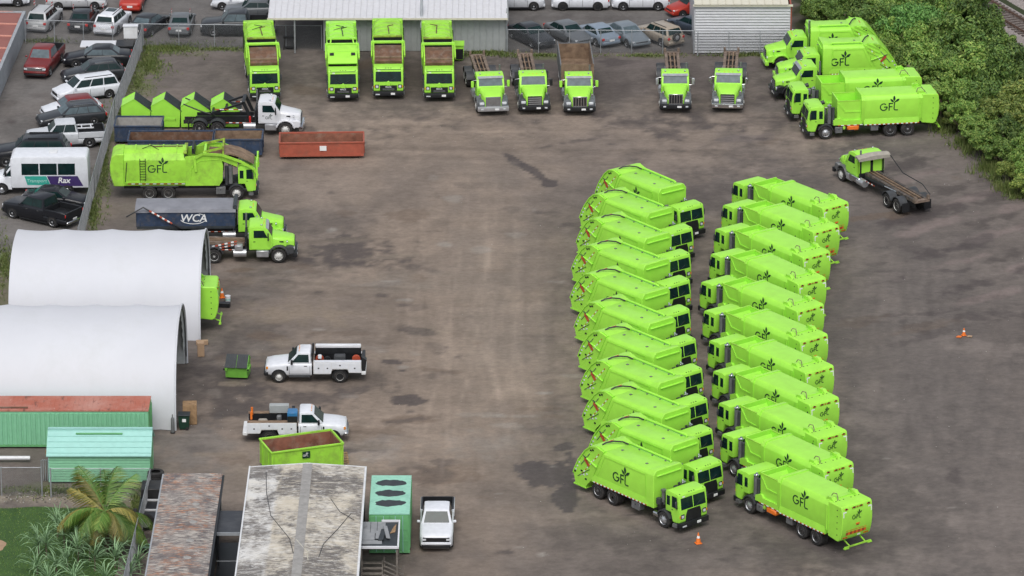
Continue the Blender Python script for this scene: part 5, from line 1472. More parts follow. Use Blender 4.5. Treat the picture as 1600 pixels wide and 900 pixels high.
    for _ in range(40):
        blot(rg.uniform(640, 900), rg.uniform(240, 880), rg.uniform(8, 40), rg.uniform(2, 6), rg.uniform(.15, .4), (dirt2, pale, brown)[rg.randrange(3)], .5, 1.6)
    for _ in range(120):
        cx, cy = rg.uniform(420, 1500), rg.uniform(200, 880)
        blot(cx, cy, rg.uniform(3, 16), rg.uniform(1.2, 4), rg.uniform(.25, .7), dark if rg.random() < .75 else pale, .6, .8)
    # wheel tracks: long faint curves down the yard
    for _ in range(26):
        x0 = rg.uniform(600, 880); k = rg.uniform(-120, 120); y0, y1 = rg.uniform(230, 520), rg.uniform(600, 900)
        amt = rg.uniform(-.09, .12); wd = rg.uniform(2.5, 5)
        t = np.clip((py - y0) / (y1 - y0), 0, 1)
        for off in (0, 46):
            d = np.abs(px - (x0 + off + k * t ** 1.6 + dx * 3)) / wd
            m = np.exp(-d ** 2) * sstep(0, .15, t) * (1 - sstep(.85, 1, t)) * amt
            C = C * (1 + m[..., None])
    for _ in range(22):
        x0 = rg.uniform(1330, 1600); k = rg.uniform(-260, 160); amt = rg.uniform(-.07, .07)
        t = np.clip((py - 330) / 570, 0, 1)
        for off in (0, 46):
            d = np.abs(px - (x0 + off + k * t * t + dx * 7)) / 4
            C = C * (1 + (np.exp(-d ** 2) * sstep(0, .1, t) * amt)[..., None])
    for _ in range(16):
        y0 = rg.uniform(150, 235); amt = rg.uniform(-.10, .10); k = rg.uniform(-25, 25)
        t = np.clip((px - 380) / 850, 0, 1)
        for off in (0, 14):
            d = np.abs(py - (y0 + off + k * t + dx * 1.5)) / 2.2
            C = C * (1 + (np.exp(-d ** 2) * sstep(0, .1, t) * (1 - sstep(.9, 1, t)) * amt)[..., None])
    for _ in range(14):
        y0 = rg.uniform(330, 720); amt = rg.uniform(-.16, .13); k = rg.uniform(-40, 40)
        t = np.clip((px - 300) / 420, 0, 1)
        for off in (0, 15):
            d = np.abs(py - (y0 + off + k * t * t + dx * 2)) / 2.4
            C = C * (1 + (np.exp(-d ** 2) * (1 - sstep(.7, 1, t)) * amt)[..., None])
    # weeds along the fences, forest floor, the verge by the lawn
    gcol = np.array([0.125, 0.145, 0.055]); gn = fbm(X / .9, Y / 1.2, 91, 4)
    def green(cx, cy, rx, ry, amt, ang=0, col=gcol): blot(cx, cy, rx, ry, amt * .85, col, .8, 2.0, ang)
    green(262, 74, 60, 10, .85); green(232, 96, 26, 26, .75, 0); green(215, 128, 24, 20, .6); green(345, 76, 60, 5, .6); green(188, 180, 12, 40, .7, 12); green(165, 250, 12, 60, .7, 10); green(145, 330, 12, 40, .75, 8)
    green(760, 84, 50, 6, .7); green(850, 86, 60, 4, .6); green(1010, 86, 70, 4, .5); green(1170, 85, 60, 4, .7); green(70, 64, 40, 5, .5); green(110, 70, 30, 5, .4)
    green(5, 400, 22, 40, .8); green(5, 470, 30, 20, .5)
    green(95, 765, 120, 10, .5); green(215, 790, 20, 40, .6)
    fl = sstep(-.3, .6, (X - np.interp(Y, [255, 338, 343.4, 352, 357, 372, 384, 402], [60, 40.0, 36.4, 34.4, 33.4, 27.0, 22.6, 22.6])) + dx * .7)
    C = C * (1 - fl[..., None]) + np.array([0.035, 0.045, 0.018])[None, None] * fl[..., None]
    # left and back car lots: grey worn asphalt
    lot = np.maximum(sstep(-30.3, -30.7, X + .0 * Y) * sstep(326, 328, Y + dx), sstep(376.0, 377.2, Y + dx * .4) * sstep(23, 22, X))
    asp = np.array([0.158, 0.150, 0.144])[None, None] * (.80 + .35 * (mid - .35) + .25 * (fine - .5))[..., None]
    C = C * (1 - lot[..., None] * .85) + asp * lot[..., None] * .85
    for cx, cy, rx, ry, a in ((20, 190, 22, 7, .7), (15, 160, 20, 6, .5), (60, 150, 30, 6, .4), (300, 62, 60, 5, .3), (900, 28, 120, 5, .3), (40, 180, 60, 20, .25)): blot(cx, cy, rx, ry, a, dark)
    blot(60, 170, 60, 30, .4, np.array([.21, .19, .175]), .8)
    # debris strip next to the lawn
    sp = np.exp(-((py - 778) / 9) ** 2) * sstep(215, 190, px) * (.4 + .6 * (fine > .52))
    C = C * (1 - sp[..., None]) + (np.array([.19, .165, .13])[None, None] * (.7 + .8 * fine)[..., None]) * sp[..., None]
    Z = (fbm(X / 3, Y / 3, 7, 4) - .5) * .05
    me = bpy.data.meshes.new('ground')
    V = np.stack([X, Y, Z - .03], -1).reshape(-1, 3)
    idx = np.arange(nx * ny).reshape(ny, nx)
    F = np.stack([idx[:-1, :-1], idx[:-1, 1:], idx[1:, 1:], idx[1:, :-1]], -1).reshape(-1, 4)
    me.vertices.add(len(V)); me.vertices.foreach_set('co', V.ravel().astype(np.float32))
    me.loops.add(F.size); me.loops.foreach_set('vertex_index', F.ravel().astype(np.int32))
    me.polygons.add(len(F)); me.polygons.foreach_set('loop_start', np.arange(0, F.size, 4, dtype=np.int32))
    me.update(calc_edges=True)
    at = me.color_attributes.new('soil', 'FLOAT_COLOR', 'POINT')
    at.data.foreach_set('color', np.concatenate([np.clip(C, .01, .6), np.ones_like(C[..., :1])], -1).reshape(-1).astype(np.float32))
    me.shade_smooth()
    m, nt, b = new_mat('soil'); N, L = nt.nodes, nt.links
    va = N.new('ShaderNodeVertexColor'); va.layer_name = 'soil'
    tc = N.new('ShaderNodeTexCoord')
    n1 = N.new('ShaderNodeTexNoise'); n1.inputs['Scale'].default_value = 2.6; n1.inputs['Detail'].default_value = 11; n1.inputs['Roughness'].default_value = .78
    mp = N.new('ShaderNodeMapping'); mp.inputs['Scale'].default_value = (.75, 1, 1)
    L.new(tc.outputs['Object'], mp.inputs['Vector']); L.new(mp.outputs[0], n1.inputs['Vector'])
    mr = N.new('ShaderNodeMapRange'); mr.inputs['From Min'].default_value = .25; mr.inputs['From Max'].default_value = .75; mr.inputs['To Min'].default_value = .74; mr.inputs['To Max'].default_value = 1.26
    L.new(n1.outputs['Fac'], mr.inputs['Value'])
    sc = N.new('ShaderNodeVectorMath'); sc.operation = 'SCALE'
    L.new(va.outputs['Color'], sc.inputs[0]); L.new(mr.outputs[0], sc.inputs['Scale'])
    L.new(sc.outputs[0], b.inputs['Base Color'])
    b.inputs['Roughness'].default_value = .92; b.inputs['Specular IOR Level'].default_value = .25
    n2 = N.new('ShaderNodeTexNoise'); n2.inputs['Scale'].default_value = 5; n2.inputs['Detail'].default_value = 8
    L.new(tc.outputs['Object'], n2.inputs['Vector'])
    bp = N.new('ShaderNodeBump'); bp.inputs['Strength'].default_value = .5; bp.inputs['Distance'].default_value = .08
    L.new(n2.outputs['Fac'], bp.inputs['Height']); L.new(bp.outputs[0], b.inputs['Normal'])
    M['soil'] = m; me.materials.append(m)
    tag(put('ground', me), kind='structure')
    # plain land out to the horizon, a little lower
    mat('far_land', (0.085, 0.095, 0.05), .95, var=.4, scale=.02)
    mat('bin_teal', (0.03, 0.33, 0.26), .5); mat('purple', (0.045, 0.025, 0.12), .5)
    b = MB(); b.box(-3000, 3000, -1500, 5000, -1.2, -.45)
    tag(b.build('terrain', 'far_land', None, 0), kind='structure')
build_ground()

# ------------------------------------------------------------------ left row of eleven rear loaders, right row of eleven side loaders
def solve(locA, locB, A, zA, B, zB, h):
    """ground origin of a vehicle of heading h whose two survey marks appear at photo points A and B"""
    c, s = math.cos(R(h)), math.sin(R(h))
    o = Vector((0, 0))
    for l, p, z in ((locA, A, zA), (locB, B, zB)):
        g = G(*p, z)
        o += Vector((g.x - (l[0] * c - l[1] * s), g.y - (l[0] * s + l[1] * c))) * .5
    return o
def frame_of(contact, h, ylat):
    g = G(*contact); c, s = math.cos(R(h)), math.sin(R(h))
    return Vector((g.x + ylat * s, g.y - ylat * c))
def to_local(o, h, p, z):
    g = G(*p, z); c, s = math.cos(R(h)), math.sin(R(h)); dx, dy = g.x - o.x, g.y - o.y
    return (dx * c + dy * s, -dx * s + dy * c)

HOSE = [(979.3, 263.5), (956.5, 301.7), (952.8, 340), (948, 381.7), (946.8, 425.8), (954.6, 471.8), (961, 516.8), (966.3, 563.3), (970.5, 610.5), (982, 659.8), (958.8, 697.8)]
DOT = [(1038.6, 305.2), (1022.5, 342.6), (1016.8, 382.8), (1015.8, 424), (1013.8, 470), (1022.2, 516), (1032, 562.2), (1038.7, 609.3), (1046.8, 657.3), (1060.8, 706), (1032.3, 746.2)]
RLH = [-54, -51.5, -52, -50, -50.5, -50.5, -50, -49.5, -49, -48.5, -49.7]
CABD = [(1150.2, 291.1), (1134.1, 327.2), (1120.6, 364.2), (1112.5, 402.4), (1101.1, 448.5), (1106, 493.7), (1113.3, 540.5), (1121.4, 589), (1129.6, 639.7), (1136, 689), (1159.3, 745.2)]
RTOP = [(1288.8, 322.8), (1273.4, 359.4), (1257.1, 400), (1249.8, 442.5), (1248.2, 483.1), (1252.2, 530.3), (1260.4, 580.1), (1265.3, 629.6), (1277.4, 681.6), (1286.9, 731.4), (1316.1, 789.9)]
SLH = [127.6, 127.5, 125.6, 124.8, 128.4, 127.8, 126.9, 126.3, 126.5, 127.0, 127.3]
o10 = frame_of((1036, 824.5), -49.7, -1.2)
la, lb = to_local(o10, -49.7, HOSE[10], 3.75), to_local(o10, -49.7, DOT[10], 3.3)
q10 = frame_of((1170, 802), 127.3, 1.2)
sa, sb = to_local(q10, 127.3, CABD[10], 2.85), to_local(q10, 127.3, RTOP[10], 3.5)
ORD = ['hindmost', 'second from the back', 'third from the back', 'fourth from the back', 'fifth from the back', 'middle one', 'fifth from the front', 'fourth from the front', 'third from the front', 'second from the front', 'foremost']
EXTRA_R = ['bulkhead in full view', 'whole windscreen showing', '', '', '', '', '', '', '', 'behind the fully visible one', 'wheels and whole logo in view']
proto = rear_loader('rear_loader_truck', '', 'lime rear loaders in the left-hand row of the yard')
for i in range(11):
    t = proto if i == 0 else copy_tree(proto)
    o = solve(la, lb, HOSE[i], 3.75, DOT[i], 3.3, RLH[i])
    t.location = (o.x, o.y, 0); t.rotation_euler = (0, 0, R(RLH[i]))
    t['label'] = ('lime rear loader, %s of the left row%s' % (ORD[i], ', ' + EXTRA_R[i] if EXTRA_R[i] else ''))[:140]
EXTRA_S = ['beside the parked roll-off truck', '', '', '', '', '', '', '', '', '', 'rear rack and wheels in view']
proto_s = side_loader('side_loader_truck', '', 'lime side loaders in the right-hand row of the yard')
for i in range(11):
    t = proto_s if i == 0 else copy_tree(proto_s)
    o = solve(sa, sb, CABD[i], 2.85, RTOP[i], 3.5, SLH[i])
    t.location = (o.x, o.y, 0); t.rotation_euler = (0, 0, R(SLH[i]))
    t['label'] = 'lime side loader, %s of the right row%s' % (ORD[i], ', ' + EXTRA_S[i] if EXTRA_S[i] else '')

def place(t, x, y, h):
    t.location = (x, y, 0); t.rotation_euler = (0, 0, R(h)); return t
def place_px(t, p, h):
    g = G(*p); return place(t, g.x, g.y, h)

# two more side loaders in the far right corner, and one backed out of the rear tent
o = frame_of((1290, 218), 188.5, 1.2)
t = copy_tree(proto_s); place(t, o.x, o.y, 188.5); t['group'] = 'lime trucks parked in the corner by the thicket'
t['label'] = 'lime side loader truck standing broadside beside the thicket, logo in full view'
g = G(1290 - 19, 218 - 27); t = copy_tree(proto_s)
place(t, o.x - .95, o.y + 4.3, 188.5); t['group'] = 'lime trucks parked in the corner by the thicket'
t['label'] = 'lime side loader truck half hidden behind the broadside one in the corner'
g = G(345, 510); t = copy_tree(proto_s); place(t, g.x - 8.75, g.y, 180.5); del t['group']
t['label'] = 'lime side loader truck with only its tail sticking out of the white tent'

# ------------------------------------------------------------------ front loaders at the back
grp = 'front loader trucks lined up along the back fence'
fl = [((413, 150), -84.5, 'worn lime front loader leftmost at the back, rusty hopper plate over its cab', False),
      ((536, 151), -87.3, 'clean lime front loader with a closed lime hopper cover above its cab', True),
      ((607, 147), -88.3, 'lime front loader with rusty hopper plate in front of the grey shed wall', False),
      ((686, 150), -88.0, 'lime front loader with rusty plate and a small black bin beside its tail', False)]
base_fl = None
for k, (p, h, lab, lid) in enumerate(fl):
    if lid or base_fl is None:
        t = front_loader('front_loader_truck', lab, grp, lid=lid, paint='lime_worn' if not lid else 'lime')
        if not lid: base_fl = t
    else:
        t = copy_tree(base_fl); t['label'] = lab
        for ch in list(t.children):
            if ch.name.startswith('hydraulic_hose'): bpy.data.objects.remove(ch)
            elif ch.name.startswith('roof_pipe') and k == 3: ch.location.x = -.6; ch.scale.y = -1
    place_px(t, p, h)
t = front_loader('front_loader_truck', 'lime front loader seen side on, with black ladder and rusty canopy over its cab', full=True)
place_px(t, (371, 304), 0.8)

# ------------------------------------------------------------------ bonneted trucks
grp = 'lime bonneted trucks lined up facing the yard'
row = [((768, 174), -83, dict(grille='mesh', mirror='lime', bumper='alloy', fender='grey_plastic'), 'lime roll-off truck with a wide mesh grille and lime mirrors'),
       ((834, 172), -86, dict(grille='bars', mirror='black', visor=None, fender='dark_plastic'), 'lime roll-off truck with black barred grille and a wide black headboard'),
       ((905, 174), -88, dict(grille='slats', mirror='lime', fender='grey_plastic'), 'lime dump truck with a rusty open tipper body'),
       ((1055, 170), -90, dict(grille='slats', mirror='alloy', fender='grey_plastic'), 'lime roll-off truck with slotted chrome grille standing before the beige car'),
       ((1137, 169), -94, dict(grille='bars', mirror='chrome', bumper='chrome', fender='grey_plastic'), 'lime roll-off truck with chrome bumper standing before the ribbed grey shed')]
for k, (p, h, kw, lab) in enumerate(row):
    t = rolloff('dump_truck' if k == 2 else 'roll_off_truck', lab, grp, rails=(k != 2), **kw)
    if k == 2:
        t['category'] = 'dump truck'
        x0, x1, w = -9.3, -3.0, 1.26
        for s in (1, -1):
            wl = bx('tipper_side', 'steel_grey', t, x0, x1, s * w - .04, s * w + .04, 1.25, 2.75)
            bx('inner_lining', 'rust_tan', wl, x0 + .05, x1 - .05, s * (w - .055) - .012, s * (w - .055) + .012, 1.3, 2.72)
        bx('tipper_floor', 'rust_tan', t, x0, x1, -w + .04, w - .04, 1.22, 1.34)
        wl = bx('tipper_tailgate', 'steel_grey', t, x0 - .07, x0, -w, w, 1.25, 2.6)
        bx('inner_lining', 'rust_tan', wl, x0 + .002, x0 + .02, -w + .05, w - .05, 1.34, 2.55)
        bx('tipper_front', 'rust_tan', t, x1, x1 + .08, -w, w, 1.25, 2.85)
    if k == 1:
        bx('wide_headboard', 'dark_plastic', t, -2.62, -2.45, -1.3, 1.3, .95, 2.35)
        bx('warning_lamp', 'orange', t, -3.6, -3.3, -.5, -.25, 1.35, 1.6, .04)
    place_px(t, p, h)

# left side: navy box on a truck, empty truck in front, white truck with raised hoist
t = rolloff('roll_off_truck', 'lime roll-off truck carrying a tarped navy container', ax=(-5.15, -6.5), fender='lime', visor=None, glass='glass', mirror='chrome')
place_px(t, (419, 374), 1.0); truck_wca = t
b = thing('roll_off_container', 'navy blue container with grey tarp and white letters, loaded on a truck', 'container', (0, 0, 0))
Lb, Wb, zb0, zb1 = 6.9, 2.4, 1.38, 2.65
for s in (1, -1):
    w = bx('side_wall', 'box_navy', b, -Lb / 2, Lb / 2, s * Wb / 2 - .04, s * Wb / 2 + .04, zb0, zb1)
    for i in range(2): bx('rib', 'box_navy', w, -Lb / 2 + .2 + i * (Lb - .5), -Lb / 2 + .3 + i * (Lb - .5), s * Wb / 2 - .05, s * Wb / 2 + .08, zb0, zb1 - .05)
    bx('lower_rail', 'lid_grey', b, -Lb / 2, Lb / 2, s * Wb / 2 - .08, s * Wb / 2 + .08, zb0 - .10, zb0 + .08)
    decal(w, text_mesh('WCA', .78, 'sticker_white', .012, .18), (.55, s * (Wb / 2 + .046), 2.03), 'l' if s > 0 else 'r', 'lettering')
    sw = MB()
    stroke(sw, [(.92 * math.cos(R(a)), .40 * math.sin(R(a))) for a in range(-165, -15, 12)], .05)
    stroke(sw, [(.92 * math.cos(R(a)), .40 * math.sin(R(a))) for a in range(20, 75, 11)], .05)
    decal(w, sw.mesh('emblem_swoosh', 'sticker_white', 0), (.55, s * (Wb / 2 + .046), 2.03), 'l' if s > 0 else 'r', 'emblem_swoosh', 0)
for e in (1, -1): bx('end_wall', 'box_navy', b, e * Lb / 2 - .04, e * Lb / 2 + .04, -Wb / 2 + .05, Wb / 2 - .05, zb0, zb1 - .02)
tp = []
for i in range(19):
    x = -Lb / 2 - .1 + (Lb + .2) * i / 18
    sag = .05 * math.sin(i * 1.7) + .06 * math.sin(i * .6)
    tp.append([(x, -1.32, zb1 - .16), (x, -1.24, zb1 + .06), (x, -.7, zb1 + .10 + sag), (x, 0, zb1 + .16 + sag * .5), (x, .7, zb1 + .10 - sag), (x, 1.24, zb1 + .06), (x, 1.32, zb1 - .16), (x, 1.2, zb1 - .02), (x, -1.2, zb1 - .02)])
MB().loft(tp).build('tarp', 'tarp', b, 60)
MB().cyl((Lb / 2 + .05, -1.25, zb1 + .2), (Lb / 2 + .05, 1.25, zb1 + .2), .16, 10).build('tarp_roll', 'lid_grey', b)
g = G(419, 374); h = R(1.0)
b.location = (g.x + math.cos(h) * -5.75, g.y + math.sin(h) * -5.75, 0.0); b.rotation_euler = (0, 0, h)
# tarp arm with striped warning tape, on the near side of the truck
ta = MB().tube([(-6.1, -1.35, 1.35), (-6.6, -1.40, 1.65), (-8.7, -1.45, 2.95), (-9.9, -1.45, 2.25)], .055, 6)
arm = ta.build('tarp_arm', 'black', truck_wca)
for k, m in enumerate(('red_part', 'sticker_white')):
    q = MB()
    for i in range(k, 9, 2):
        f0, f1 = i / 9, (i + .95) / 9
        A, B = Vector((-6.7, -1.40, 1.71)), Vector((-8.3, -1.443, 2.70))
        q.cyl(A.lerp(B, f0), A.lerp(B, f1), .066, 6)
    tag(q.build('warning_tape', m, arm, 0), kind='stuff')
for s in (1, -1): bx('mast', 'steel_grey', truck_wca, -2.45, -2.2, s * .8 - .1, s * .8 + .1, .95, 2.7)

t = rolloff('roll_off_truck', 'lime roll-off truck with empty hoist, nosing out beside the white tent', ax=(-4.5, -5.85), fender='dark_plastic', visor='alloy', glass='glass', mirror='black')
place_px(t, (436, 402), 1.5)
for k, (za, zb_) in enumerate(((1.55, 1.75), (1.30, 1.5))):
    for j, m in enumerate(('red_part', 'sticker_white')):
        q = MB()
        for i in range(j, 8, 2): q.obox((-3.0 - i * .22, -1.0 + k * .1, za - i * .05), (.10, .02, .05), 0, R(-12))
        tag(q.build('warning_tape', m, t, 0), kind='stuff')
bx('tool_box', 'alloy', t, -3.05, -2.5, -1.2, -.7, .85, 1.3, .03)

t = rolloff('container_carrier_truck', 'white bonneted truck with black hoist forks, parked by the lime dumpsters', ax=(-5.15, -6.5), paint='white', fender='white', bumper='chrome', visor=None, glass='glass', grille='bars', rails=False, fenders=True)
t['category'] = 'truck'
place_px(t, (448, 205), -2)
b = MB()
for s in (1, -1):
    b.prism([(-6.8, 1.0), (-2.5, 1.05), (-2.5, 1.35), (-6.8, 1.3)], 'y', s * .5 - .09, s * .5 + .09)
    b.prism([(-2.5, 1.3), (-2.75, 1.3), (-3.3, 2.55), (-3.05, 2.6)], 'y', s * .9 - .07, s * .9 + .07)
    b.prism([(-3.05, 2.6), (-3.2, 2.4), (-5.6, 1.55), (-5.5, 1.78)], 'y', s * .9 - .07, s * .9 + .07)
b.box(-3.3, -3.05, -.95, .95, 2.45, 2.6); b.box(-4.6, -4.45, -.95, .95, 1.85, 2.0); b.box(-5.6, -5.45, -.95, .95, 1.55, 1.7)
b.build('hoist_frame', 'black', t, 0)
for s in (1, -1):
    MB().tube([(-5.3, s * .7, 1.4), (-6.4, s * .72, 1.75), (-7.7, s * .75, 2.3)], .05, 6).build('fork', 'black', t)
    chevrons(t, -5.3, -3.2, s, .98, 1.95, 6, .08)
bx('fire_extinguisher', 'red_light', t, -2.75, -2.6, -1.05, -.9, .95, 1.5, .04)
decal(t, logo_mesh(.22), (-1.2, -1.068, 1.28), 'r')

# right side: roll-off truck turning away, tan tarp on its headboard
t = rolloff('roll_off_truck', 'lime roll-off truck with bare hoist rails, parked alone at the right', ax=(-6.55, -7.95), fender='steel_grey', rails=False, visor=None, rim='rim_white', mirror='lime', glass='glass')
hoist_rails(t, -9.3, -2.4, 0.0, 'rail_dark')
for s in (1, -1):
    bx('cab_back_panel', 'lime', t, -2.365, -2.352, min(s * .12, s * .85), max(s * .12, s * .85), 1.25, 2.35)
    bx('cab_back_panel', 'lime', t, -2.365, -2.352, min(s * .89, s * 1.05), max(s * .89, s * 1.05), 1.25, 2.35)
MB().loft([[(x, y, 2.62 + .10 * math.cos(y * 1.2) + dz) for y in (-1.35, -.9, -.3, .3, .9, 1.35)] + [(x, y, 2.42 + dz) for y in (1.3, .6, -.6, -1.3)] for x, dz in ((-2.75, -.12), (-2.5, .02), (-2.2, .0))]).build('tarp_roll', 'tarp_tan', t, 50)
for s in (1, -1): bx('mast', 'black', t, -2.42, -2.28, s * .95 - .05, s * .95 + .05, .95, 2.5)
MB().tube([(-2.5, -1.3, 2.6), (-4.2, -1.55, 1.5), (-6.9, -1.6, 1.45), (-8.6, -1.2, 1.25)], .035, 6).build('tarp_arm', 'black', t)
bx('chrome_steps', 'chrome', t, -2.6, -1.2, .95, 1.22, .55, .98, .04)
o = frame_of((1313.5, 283), 116.5, 1.2)
place(t, o.x, o.y, 116.5)

# corner by the thicket: three bonneted lime trucks
grp = 'lime trucks parked in the corner by the thicket'
kw = dict(fender='lime', grille='bars', bumper='lime', visor=None, glass='glass', mirror='chrome')
def bonnet_rear_loader(label):
    t = thing('rear_loader_truck', label, 'garbage truck', group=grp)
    ax = (-4.6, -5.9)
    chassis(t, -7.6, 1.0, ax); wheels_hd(t, ax); bonnet_cab(t, **kw)
    sub = thing('tmp', '', '')
    rear_loader_body(sub, x0=-2.55)
    for ch in list(sub.children):
        if ch.name.split('.')[0] in ('tailgate', 'roof_fitting', 'hydraulic_hose', 'pipe_rail'): ch.parent = t
        elif ch.name.split('.')[0] in ('packer_body', 'front_bulkhead', 'bulkhead_visor', 'skirt', 'reflective_strip', 'mudguard'): ch.parent = t
    bpy.data.objects.remove(sub)
    for s in (1, -1):
        fr = MB()
        for z in (2.3, 2.6, 2.9): fr.prism([(-6.7, z), (-5.7, z + .5), (-5.7, z + .6), (-6.7, z + .1)], 'y', s * 1.24, s * 1.28)
        fr.build('side_brace', 'lime', t, 0)
    MB().cyl((-2.16, 1.16, .95), (-2.16, 1.16, 4.0), .095, 8).build('tall_exhaust', 'chrome', t)
    return t
t = bonnet_rear_loader('lime bonneted rear loader farthest back in the corner, tall exhaust beside its cab')
o = frame_of((1221, 110), 186.5, 1.2); place(t, o.x, o.y, 186.5); first = t
t2 = copy_tree(t); t2['label'] = 'lime bonneted rear loader second from the back in the corner, logo half hidden'
o = frame_of((1240, 138), 186.5, 1.2); place(t2, o.x, o.y, 186.5)
for ch in list(t2.children):
    if ch.name.startswith('tall_exhaust'): bpy.data.objects.remove(ch)
t = rolloff('roll_off_truck', 'lime bonneted truck with black mudguards squeezed between the corner trucks', grp, **dict(kw, fender='black', visor='alloy', grille='bars', bumper='black'))
o = frame_of((1236, 158), 189, 1.2); place(t, o.x, o.y, 189)
# ------------------------------------------------------------------ service trucks and the white pickup
g = G(481, 589.5); service_truck('white service truck with red hose reels and open top, near the small green dumpster', (g.x, g.y, 0), R(180), 1)
g = G(475, 684); service_truck('white service truck with blue welder and rusty locker tops, behind the lime skip', (g.x, g.y, 0), R(0.5), 2)
g = G(683, 834); car('parked_pickup', 'clean white crew cab pickup parked nose-on beside the mint container', 'pickup', 'white', (g.x, g.y, 0), R(-90.3), rim='black')

# ------------------------------------------------------------------ skips and dumpsters
def skip(p, z, *a, **k):
    g = G(*p, z); return (g.x, g.y, 0)
g = G(218, 217); roll_box('roll_off_container', 'short navy blue open container next to the lime dumpsters', 3.55, 2.4, 1.35, 'box_navy', 'concrete', (g.x, g.y, 0), R(0), ribs=5)
g = G(268, 240); roll_box('roll_off_container', 'long low open container with rusty inside behind the front loader', 6.3, 2.4, 1.35, 'box_navy', 'rust', (g.x, g.y, 0), R(.5))
g = G(373, 238); roll_box('roll_off_container', 'navy open container with pale inside, end on to the front loader cab', 3.6, 2.4, 1.35, 'box_navy', 'rust_tan', (g.x, g.y, 0), R(.5), ribs=4)
g = G(503, 240); t = roll_box('roll_off_container', 'long low red open container standing alone on the dirt', 6.25, 2.45, 1.22, 'box_red', 'rust_red', (g.x, g.y, 0), R(2.0), ribs=2)
bx('paper_sign', 'sticker_white', t, -.15, .35, -1.30, -1.27, .65, 1.02)
g = G(471, 690.3, 1.75); t = roll_box('roll_off_container', 'lime open skip with rusty inside, standing askew behind the pale roof', 4.7, 2.5, 1.75, 'lime_worn', 'rust_red', (g.x, g.y, 0), R(20), ribs=2)
bx('sign', 'logo_green', t, -.35, .15, -1.31, -1.28, 1.15, 1.6)
put('emblem', logo_mesh(.14, 'sticker_white'), t, (-.12, -1.312, 1.28), (math.pi / 2, 0, 0))
sk = t
mc, ms = math.cos(R(20)), math.sin(R(20))
def in_skip(x, y): return (sk.location.x + x * mc - y * ms, sk.location.y + x * ms + y * mc)
x, y = in_skip(1.75, -.35)
o = tag(MB().box(-.5, .5, -.4, .4, 0, .5).bevel(.02).build('cardboard_box', 'cardboard', None, 0), 'brown cardboard box lying in the lime skip', 'box'); o.location = (x, y, .29); o.rotation_euler = (.3, .35, 1.0)
x, y = in_skip(.7, -.85)
o = tag(MB().box(-.6, .6, -.25, .25, 0, .25).bevel(.06, 2).build('rubbish_bag', 'tarp', None), 'flat grey rubbish bag lying in the lime skip', 'rubbish bag'); o.location = (x, y, .29); o.rotation_euler = (.0, .1, .3)
# pallet leaning at the skip's corner, dark sheet beside it
g = G(531, 722)
t = thing('pallet', 'brown wooden pallet leaning against the lime skip', 'pallet', (g.x, g.y, .05)); t.rotation_euler = (R(38), 0, R(12))
pl = MB().box(-.55, .55, -.055, .055, 0, .03).mesh('plank', 'wood', 0)
for i in range(7): put('plank', pl, t, (0, -.52 + i * .175, .10))
for x in (-.5, 0, .5): bx('bearer', 'wood', t, x - .05, x + .05, -.58, .58, 0, .10)
g = G(510, 730); o = tag(MB().box(-.7, .7, -.35, .35, 0, .04).build('rubber_mat', 'lid_grey', None, 0), 'dark flat sheet lying by the lime skip', 'mat'); o.location = (g.x, g.y, .25); o.rotation_euler = (.35, 0, .2)

labs = ['lime dumpster with grey sloping lid, leftmost of four', 'lime dumpster with grey lid, second from the left of four', 'lime dumpster with grey lid, third from the left, fork tips before it', 'lime dumpster with grey lid, rightmost of four beside the black hoist']
pr = None
for k, px_ in enumerate((214, 261, 307, 353)):
    if pr is None: t = pr = dumpster('dumpster', labs[0], (0, 0, 0), 0, group='row of lime dumpsters with sloping lids', W=2.2, D=1.8, H=2.3)
    else: t = copy_tree(pr); t['label'] = labs[k]
    place_px(t, (px_, 195), (1, -1, 0, 1)[k])
g = G(372, 588); dumpster('dumpster', 'small green dumpster with dark lids standing near the white service truck', (g.x, g.y, 0), R(-97), 'bin_green', 'lid_grey', W=1.25, D=1.45, H=1.45)
g = G(714, 92); t = thing('small_bin', 'small lime bin with black front at the tail of the front loader', 'bin', (g.x, g.y, 0))
MB().prism([(-.5, .1), (.5, .1), (.55, 1.1), (.45, 1.25), (-.5, 1.25)], 'y', -.6, .6).build('bin_body', 'lime', t, 0)
bx('front_panel', 'black', t, -.45, .5, -.63, -.605, .15, 1.0); bx('lid', 'lime', t, -.55, .58, -.66, .62, 1.255, 1.32)

# ------------------------------------------------------------------ tents
tent('arched_tent', 'rear white arched tent with a lime truck backed out of it', -33.7, -20.9, 317.0, 5.9, 5.3, 4)
tent('arched_tent', 'front white arched tent beside the red-roofed green container', -38.5, -21.5, 300.9, 6.05, 5.75, 6)
def crate(name, label, cat, p, sx, sy, sz, m, rz=0, z=0):
    g = G(*p); o = tag(MB().box(-sx / 2, sx / 2, -sy / 2, sy / 2, 0, sz).bevel(.015).build(name, m, None, 0), label, cat)
    o.location = (g.x, g.y, z); o.rotation_euler = (0, 0, R(rz)); return o
crate('cardboard_box', 'tall brown board box at the front corner of the nearer tent', 'box', (297, 660), .9, .8, 1.35, 'wood', 3)
crate('cardboard_box', 'brown box standing beyond the open end of the nearer tent', 'box', (314, 556), .45, .4, .95, 'cardboard', 8)
crate('timber_block', 'pale timber block lying between the two tents', 'timber', (316, 538), .8, .3, .28, 'cardboard', 4)
g = G(288, 669); t = thing('wheelie_bin', 'dark green wheelie bin against the nearer tent corner', 'bin', (g.x, g.y, 0))
MB().prism([(-.30, .06), (.30, .06), (.36, .95), (-.36, .95)], 'y', -.32, .32).bevel(.02).build('bin_body', 'logo_green', t)
bx('lid', 'lid_grey', t, -.39, .39, -.37, .37, .955, 1.02, .02); bx('sticker', 'sticker_white', t, -.10, .14, -.345, -.325, .55, .75)
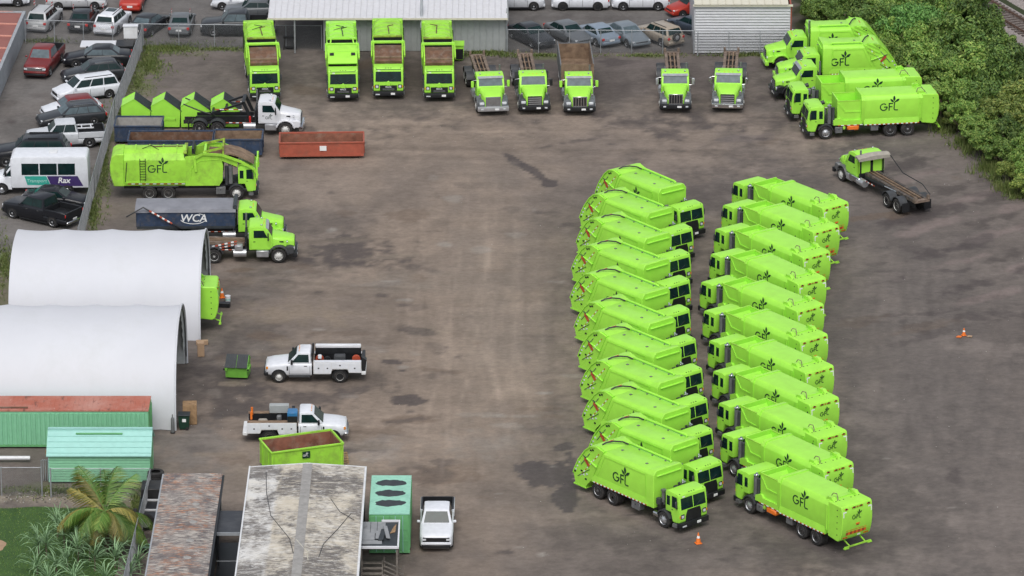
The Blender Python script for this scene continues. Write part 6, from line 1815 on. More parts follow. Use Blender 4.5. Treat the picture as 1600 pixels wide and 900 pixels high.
for s in (1, -1): MB().cyl((.2, s * .34 - .03, .1), (.2, s * .34 + .03, .1), .1, 10).build('wheel', 'rubber', t)
g = G(356, 471); t = thing('bucket', 'white bucket standing behind the lime truck tail', 'bucket', (g.x, g.y, 0))
MB().cyl((0, 0, 0), (0, 0, .42), .17, 14, .20).build('pail', 'white', t); MB().cyl((0, 0, .12), (0, 0, .22), .181, 14, .19, False).build('band', 'mint_roof', t)
crate('plastic_tub', 'black plastic tub beside the white bucket', 'tub', (351, 479), .75, .45, .30, 'black', -6)
cone('small orange traffic cone at the tail of the tent truck', tuple(G(347, 465)))
cone('orange traffic cone standing before the two truck rows', tuple(G(1091, 849)))
cone('orange traffic cone with scraps, alone on the right of the yard', tuple(G(1506, 524))).scale = (.8, .8, .75)
for dx_, dy_, m, lab in ((-.35, -.2, 'orange', 'orange scrap lying left of the lone traffic cone'), (.35, -.15, 'cardboard', 'brown scrap lying right of the lone traffic cone')):
    g = G(1506, 525); o = tag(MB().prism([(-.2, -.1), (.15, -.14), (.22, .08), (-.05, .14)], 'z', .01, .06).build('scrap', m, None, 0), lab, 'scrap'); o.location = (g.x + dx_, g.y + dy_, 0)
g = G(270, 676); t = thing('gas_bottle', 'grey gas bottle standing at the tent corner', 'gas bottle', (g.x, g.y, 0))
MB().lathe([(0, .02), (.0, .11), (.95, .11), (1.1, .04), (1.25, .035)], (0, 0, 0), 'z', 10).build('cylinder', 'steel_grey', t); MB().cyl((0, 0, 0.0), (0, 0, .05), .16, 10).build('base', 'chassis', t)

# ------------------------------------------------------------------ green sheds and containers
def ribbed_wall(b, x0, x1, y, z0, z1, pitch, d):
    """corrugation profile along x, facing -y"""
    n = int((x1 - x0) / pitch)
    for i in range(n):
        a = x0 + i * pitch
        b.prism([(a + .25 * pitch, y), (a + .35 * pitch, y - d), (a + .85 * pitch, y - d), (a + .95 * pitch, y)], 'z', z0, z1)
t = thing('green_container', 'long green ribbed container with rusty red roof against the tent', 'container', (-23.0, 291.8, 0))
bx('shell', 'mint_wall', t, -14, 0, 0, 2.45, .12, 2.5)
b = MB(); ribbed_wall(b, -14, -.1, -.002, .25, 2.35, .30, .05); tag(b.build('wall_rib', 'mint_wall', t, 0), kind='stuff')
bx('roof', 'roof_redrust', t, -14.02, .03, -.04, 2.5, 2.50, 2.58)
b = MB()
for i in range(46): b.box(-13.9 + i * .30, -13.78 + i * .30, 0, 2.45, 2.575, 2.60)
tag(b.build('roof_rib', 'roof_redrust', t, 0), kind='stuff')
bx('bottom_rail', 'mint_door', t, -14, .02, -.03, .05, .1, .26); bx('end_door', 'mint_door', t, .0, .05, .1, 2.35, .25, 2.4)
b = MB()
for y in (.6, 1.1, 1.6, 2.0): b.cyl((.08, y, .3), (.08, y, 2.35), .025, 6)
b.build('lock_bar', 'mint_door', t)
MB().tube([(-14, .25, 2.66), (-7.6, .28, 2.66)], .05, 6).build('conduit', 'rust', t)

t = thing('mint_shed', 'mint green garden shed with pale gable roof and lap siding', 'shed', (-25.65, 285.95, 0))
hl = 3.15
MB().prism([(0, .08), (3.0, .08), (3.0, 1.92), (1.5, 2.95), (0, 1.92)], 'x', -hl, hl).build('shell', 'mint_wall', t, 0)
lp = MB().prism([(-.055, 0), (0.0, 0), (0.0, .178), (-.006, .178)], 'x', -hl, hl).mesh('siding_board', 'mint_wall', 0)
for i in range(10): put('siding_board', lp, t, (0, 0, .12 + i * .178))
for sgn, nm in ((1, 'roof'), (-1, 'roof')):
    pts = [(-.22, 1.85), (1.5, 3.03), (1.5, 3.09), (-.22, 1.91)] if sgn > 0 else [(3.22, 1.85), (1.5, 3.03), (1.5, 3.09), (3.22, 1.91)]
    r_ = MB().prism(pts, 'x', -hl - .12, hl + .10).build(nm, 'mint_roof', t, 0)
    rb = MB()
    for k in range(5):
        f = (k + .5) / 5
        y_, z_ = (-.22 + 1.72 * f, 1.91 + 1.18 * f) if sgn > 0 else (3.22 - 1.72 * f, 1.91 + 1.18 * f)
        rb.obox((0, y_, z_ + .012), (hl + .08, .02, .018))
    tag(rb.build('roof_rib', 'mint_roof', r_, 0), kind='stuff')
bx('ridge_cap', 'mint_roof', t, -hl - .12, hl + .10, 1.38, 1.62, 3.07, 3.11)
bx('ridge_vent', 'mint_door', t, -1.5, 1.4, 1.05, 1.2, 2.84, 2.90)
bx('corner_trim', 'mint_door', t, hl - .02, hl + .02, -.02, .08, .08, 1.9); bx('corner_trim', 'mint_roof', t, -hl - .02, -hl + .04, -.04, .08, .08, 1.9)
bx('shed_door', 'mint_door', t, hl, hl + .03, .9, 2.1, .1, 1.9)

t = thing('mint_container', 'mint green container with three dark stains on its roof', 'container', (-7.35, 274.67, 0))
bx('shell', 'mint_door', t, -1.2, 1.2, .02, 6.05, .12, 2.58)
rp = bx('roof', 'roof_mint', t, -1.215, 1.215, -.02, 6.08, 2.58, 2.64)
for k, yy in enumerate((4.85, 3.2, 1.65)):
    rg = random.Random(k + 3)
    pts = []
    for i in range(26):
        a = 2 * math.pi * i / 26
        pts.append((.02 + (.95 + rg.uniform(-.1, .06)) * math.cos(a), yy + (.52 + rg.uniform(-.1, .08)) * math.sin(a)))
    MB().prism(pts, 'z', 2.641, 2.645).build('rain_puddle_stain', 'lid_grey', t, 0)
for s in (1, -1):
    d = bx('door_leaf', 'mint_door', t, min(s * .02, s * 1.12), max(s * .02, s * 1.12), -.05, .015, .25, 2.5, .01)
    for z in (.85, 1.6): bx('door_rib', 'mint_door', d, min(s * .06, s * 1.08), max(s * .06, s * 1.08), -.075, -.048, z, z + .07)
    for x in (.35, .8): MB().cyl((s * x, -.085, .2), (s * x, -.085, 2.52), .022, 6).build('lock_bar', 'mint_roof', d)
bx('door_frame', 'mint_door', t, -1.22, 1.22, -.03, .05, .10, .24)
b = MB()
for s in (1, -1):
    for i in range(20): b.box(s * 1.2 - .04, s * 1.2 + .04, .25 + i * .29, .41 + i * .29, .3, 2.45)
tag(b.build('wall_rib', 'mint_door', t, 0), kind='stuff')

# ------------------------------------------------------------------ site offices at the bottom
def roof_panels(t, x0, x1, y0, y1, z, m, n, axis='y', crown=0.0, part='roof_sheet'):
    d = (y1 - y0) / n
    rg = random.Random(n)
    for i in range(n):
        a, c = y0 + d * i, y0 + d * (i + 1)
        zz = z + rg.uniform(0, .012)
        if crown:
            b = MB().prism([(x0, zz), ((x0 + x1) / 2, zz + crown), (x1, zz), (x1, zz + .04), ((x0 + x1) / 2, zz + crown + .04), (x0, zz + .04)], 'y', a + .006, c - .006)
        else: b = MB().box(x0, x1, a + .006, c - .006, zz, zz + .04)
        b.box((x0 + x1) / 2 - .01, (x0 + x1) / 2 + .01, a + .006, a + .03, zz + crown, zz + crown + .05)
        b.build(part, m, t, 0)
t = thing('site_office', 'narrow site office with a streaked rusty sheet roof', 'building', (-19.42, 255, 0))
bx('wall', 'siding_grey', t, -1.7, 1.7, .1, 24.9, .3, 2.9)
b = MB()
for i in range(48): b.box(1.70, 1.735, .2 + i * .5, .45 + i * .5, .3, 2.85)
tag(b.build('wall_rib', 'dark_plastic', t, 0), kind='stuff')
roof_panels(t, -1.80, 1.78, 0, 25.05, 2.93, 'roof_rusty', 12, crown=.10)
bx('roof_gutter', 'black', t, 1.78, 1.90, .0, 25.1, 2.78, 2.92)
bx('roof_edge', 'block_grey', t, -1.88, -1.79, 0, 25.1, 2.86, 3.0); bx('roof_edge', 'roof_rusty', t, -1.8, 1.8, 25.05, 25.13, 2.84, 3.03)
for y_ in (12.0, 14.6, 17.4, 20.2): MB().lathe([(0, .24), (.03, .24), (.05, .18), (.055, .01)], (.45, y_ - .0, 3.03), 'z', 12).build('roof_vent', 'concrete', t)
t = thing('site_office', 'wide site office with a pale mildewed roof and a centre strip', 'building', (-12.48, 255, 0))
bx('wall', 'siding_grey', t, -3.35, 3.35, .1, 25.7, .35, 3.05)
roof_panels(t, -3.50, 3.48, 0, 25.9, 3.08, 'roof_pale', 9, crown=.22)
b = MB().box(-.28, .30, .0, 25.9, 3.325, 3.352); b.build('ridge_strip', 'cream_tan', t, 0) if 'cream_tan' in M else b.build('ridge_strip', 'concrete', t, 0)
bx('gutter', 'white_dirty', t, 3.48, 3.62, 0, 25.95, 3.0, 3.16, .02); bx('roof_edge', 'white_dirty', t, -3.58, -3.49, 0, 25.95, 3.0, 3.18); 
MB().prism([(-3.5, 3.02), (0, 3.26), (3.5, 3.02), (3.5, 3.14), (0, 3.38), (-3.5, 3.14)], 'y', 25.9, 25.98).build('roof_edge', 'white_dirty', t, 0)
for y_ in (10, 14.5, 19, 23.5): MB().cyl((3.5, y_, 3.0), (3.5, y_, .3), .05, 6).build('downpipe', 'dark_plastic', t)
rg = random.Random(12)
for k, pts in enumerate(([(-2.5, 25.0), (-2.3, 21.5), (-1.9, 18.0), (-.6, 14.2), (-.3, 12.0)], [(2.9, 18.5), (2.2, 16.0), (1.4, 13.5), (1.2, 11.5)], [(1.6, 20.5), (2.2, 18.6), (3.1, 17.4)], [(-.2, 14.0), (.5, 12.2), (.6, 11.0)])):
    MB().tube([(x, y, 3.14 + .22 * (1 - abs(x) / 3.5)) for x, y in pts], .022, 5).build('roof_cable', 'dark_plastic' if k < 3 else 'cream', t)
t = thing('link_roof', 'low dark flat roof joining the two site offices', 'building', (-16.75, 268, 0))
bx('roof', 'roof_dark', t, -.82, .72, 4.2, 7.6, 2.35, 2.45); bx('roof_edge', 'block_grey', t, -.82, .72, 4.12, 4.2, 2.28, 2.47)
for x in (-.75, .65): bx('post', 'black', t, x - .05, x + .05, 4.25, 4.35, 0, 2.35)
bx('hand_rail', 'galv', t, -.8, .7, 3.2, 3.25, 1.0, 1.05); bx('deck', 'black', t, -.85, .75, -10, 7.8, .18, .28)  # black deck sheet is added for the dark void between the offices

# broken porch beside the pale roof and its steps
t = thing('broken_porch', 'broken porch roof with grey boards and a white edge trim', 'porch', (-9.0, 270.0, 0))
zp = 2.35
fr = bx('porch_trim', 'white', t, .0, 2.25, -.06, .03, zp, zp + .16, .01)
bx('porch_trim', 'white', t, 2.22, 2.32, -.05, 4.05, zp, zp + .16, .01); bx('porch_trim', 'white', t, 1.2, 2.25, 4.0, 4.07, zp, zp + .15, .01)
bx('deck', 'lid_grey', t, .02, 2.2, .0, 4.0, zp - .06, zp + .02)
bd = [(.05, .55, 2.3, 3.95, 0, 0), (.58, .95, 2.2, 3.95, 0, 0), (.05, .85, 1.15, 2.25, 0, .02), (.98, 1.45, 2.5, 3.95, .04, 0), (.90, 1.40, 1.3, 2.45, .0, .05), (.1, 1.3, .5, 1.05, 0, .03)]
for x0, x1, y0, y1, tl, dz in bd:
    o = bx('roof_board', 'panel_grey', t, x0, x1, y0, y1, zp + .03 + dz, zp + .06 + dz)
o = MB().obox((1.55, 2.1, zp + .18), (.12, .95, .02), .12, .2).build('roof_board', 'panel_grey', t, 0)
o = MB().obox((1.30, 1.8, zp + .14), (.16, .85, .02), -.10, -.15).build('roof_board', 'lid_grey', t, 0)
MB().prism([(1.75, 2.2), (2.05, 2.4), (2.1, 3.6), (1.95, 3.2)], 'z', zp + .03, zp + .07).build('torn_board', 'wood', t, 0)
MB().prism([(.2, .2), (1.2, .9), (1.8, .15)], 'z', zp + .03, zp + .08).build('torn_board', 'lid_grey', t, 0)
for x, y in ((.1, 0.05), (2.2, .05), (2.2, 3.9)): bx('post', 'wood_grey', t, x - .05, x + .05, y - .05, y + .05, 0, zp - .06)
t = thing('wooden_steps', 'grey wooden steps and slatted ramp below the broken porch', 'steps', (-8.9, 269.9, 0))
tr = MB().box(0, 1.15, -.14, .14, -.02, .02).mesh('tread', 'wood_grey', 0)
for i in range(6): put('tread', tr, t, (0.05, -1.2 + i * .42, .25 + i * .17))
for x in (0.02, 1.22): MB().prism([(-1.4, .0), (-1.4, .2), (1.1, 1.2), (1.1, 1.0)], 'x', x - .03, x + .03).build('stringer', 'wood_grey', t, 0)
sl = MB().box(0, 1.25, -.07, .07, -.02, .02).mesh('slat', 'wood_grey', 0)
for i in range(5): put('slat', sl, t, (1.30, 1.0 - i * .42, 1.15 - i * .10), (0, R(24), -.10))
for x, y, hh in ((1.32, 1.1, 1.4), (2.45, .9, .9), (2.45, -1.0, .8), (1.32, -1.0, 1.1)): bx('post', 'wood_grey', t, x - .05, x + .05, y - .05, y + .05, 0, hh)

# ------------------------------------------------------------------ tyres and black trailer between the fence and the office
n = 0
for k, (px_, py_, cnt) in enumerate(((243, 762, 4), (239, 778, 3))):
    g = G(px_, py_)
    for j in range(cnt):
        ps = ['lowest', 'second from the ground', 'third from the ground', 'topmost'] if cnt == 4 else ['lowest', 'middle', 'topmost']
        tyre_thing('black tyre %s in the %s stack by the rusty roof' % (ps[j], 'farther' if k == 0 else 'nearer'), (g.x + .04 * (j % 2), g.y, .30 + j * .27), (R(-90), 0, .3 * j), .52, .28, 'tyres stacked behind the rusty-roofed office')
g = G(234, 800); t = thing('utility_trailer', 'black flat trailer with white trims between fence and rusty roof', 'trailer', (g.x + .1, g.y, 0))
bx('deck', 'black', t, -.7, .7, -2.6, 2.0, .55, .70, .02); bx('front_box', 'chassis', t, -.65, .65, .4, 1.9, .70, 1.35, .05)
for y_ in (-1.5, .1): bx('trim', 'white_dirty', t, -.3, .72, y_ - .05, y_ + .05, .70, .80)
for s in (1, -1):
    t1 = MB().lathe([(0, .2), (0, .3), (.03, .44), (.06, .5), (.24, .5), (.28, .3)], (0, 0, 0), 'x', 20, -s).build('wheel', 'rubber', t); t1.location = (s * .98, -1.9, .5)
    rm = MB().lathe([(-.01, .30), (.02, .26), (.01, .1), (-.02, .01)], (0, 0, 0), 'x', 16, -s).build('rim', 'rim_white', t1)
g = G(228, 829)
o = tyre_thing('black tyre with a white wheel rim facing out, by the fence', (g.x, g.y, .52), (0, 0, R(6)), .52, .3)
rm = put('rim', [m for k, m in _wm.items() if k[0] == 'r' and k[4] == 'front'][0], o); rm.location = (0, .0, 0)
g = G(229, 860); o = tyre_thing('tyre lying flat with a pale ring beside the rusty roof', (g.x, g.y, .28), (R(-90), 0, 0), .5, .26)
rr = MB().lathe([(-.01, .33), (-.03, .30), (-.01, .26)], (0, 0, 0), 'y', 18).build('pale_ring', 'mint_roof', o)

# ------------------------------------------------------------------ buildings at the back
def wall_panels(t, x0, x1, y, z0, z1, n, m, rib=.035):
    d = (x1 - x0) / n
    me = MB().prism([(.004, 0), (d - .004, 0), (d - .004, -.02), (d - .05, -.02), (d - .07, -.02 - rib), (d - .11, -.02 - rib), (d - .13, -.02), (.004, -.02)], 'z', z0, z1).mesh('wall_panel', m, 0)
    for i in range(n): put('wall_panel', me, t, (x0 + d * i, y, 0))
t = thing('warehouse', 'long grey shed with pale ribbed roof behind the front loaders', 'building', (0, 0, 0))
y0 = 376.45
bx('wall', 'siding_grey', t, -14.95, -.45, y0, y0 + .15, 0, 2.86)
wall_panels(t, -14.95, -.45, y0 - .002, 0.03, 2.82, 29, 'siding_grey')
bx('side_wall', 'siding_grey', t, -.47, -.35, y0 + .16, 390, 0, 3.2)
bx('back_wall', 'siding_grey', t, -19.0, -.5, 389.8, 390, 0, 3.2)
d = .485; n = 39; xa = -19.3
me = MB()
sl = (4.7 - 2.95) / (389.0 - 375.7)
me.faces([(.003, 375.7, 2.90), (d - .003, 375.7, 2.90), (d - .003, 389, 4.65), (.003, 389, 4.65), (.003, 375.7, 2.95), (d - .003, 375.7, 2.95), (d - .003, 389, 4.70), (.003, 389, 4.70)], [(3, 2, 1, 0), (4, 5, 6, 7), (0, 1, 5, 4), (1, 2, 6, 5), (2, 3, 7, 6), (3, 0, 4, 7)])
me.faces([(.01, 375.7, 2.945), (.05, 375.7, 2.945), (.05, 389, 4.695), (.01, 389, 4.695), (.018, 375.7, 3.0), (.042, 375.7, 3.0), (.042, 389, 4.75), (.018, 389, 4.75)], [(3, 2, 1, 0), (4, 5, 6, 7), (0, 1, 5, 4), (1, 2, 6, 5), (2, 3, 7, 6), (3, 0, 4, 7)])
me = me.mesh('roof_panel', 'roof_white', 0)
for i in range(n): put('roof_panel', me, t, (xa + d * i, 0, 0))
bx('eave_trim', 'cream', t, xa - .05, xa + d * n + .05, 375.62, 375.695, 2.82, 2.97)
bx('gable_trim', 'siding_grey', t, xa + d * n, xa + d * n + .1, 375.7, 389, 2.7, 2.95)
for x in (-19.2, -17.2): bx('carport_post', 'galv', t, x - .06, x + .06, 375.85, 375.97, 0, 2.88)
MB().cyl((-7.15, 375.5, 2.2), (-7.15, 377.2, 4.4), .11, 8).build('vent_pipe', 'galv', t)
bx('corner_post', 'galv', t, -.50, -.38, y0 - .1, y0 - .04, 0, 2.82)
t = thing('grey_shed', 'tall pale grey shed with horizontal siding beside the corner trucks', 'building', (0, 0, 0))
y1 = 375.95
bx('wall', 'siding_pale', t, 14.5, 22.0, y1, y1 + .1, 0, 3.95); bx('side_wall', 'maroon_trim' if 'maroon_trim' in M else 'box_red', t, 22.0, 22.12, y1 + .02, 390, 0, 3.9); bx('side_wall', 'siding_pale', t, 14.4, 14.5, y1 + .02, 390, 0, 3.9)
sb = MB().prism([(-.085, .03), (-.085, 0), (0, 0), (0, .225), (-.010, .225), (-.010, .17)], 'x', 14.5, 22.0).mesh('siding_board', 'siding_pale', 0)
for i in range(17): put('siding_board', sb, t, (0, y1 - .002, .03 + i * .23))
bx('eave_trim', 'cream', t, 14.3, 22.2, y1 - .25, y1 - .16, 3.9, 4.06)
d2 = .62
me = MB().prism([(y1 - .25, 4.0), (392, 5.6), (392, 5.65), (y1 - .25, 4.06)], 'x', .004, d2 - .004)
me.prism([(y1 - .25, 4.05), (392, 5.64), (392, 5.69), (y1 - .25, 4.11)], 'x', .02, .06)
me = me.mesh('roof_panel', 'cream', 0)
for i in range(12): put('roof_panel', me, t, (14.4 + d2 * i, 0, 0))
bx('corner_trim', 'siding_pale', t, 21.95, 22.02, y1 - .06, y1 - .052, 0, 3.9)
t = thing('red_roofed_building', 'low building with a dull red metal roof and grey block wall', 'building', (0, 0, 0))
A, B = Vector((-38.95, 381.0)), Vector((-39.9, 352.0))
def lerp2(f): return A.lerp(B, f)
zt = 1.95
b = MB(); b.faces([(A.x, A.y, 0), (B.x, B.y, 0), (B.x, B.y, zt), (A.x, A.y, zt), (A.x - .25, A.y, 0), (B.x - .25, B.y, 0), (B.x - .25, B.y, zt), (A.x - .25, A.y, zt)], [(0, 1, 2, 3), (7, 6, 5, 4), (3, 2, 6, 7), (0, 3, 7, 4), (1, 0, 4, 5), (2, 1, 5, 6)])
wl = b.build('wall', 'block_grey', t, 0)
bx('end_wall', 'block_grey', t, -52, -39.2, 380.7, 380.95, 0, zt)
for i in range(9):
    f0, f1 = i / 9, (i + 1) / 9
    p, q = lerp2(f0), lerp2(f1)
    b = MB(); zz = zt - .15
    b.faces([(p.x - .26, p.y - .02, zz), (q.x - .26, q.y + .02, zz), (q.x - 13, q.y + .02, zz + .35), (p.x - 13, p.y - .02, zz + .35), (p.x - .26, p.y - .02, zz + .05), (q.x - .26, q.y + .02, zz + .05), (q.x - 13, q.y + .02, zz + .40), (p.x - 13, p.y - .02, zz + .40)], [(3, 2, 1, 0), (4, 5, 6, 7), (0, 1, 5, 4), (1, 2, 6, 5), (2, 3, 7, 6), (3, 0, 4, 7)])
    pn = b.build('roof_panel', 'red_roof', t, 0)
    b = MB(); b.faces([(p.x - .28, p.y - .02, zz + .05), (p.x - .28, p.y - .22, zz + .05), (p.x - 13, p.y - .22, zz + .40), (p.x - 13, p.y - .02, zz + .40), (p.x - .28, p.y - .05, zz + .13), (p.x - .28, p.y - .17, zz + .13), (p.x - 13, p.y - .17, zz + .48), (p.x - 13, p.y - .05, zz + .48)], [(3, 2, 1, 0), (4, 5, 6, 7), (0, 1, 5, 4), (1, 2, 6, 5), (2, 3, 7, 6), (3, 0, 4, 7)])
    b.build('seam', 'red_seam', pn, 0)

# ------------------------------------------------------------------ fences
def gp(*p): g = G(*p); return (g.x, g.y)
fence('grey chain-link fence running down the left side past the parked cars', [gp(222, 80), (-30.15, 358.0), (-30.35, 341), (-30.45, 328.5)])
fence('chain-link fence along the back of the left car lot', [gp(40, 66), gp(222, 73)])
fence('chain-link fence behind the leftmost front loader', [gp(224, 73), gp(503, 76)])
fence('chain-link fence between the grey sheds in front of the cars', [gp(793, 82), gp(1084, 84)])
fence('low chain-link fence across the front of the pale grey shed', [gp(1090, 87), gp(1236, 86)])
fence('chain-link fence between the lawn and the mint shed', [gp(-60, 775), gp(66, 775)])
fence('chain-link fence in front of the mint shed, turning along the tyres', [gp(80, 777), gp(236, 777), (-22.95, 258)])
t = thing('stacked_gates', 'stack of galvanised gate frames leaning by the mint shed', 'gate', tuple(G(70, 752)))
for i in range(4):
    MB().tube([(-.2 + i * .13, 0, .05), (-.2 + i * .13, .1, 1.35), (-.1 + i * .13, .3, 1.35), (-.1 + i * .13, .2, .05)], .03, 5).build('gate_frame', 'galv', t)
g = G(77, 727); o = tag(MB().box(-.15, .15, -.1, .1, 0, .25).build('timber_block', 'wood', None, 0), 'small orange-brown timber on the galvanised gates', 'timber'); o.location = (g.x, g.y - .6, 1.0)
g = G(15, 722); o = tag(MB().cyl((-2.6, 0, 0), (1.3, 0, 0), .13, 10).build('white_pipe', 'white_dirty', None), 'long white pipe lying before the green container', 'pipe'); o.location = (g.x, g.y, .28)
t = thing('cabinet_sign', 'white square cabinet on posts at the fence corner', 'cabinet', tuple(G(205, 78)))
bx('box', 'white_dirty', t, -.55, .55, -.25, .25, 1.0, 2.0, .02); bx('box_lid', 'white', t, -.6, .6, -.3, .3, 2.0, 2.06)
for x in (-.4, .4): bx('leg', 'galv', t, x - .05, x + .05, -.05, .05, 0, 1.0)
t = thing('steel_stand', 'dark steel trestle standing on the dirt by the first front loader', 'trestle', tuple(G(453, 76)))
b = MB()
for s in (1, -1):
    b.prism([(s * .30, 1.0), (s * .38, 1.0), (s * .52, 0), (s * .44, 0)], 'y', -.25, -.18); b.prism([(s * .30, 1.0), (s * .38, 1.0), (s * .52, 0), (s * .44, 0)], 'y', .18, .25)
b.build('legs', 'chassis', t, 0)
bx('top_beam', 'chassis', t, -.5, .5, -.25, .25, .92, 1.02); bx('low_brace', 'chassis', t, -.45, .45, -.2, .2, .1, .16)

# ------------------------------------------------------------------ parked cars
def C(p, h, kind, paint, label, **k):
    g = G(*p); return car('parked_pickup' if kind == 'pickup' else 'parked_car', label, kind, paint, (g.x, g.y, 0), R(h), k.pop('group', 'cars parked in the lots outside the fence'), **k)
C((69, 107), -99, 'pickup', 'maroon', 'maroon pickup with chrome grille facing the camera beside the block wall', grille='chrome', glass='glass_light')
C((153, 101), 181, 'sedan', 'black', 'long black sedan with pale side windows behind the dark saloon', scale=1.1, glass='glass_light')
C((146, 124), 194, 'wagon', 'dark', 'dark estate car squeezed between the black sedan and white minivan')
C((135, 152), 204, 'minivan', 'white', 'white minivan slanted against the fence')
C((112, 181), 199, 'hatch', 'white', 'white car with a rusty red roof behind the white minivan', roof='maroon', scale=1.05, glass='glass_light')
C((112, 193), 197, 'wagon', 'dark', 'dark estate car with chrome roof rails next to the silver pickup', scale=1.05, glass='glass_light')
C((103, 226), 189, 'pickup', 'palesilver', 'silver crew cab pickup with white racks in its bed')
C((50, 254), 181, 'suv', 'black', 'big black van-like SUV half hidden behind the shuttle bus', scale=1.25)
C((88, 322), -9, 'sedan', 'black', 'black sedan with a white bonnet patch between bus and black pickup')
C((66, 343), 147, 'pickup', 'black', 'black pickup angled away from the camera by the fence end')
g = G(66, 297); shuttle_bus('white shuttle bus with green and purple side graphics', (g.x, g.y, 0), R(180.5))
C((70, 40), 77, 'suv', 'silver', 'silver SUV seen from behind, leftmost in the back row', flags=True)
C((131, 40), 83, 'sedan', 'dark', 'dark sedan seen from behind, between silver and white SUVs', flags=True)
C((177, 45), 75, 'suv', 'white', 'white SUV with sunroof seen from behind beside the white cabinet', sunroof=True, flags=True)
C((233, 47), 70, 'sedan', 'dark', 'dark sedan with silver bumper seen from behind, right of the cabinet', glass='glass_light')
C((284, 46), 88, 'sedan', 'grey', 'grey sedan with flags seen from behind, last in the back row', flags=True)
C((372, 52), 180, 'pickup', 'dark', 'dark grey pickup broadside behind the fence, next to the first front loader', glass='glass_light')
C((378, 12), 176, 'sedan', 'palesilver', 'pale silver sedan at the top edge above the dark pickup')
C((397, 25), 178, 'sedan', 'grey', 'dark grey sedan between the pale silver sedan and dark pickup')
C((120, 11), 2, 'sedan', 'silver', 'silver sedan broadside at the top edge behind the back row')
C((208, 9), 88, 'sedan', 'red', 'red car seen from behind at the top edge')
C((2, 6), 0, 'suv', 'white', 'white SUV cut by the top left corner')
C((806, 12), 1, 'suv', 'palesilver', 'pale silver SUV at the top edge next to the long shed roof')
C((907, 12), 180, 'suv', 'white', 'white SUV with black wheels at the top edge', rim='black')
C((1001, 12), 180, 'suv', 'white', 'white SUV with bright wheels at the top edge beside the red car')
C((1082, 21), 205, 'hatch', 'red', 'red car nosing out beside the pale grey shed')
C((830, 65), -58, 'sedan', 'dark', 'dark sedan angled with its bonnet towards the fence, nearest the long shed')
C((888, 62), -58, 'sedan', 'grey', 'dark grey sedan half hidden by the rusty tipper body')
C((932, 63), 119, 'sedan', 'bluegrey', 'silver blue sedan angled with its boot towards the fence')
C((980, 64), -62, 'sedan', 'steel', 'grey blue sedan angled with its bonnet towards the fence, beside the beige SUV', glass='glass_light')
C((1031, 64), 125, 'suv', 'beige', 'beige SUV with a spare wheel on its back door', spare=True, scale=.95)
C((1083, 50), 128, 'sedan', 'navygrey', 'blue grey sedan partly behind the pale grey shed')
g = G(168, 86); t = thing('car_trailer', 'low trailer with white deck and black box behind the black sedan', 'trailer', (g.x, g.y, 0))
bx('deck', 'white', t, -2.1, .7, -.8, .8, .85, .97, .03); bx('box', 'black', t, .72, 2.1, -.85, .85, .55, 1.0, .02)
for s in (1, -1): wheel(t, .3, s * .95, s, .32, .2, 'car')
# racks in the silver pickup's bed
g = G(128, 224); t = thing('ladder_rack', 'white ladder rack lying in the silver pickup bed', 'rack', (g.x, g.y, 0), R(9))
for s in (1, -1): bx('rack_rail', 'white', t, -.9, .9, s * .4 - .05, s * .4 + .05, 1.30, 1.38)
for x in (-.7, 0, .7): bx('rack_bar', 'white', t, x - .04, x + .04, -.4, .4, 1.34, 1.40)
# ------------------------------------------------------------------ railway in the far corner
A, B = G(1542, 13), G(1596, 45)
d = (B - A).normalized(); nrm = Vector((-d.y, d.x, 0))
def rail_track(off, label):
    o = A + nrm * off
    t = thing('railway_track', label, 'railway track', (o.x, o.y, 0), math.atan2(d.y, d.x))
    b = MB().prism([(-2.0, -.05), (2.0, -.05), (1.5, .22), (-1.5, .22)], 'x', -22, 40)
    tag(b.build('ballast_bed', 'ballast', t, 0), kind='stuff')
    sm = MB().box(-.12, .12, -1.25, 1.25, 0, .16).mesh('sleeper', 'sleeper', 0)
    rg = random.Random(3)
    for i in range(76): put('sleeper', sm, t, (-18 + i * .62, rg.uniform(-.05, .05), .16), (0, 0, rg.uniform(-.02, .02)))
    for s in (1, -1):
        MB().prism([(-.07, 0), (.07, 0), (.035, .10), (.035, .15), (-.035, .15), (-.035, .10)], 'x', -22, 40).build('rail', 'steel_rail', t, 0).location = (0, s * .74, .32)
    return t
rail_track(0, 'nearer railway track with dark sleepers beyond the thicket')
rail_track(4.6, 'farther railway track at the very corner of the view')

# ------------------------------------------------------------------ thicket
protos = []
for k, (m, n_, rx, rz, cl, lf) in enumerate((('leaf_dark', 9000, 1.9, 1.7, 44, .12), ('leaf_dark', 8000, 1.7, 1.5, 36, .12), ('leaf_mid', 8500, 1.8, 1.6, 42, .12), ('leaf_mid', 7500, 1.6, 1.4, 34, .11), ('leaf_olive', 8000, 1.8, 1.5, 44, .11), ('leaf_blue', 8000, 2.0, 1.5, 44, .10), ('leaf_vine', 6000, 1.6, .9, 30, .11))):
    protos.append((leaf_cloud('crown', m, 40 + k, n_, rx, rx, rz, cl, lf, zlift=1.6 if m != 'leaf_vine' else .6), limb_mesh('trunk', k, 2.2, 1.4)))
KIND = ['dark dense tree of the thicket,', 'dark bushy tree of the thicket,', 'mid green leafy tree of the thicket,', 'mid green bush of the thicket,', 'olive bush with yellowish leaves in the thicket,', 'feathery blue green tree in the thicket behind the corner trucks', 'low creeper covered bush of the thicket,']
GRP = ['dark dense thicket trees', 'dark bushy thicket trees', 'mid green thicket trees', 'mid green thicket bushes', 'olive thicket bushes', 'feathery thicket trees', 'creeper bushes']
edge = lambda y: np.interp(y, [330, 338, 343.4, 352, 357, 366, 372, 384, 402], [41.0, 38.6, 35.9, 34.0, 32.6, 30.4, 28.2, 24.0, 24.0])
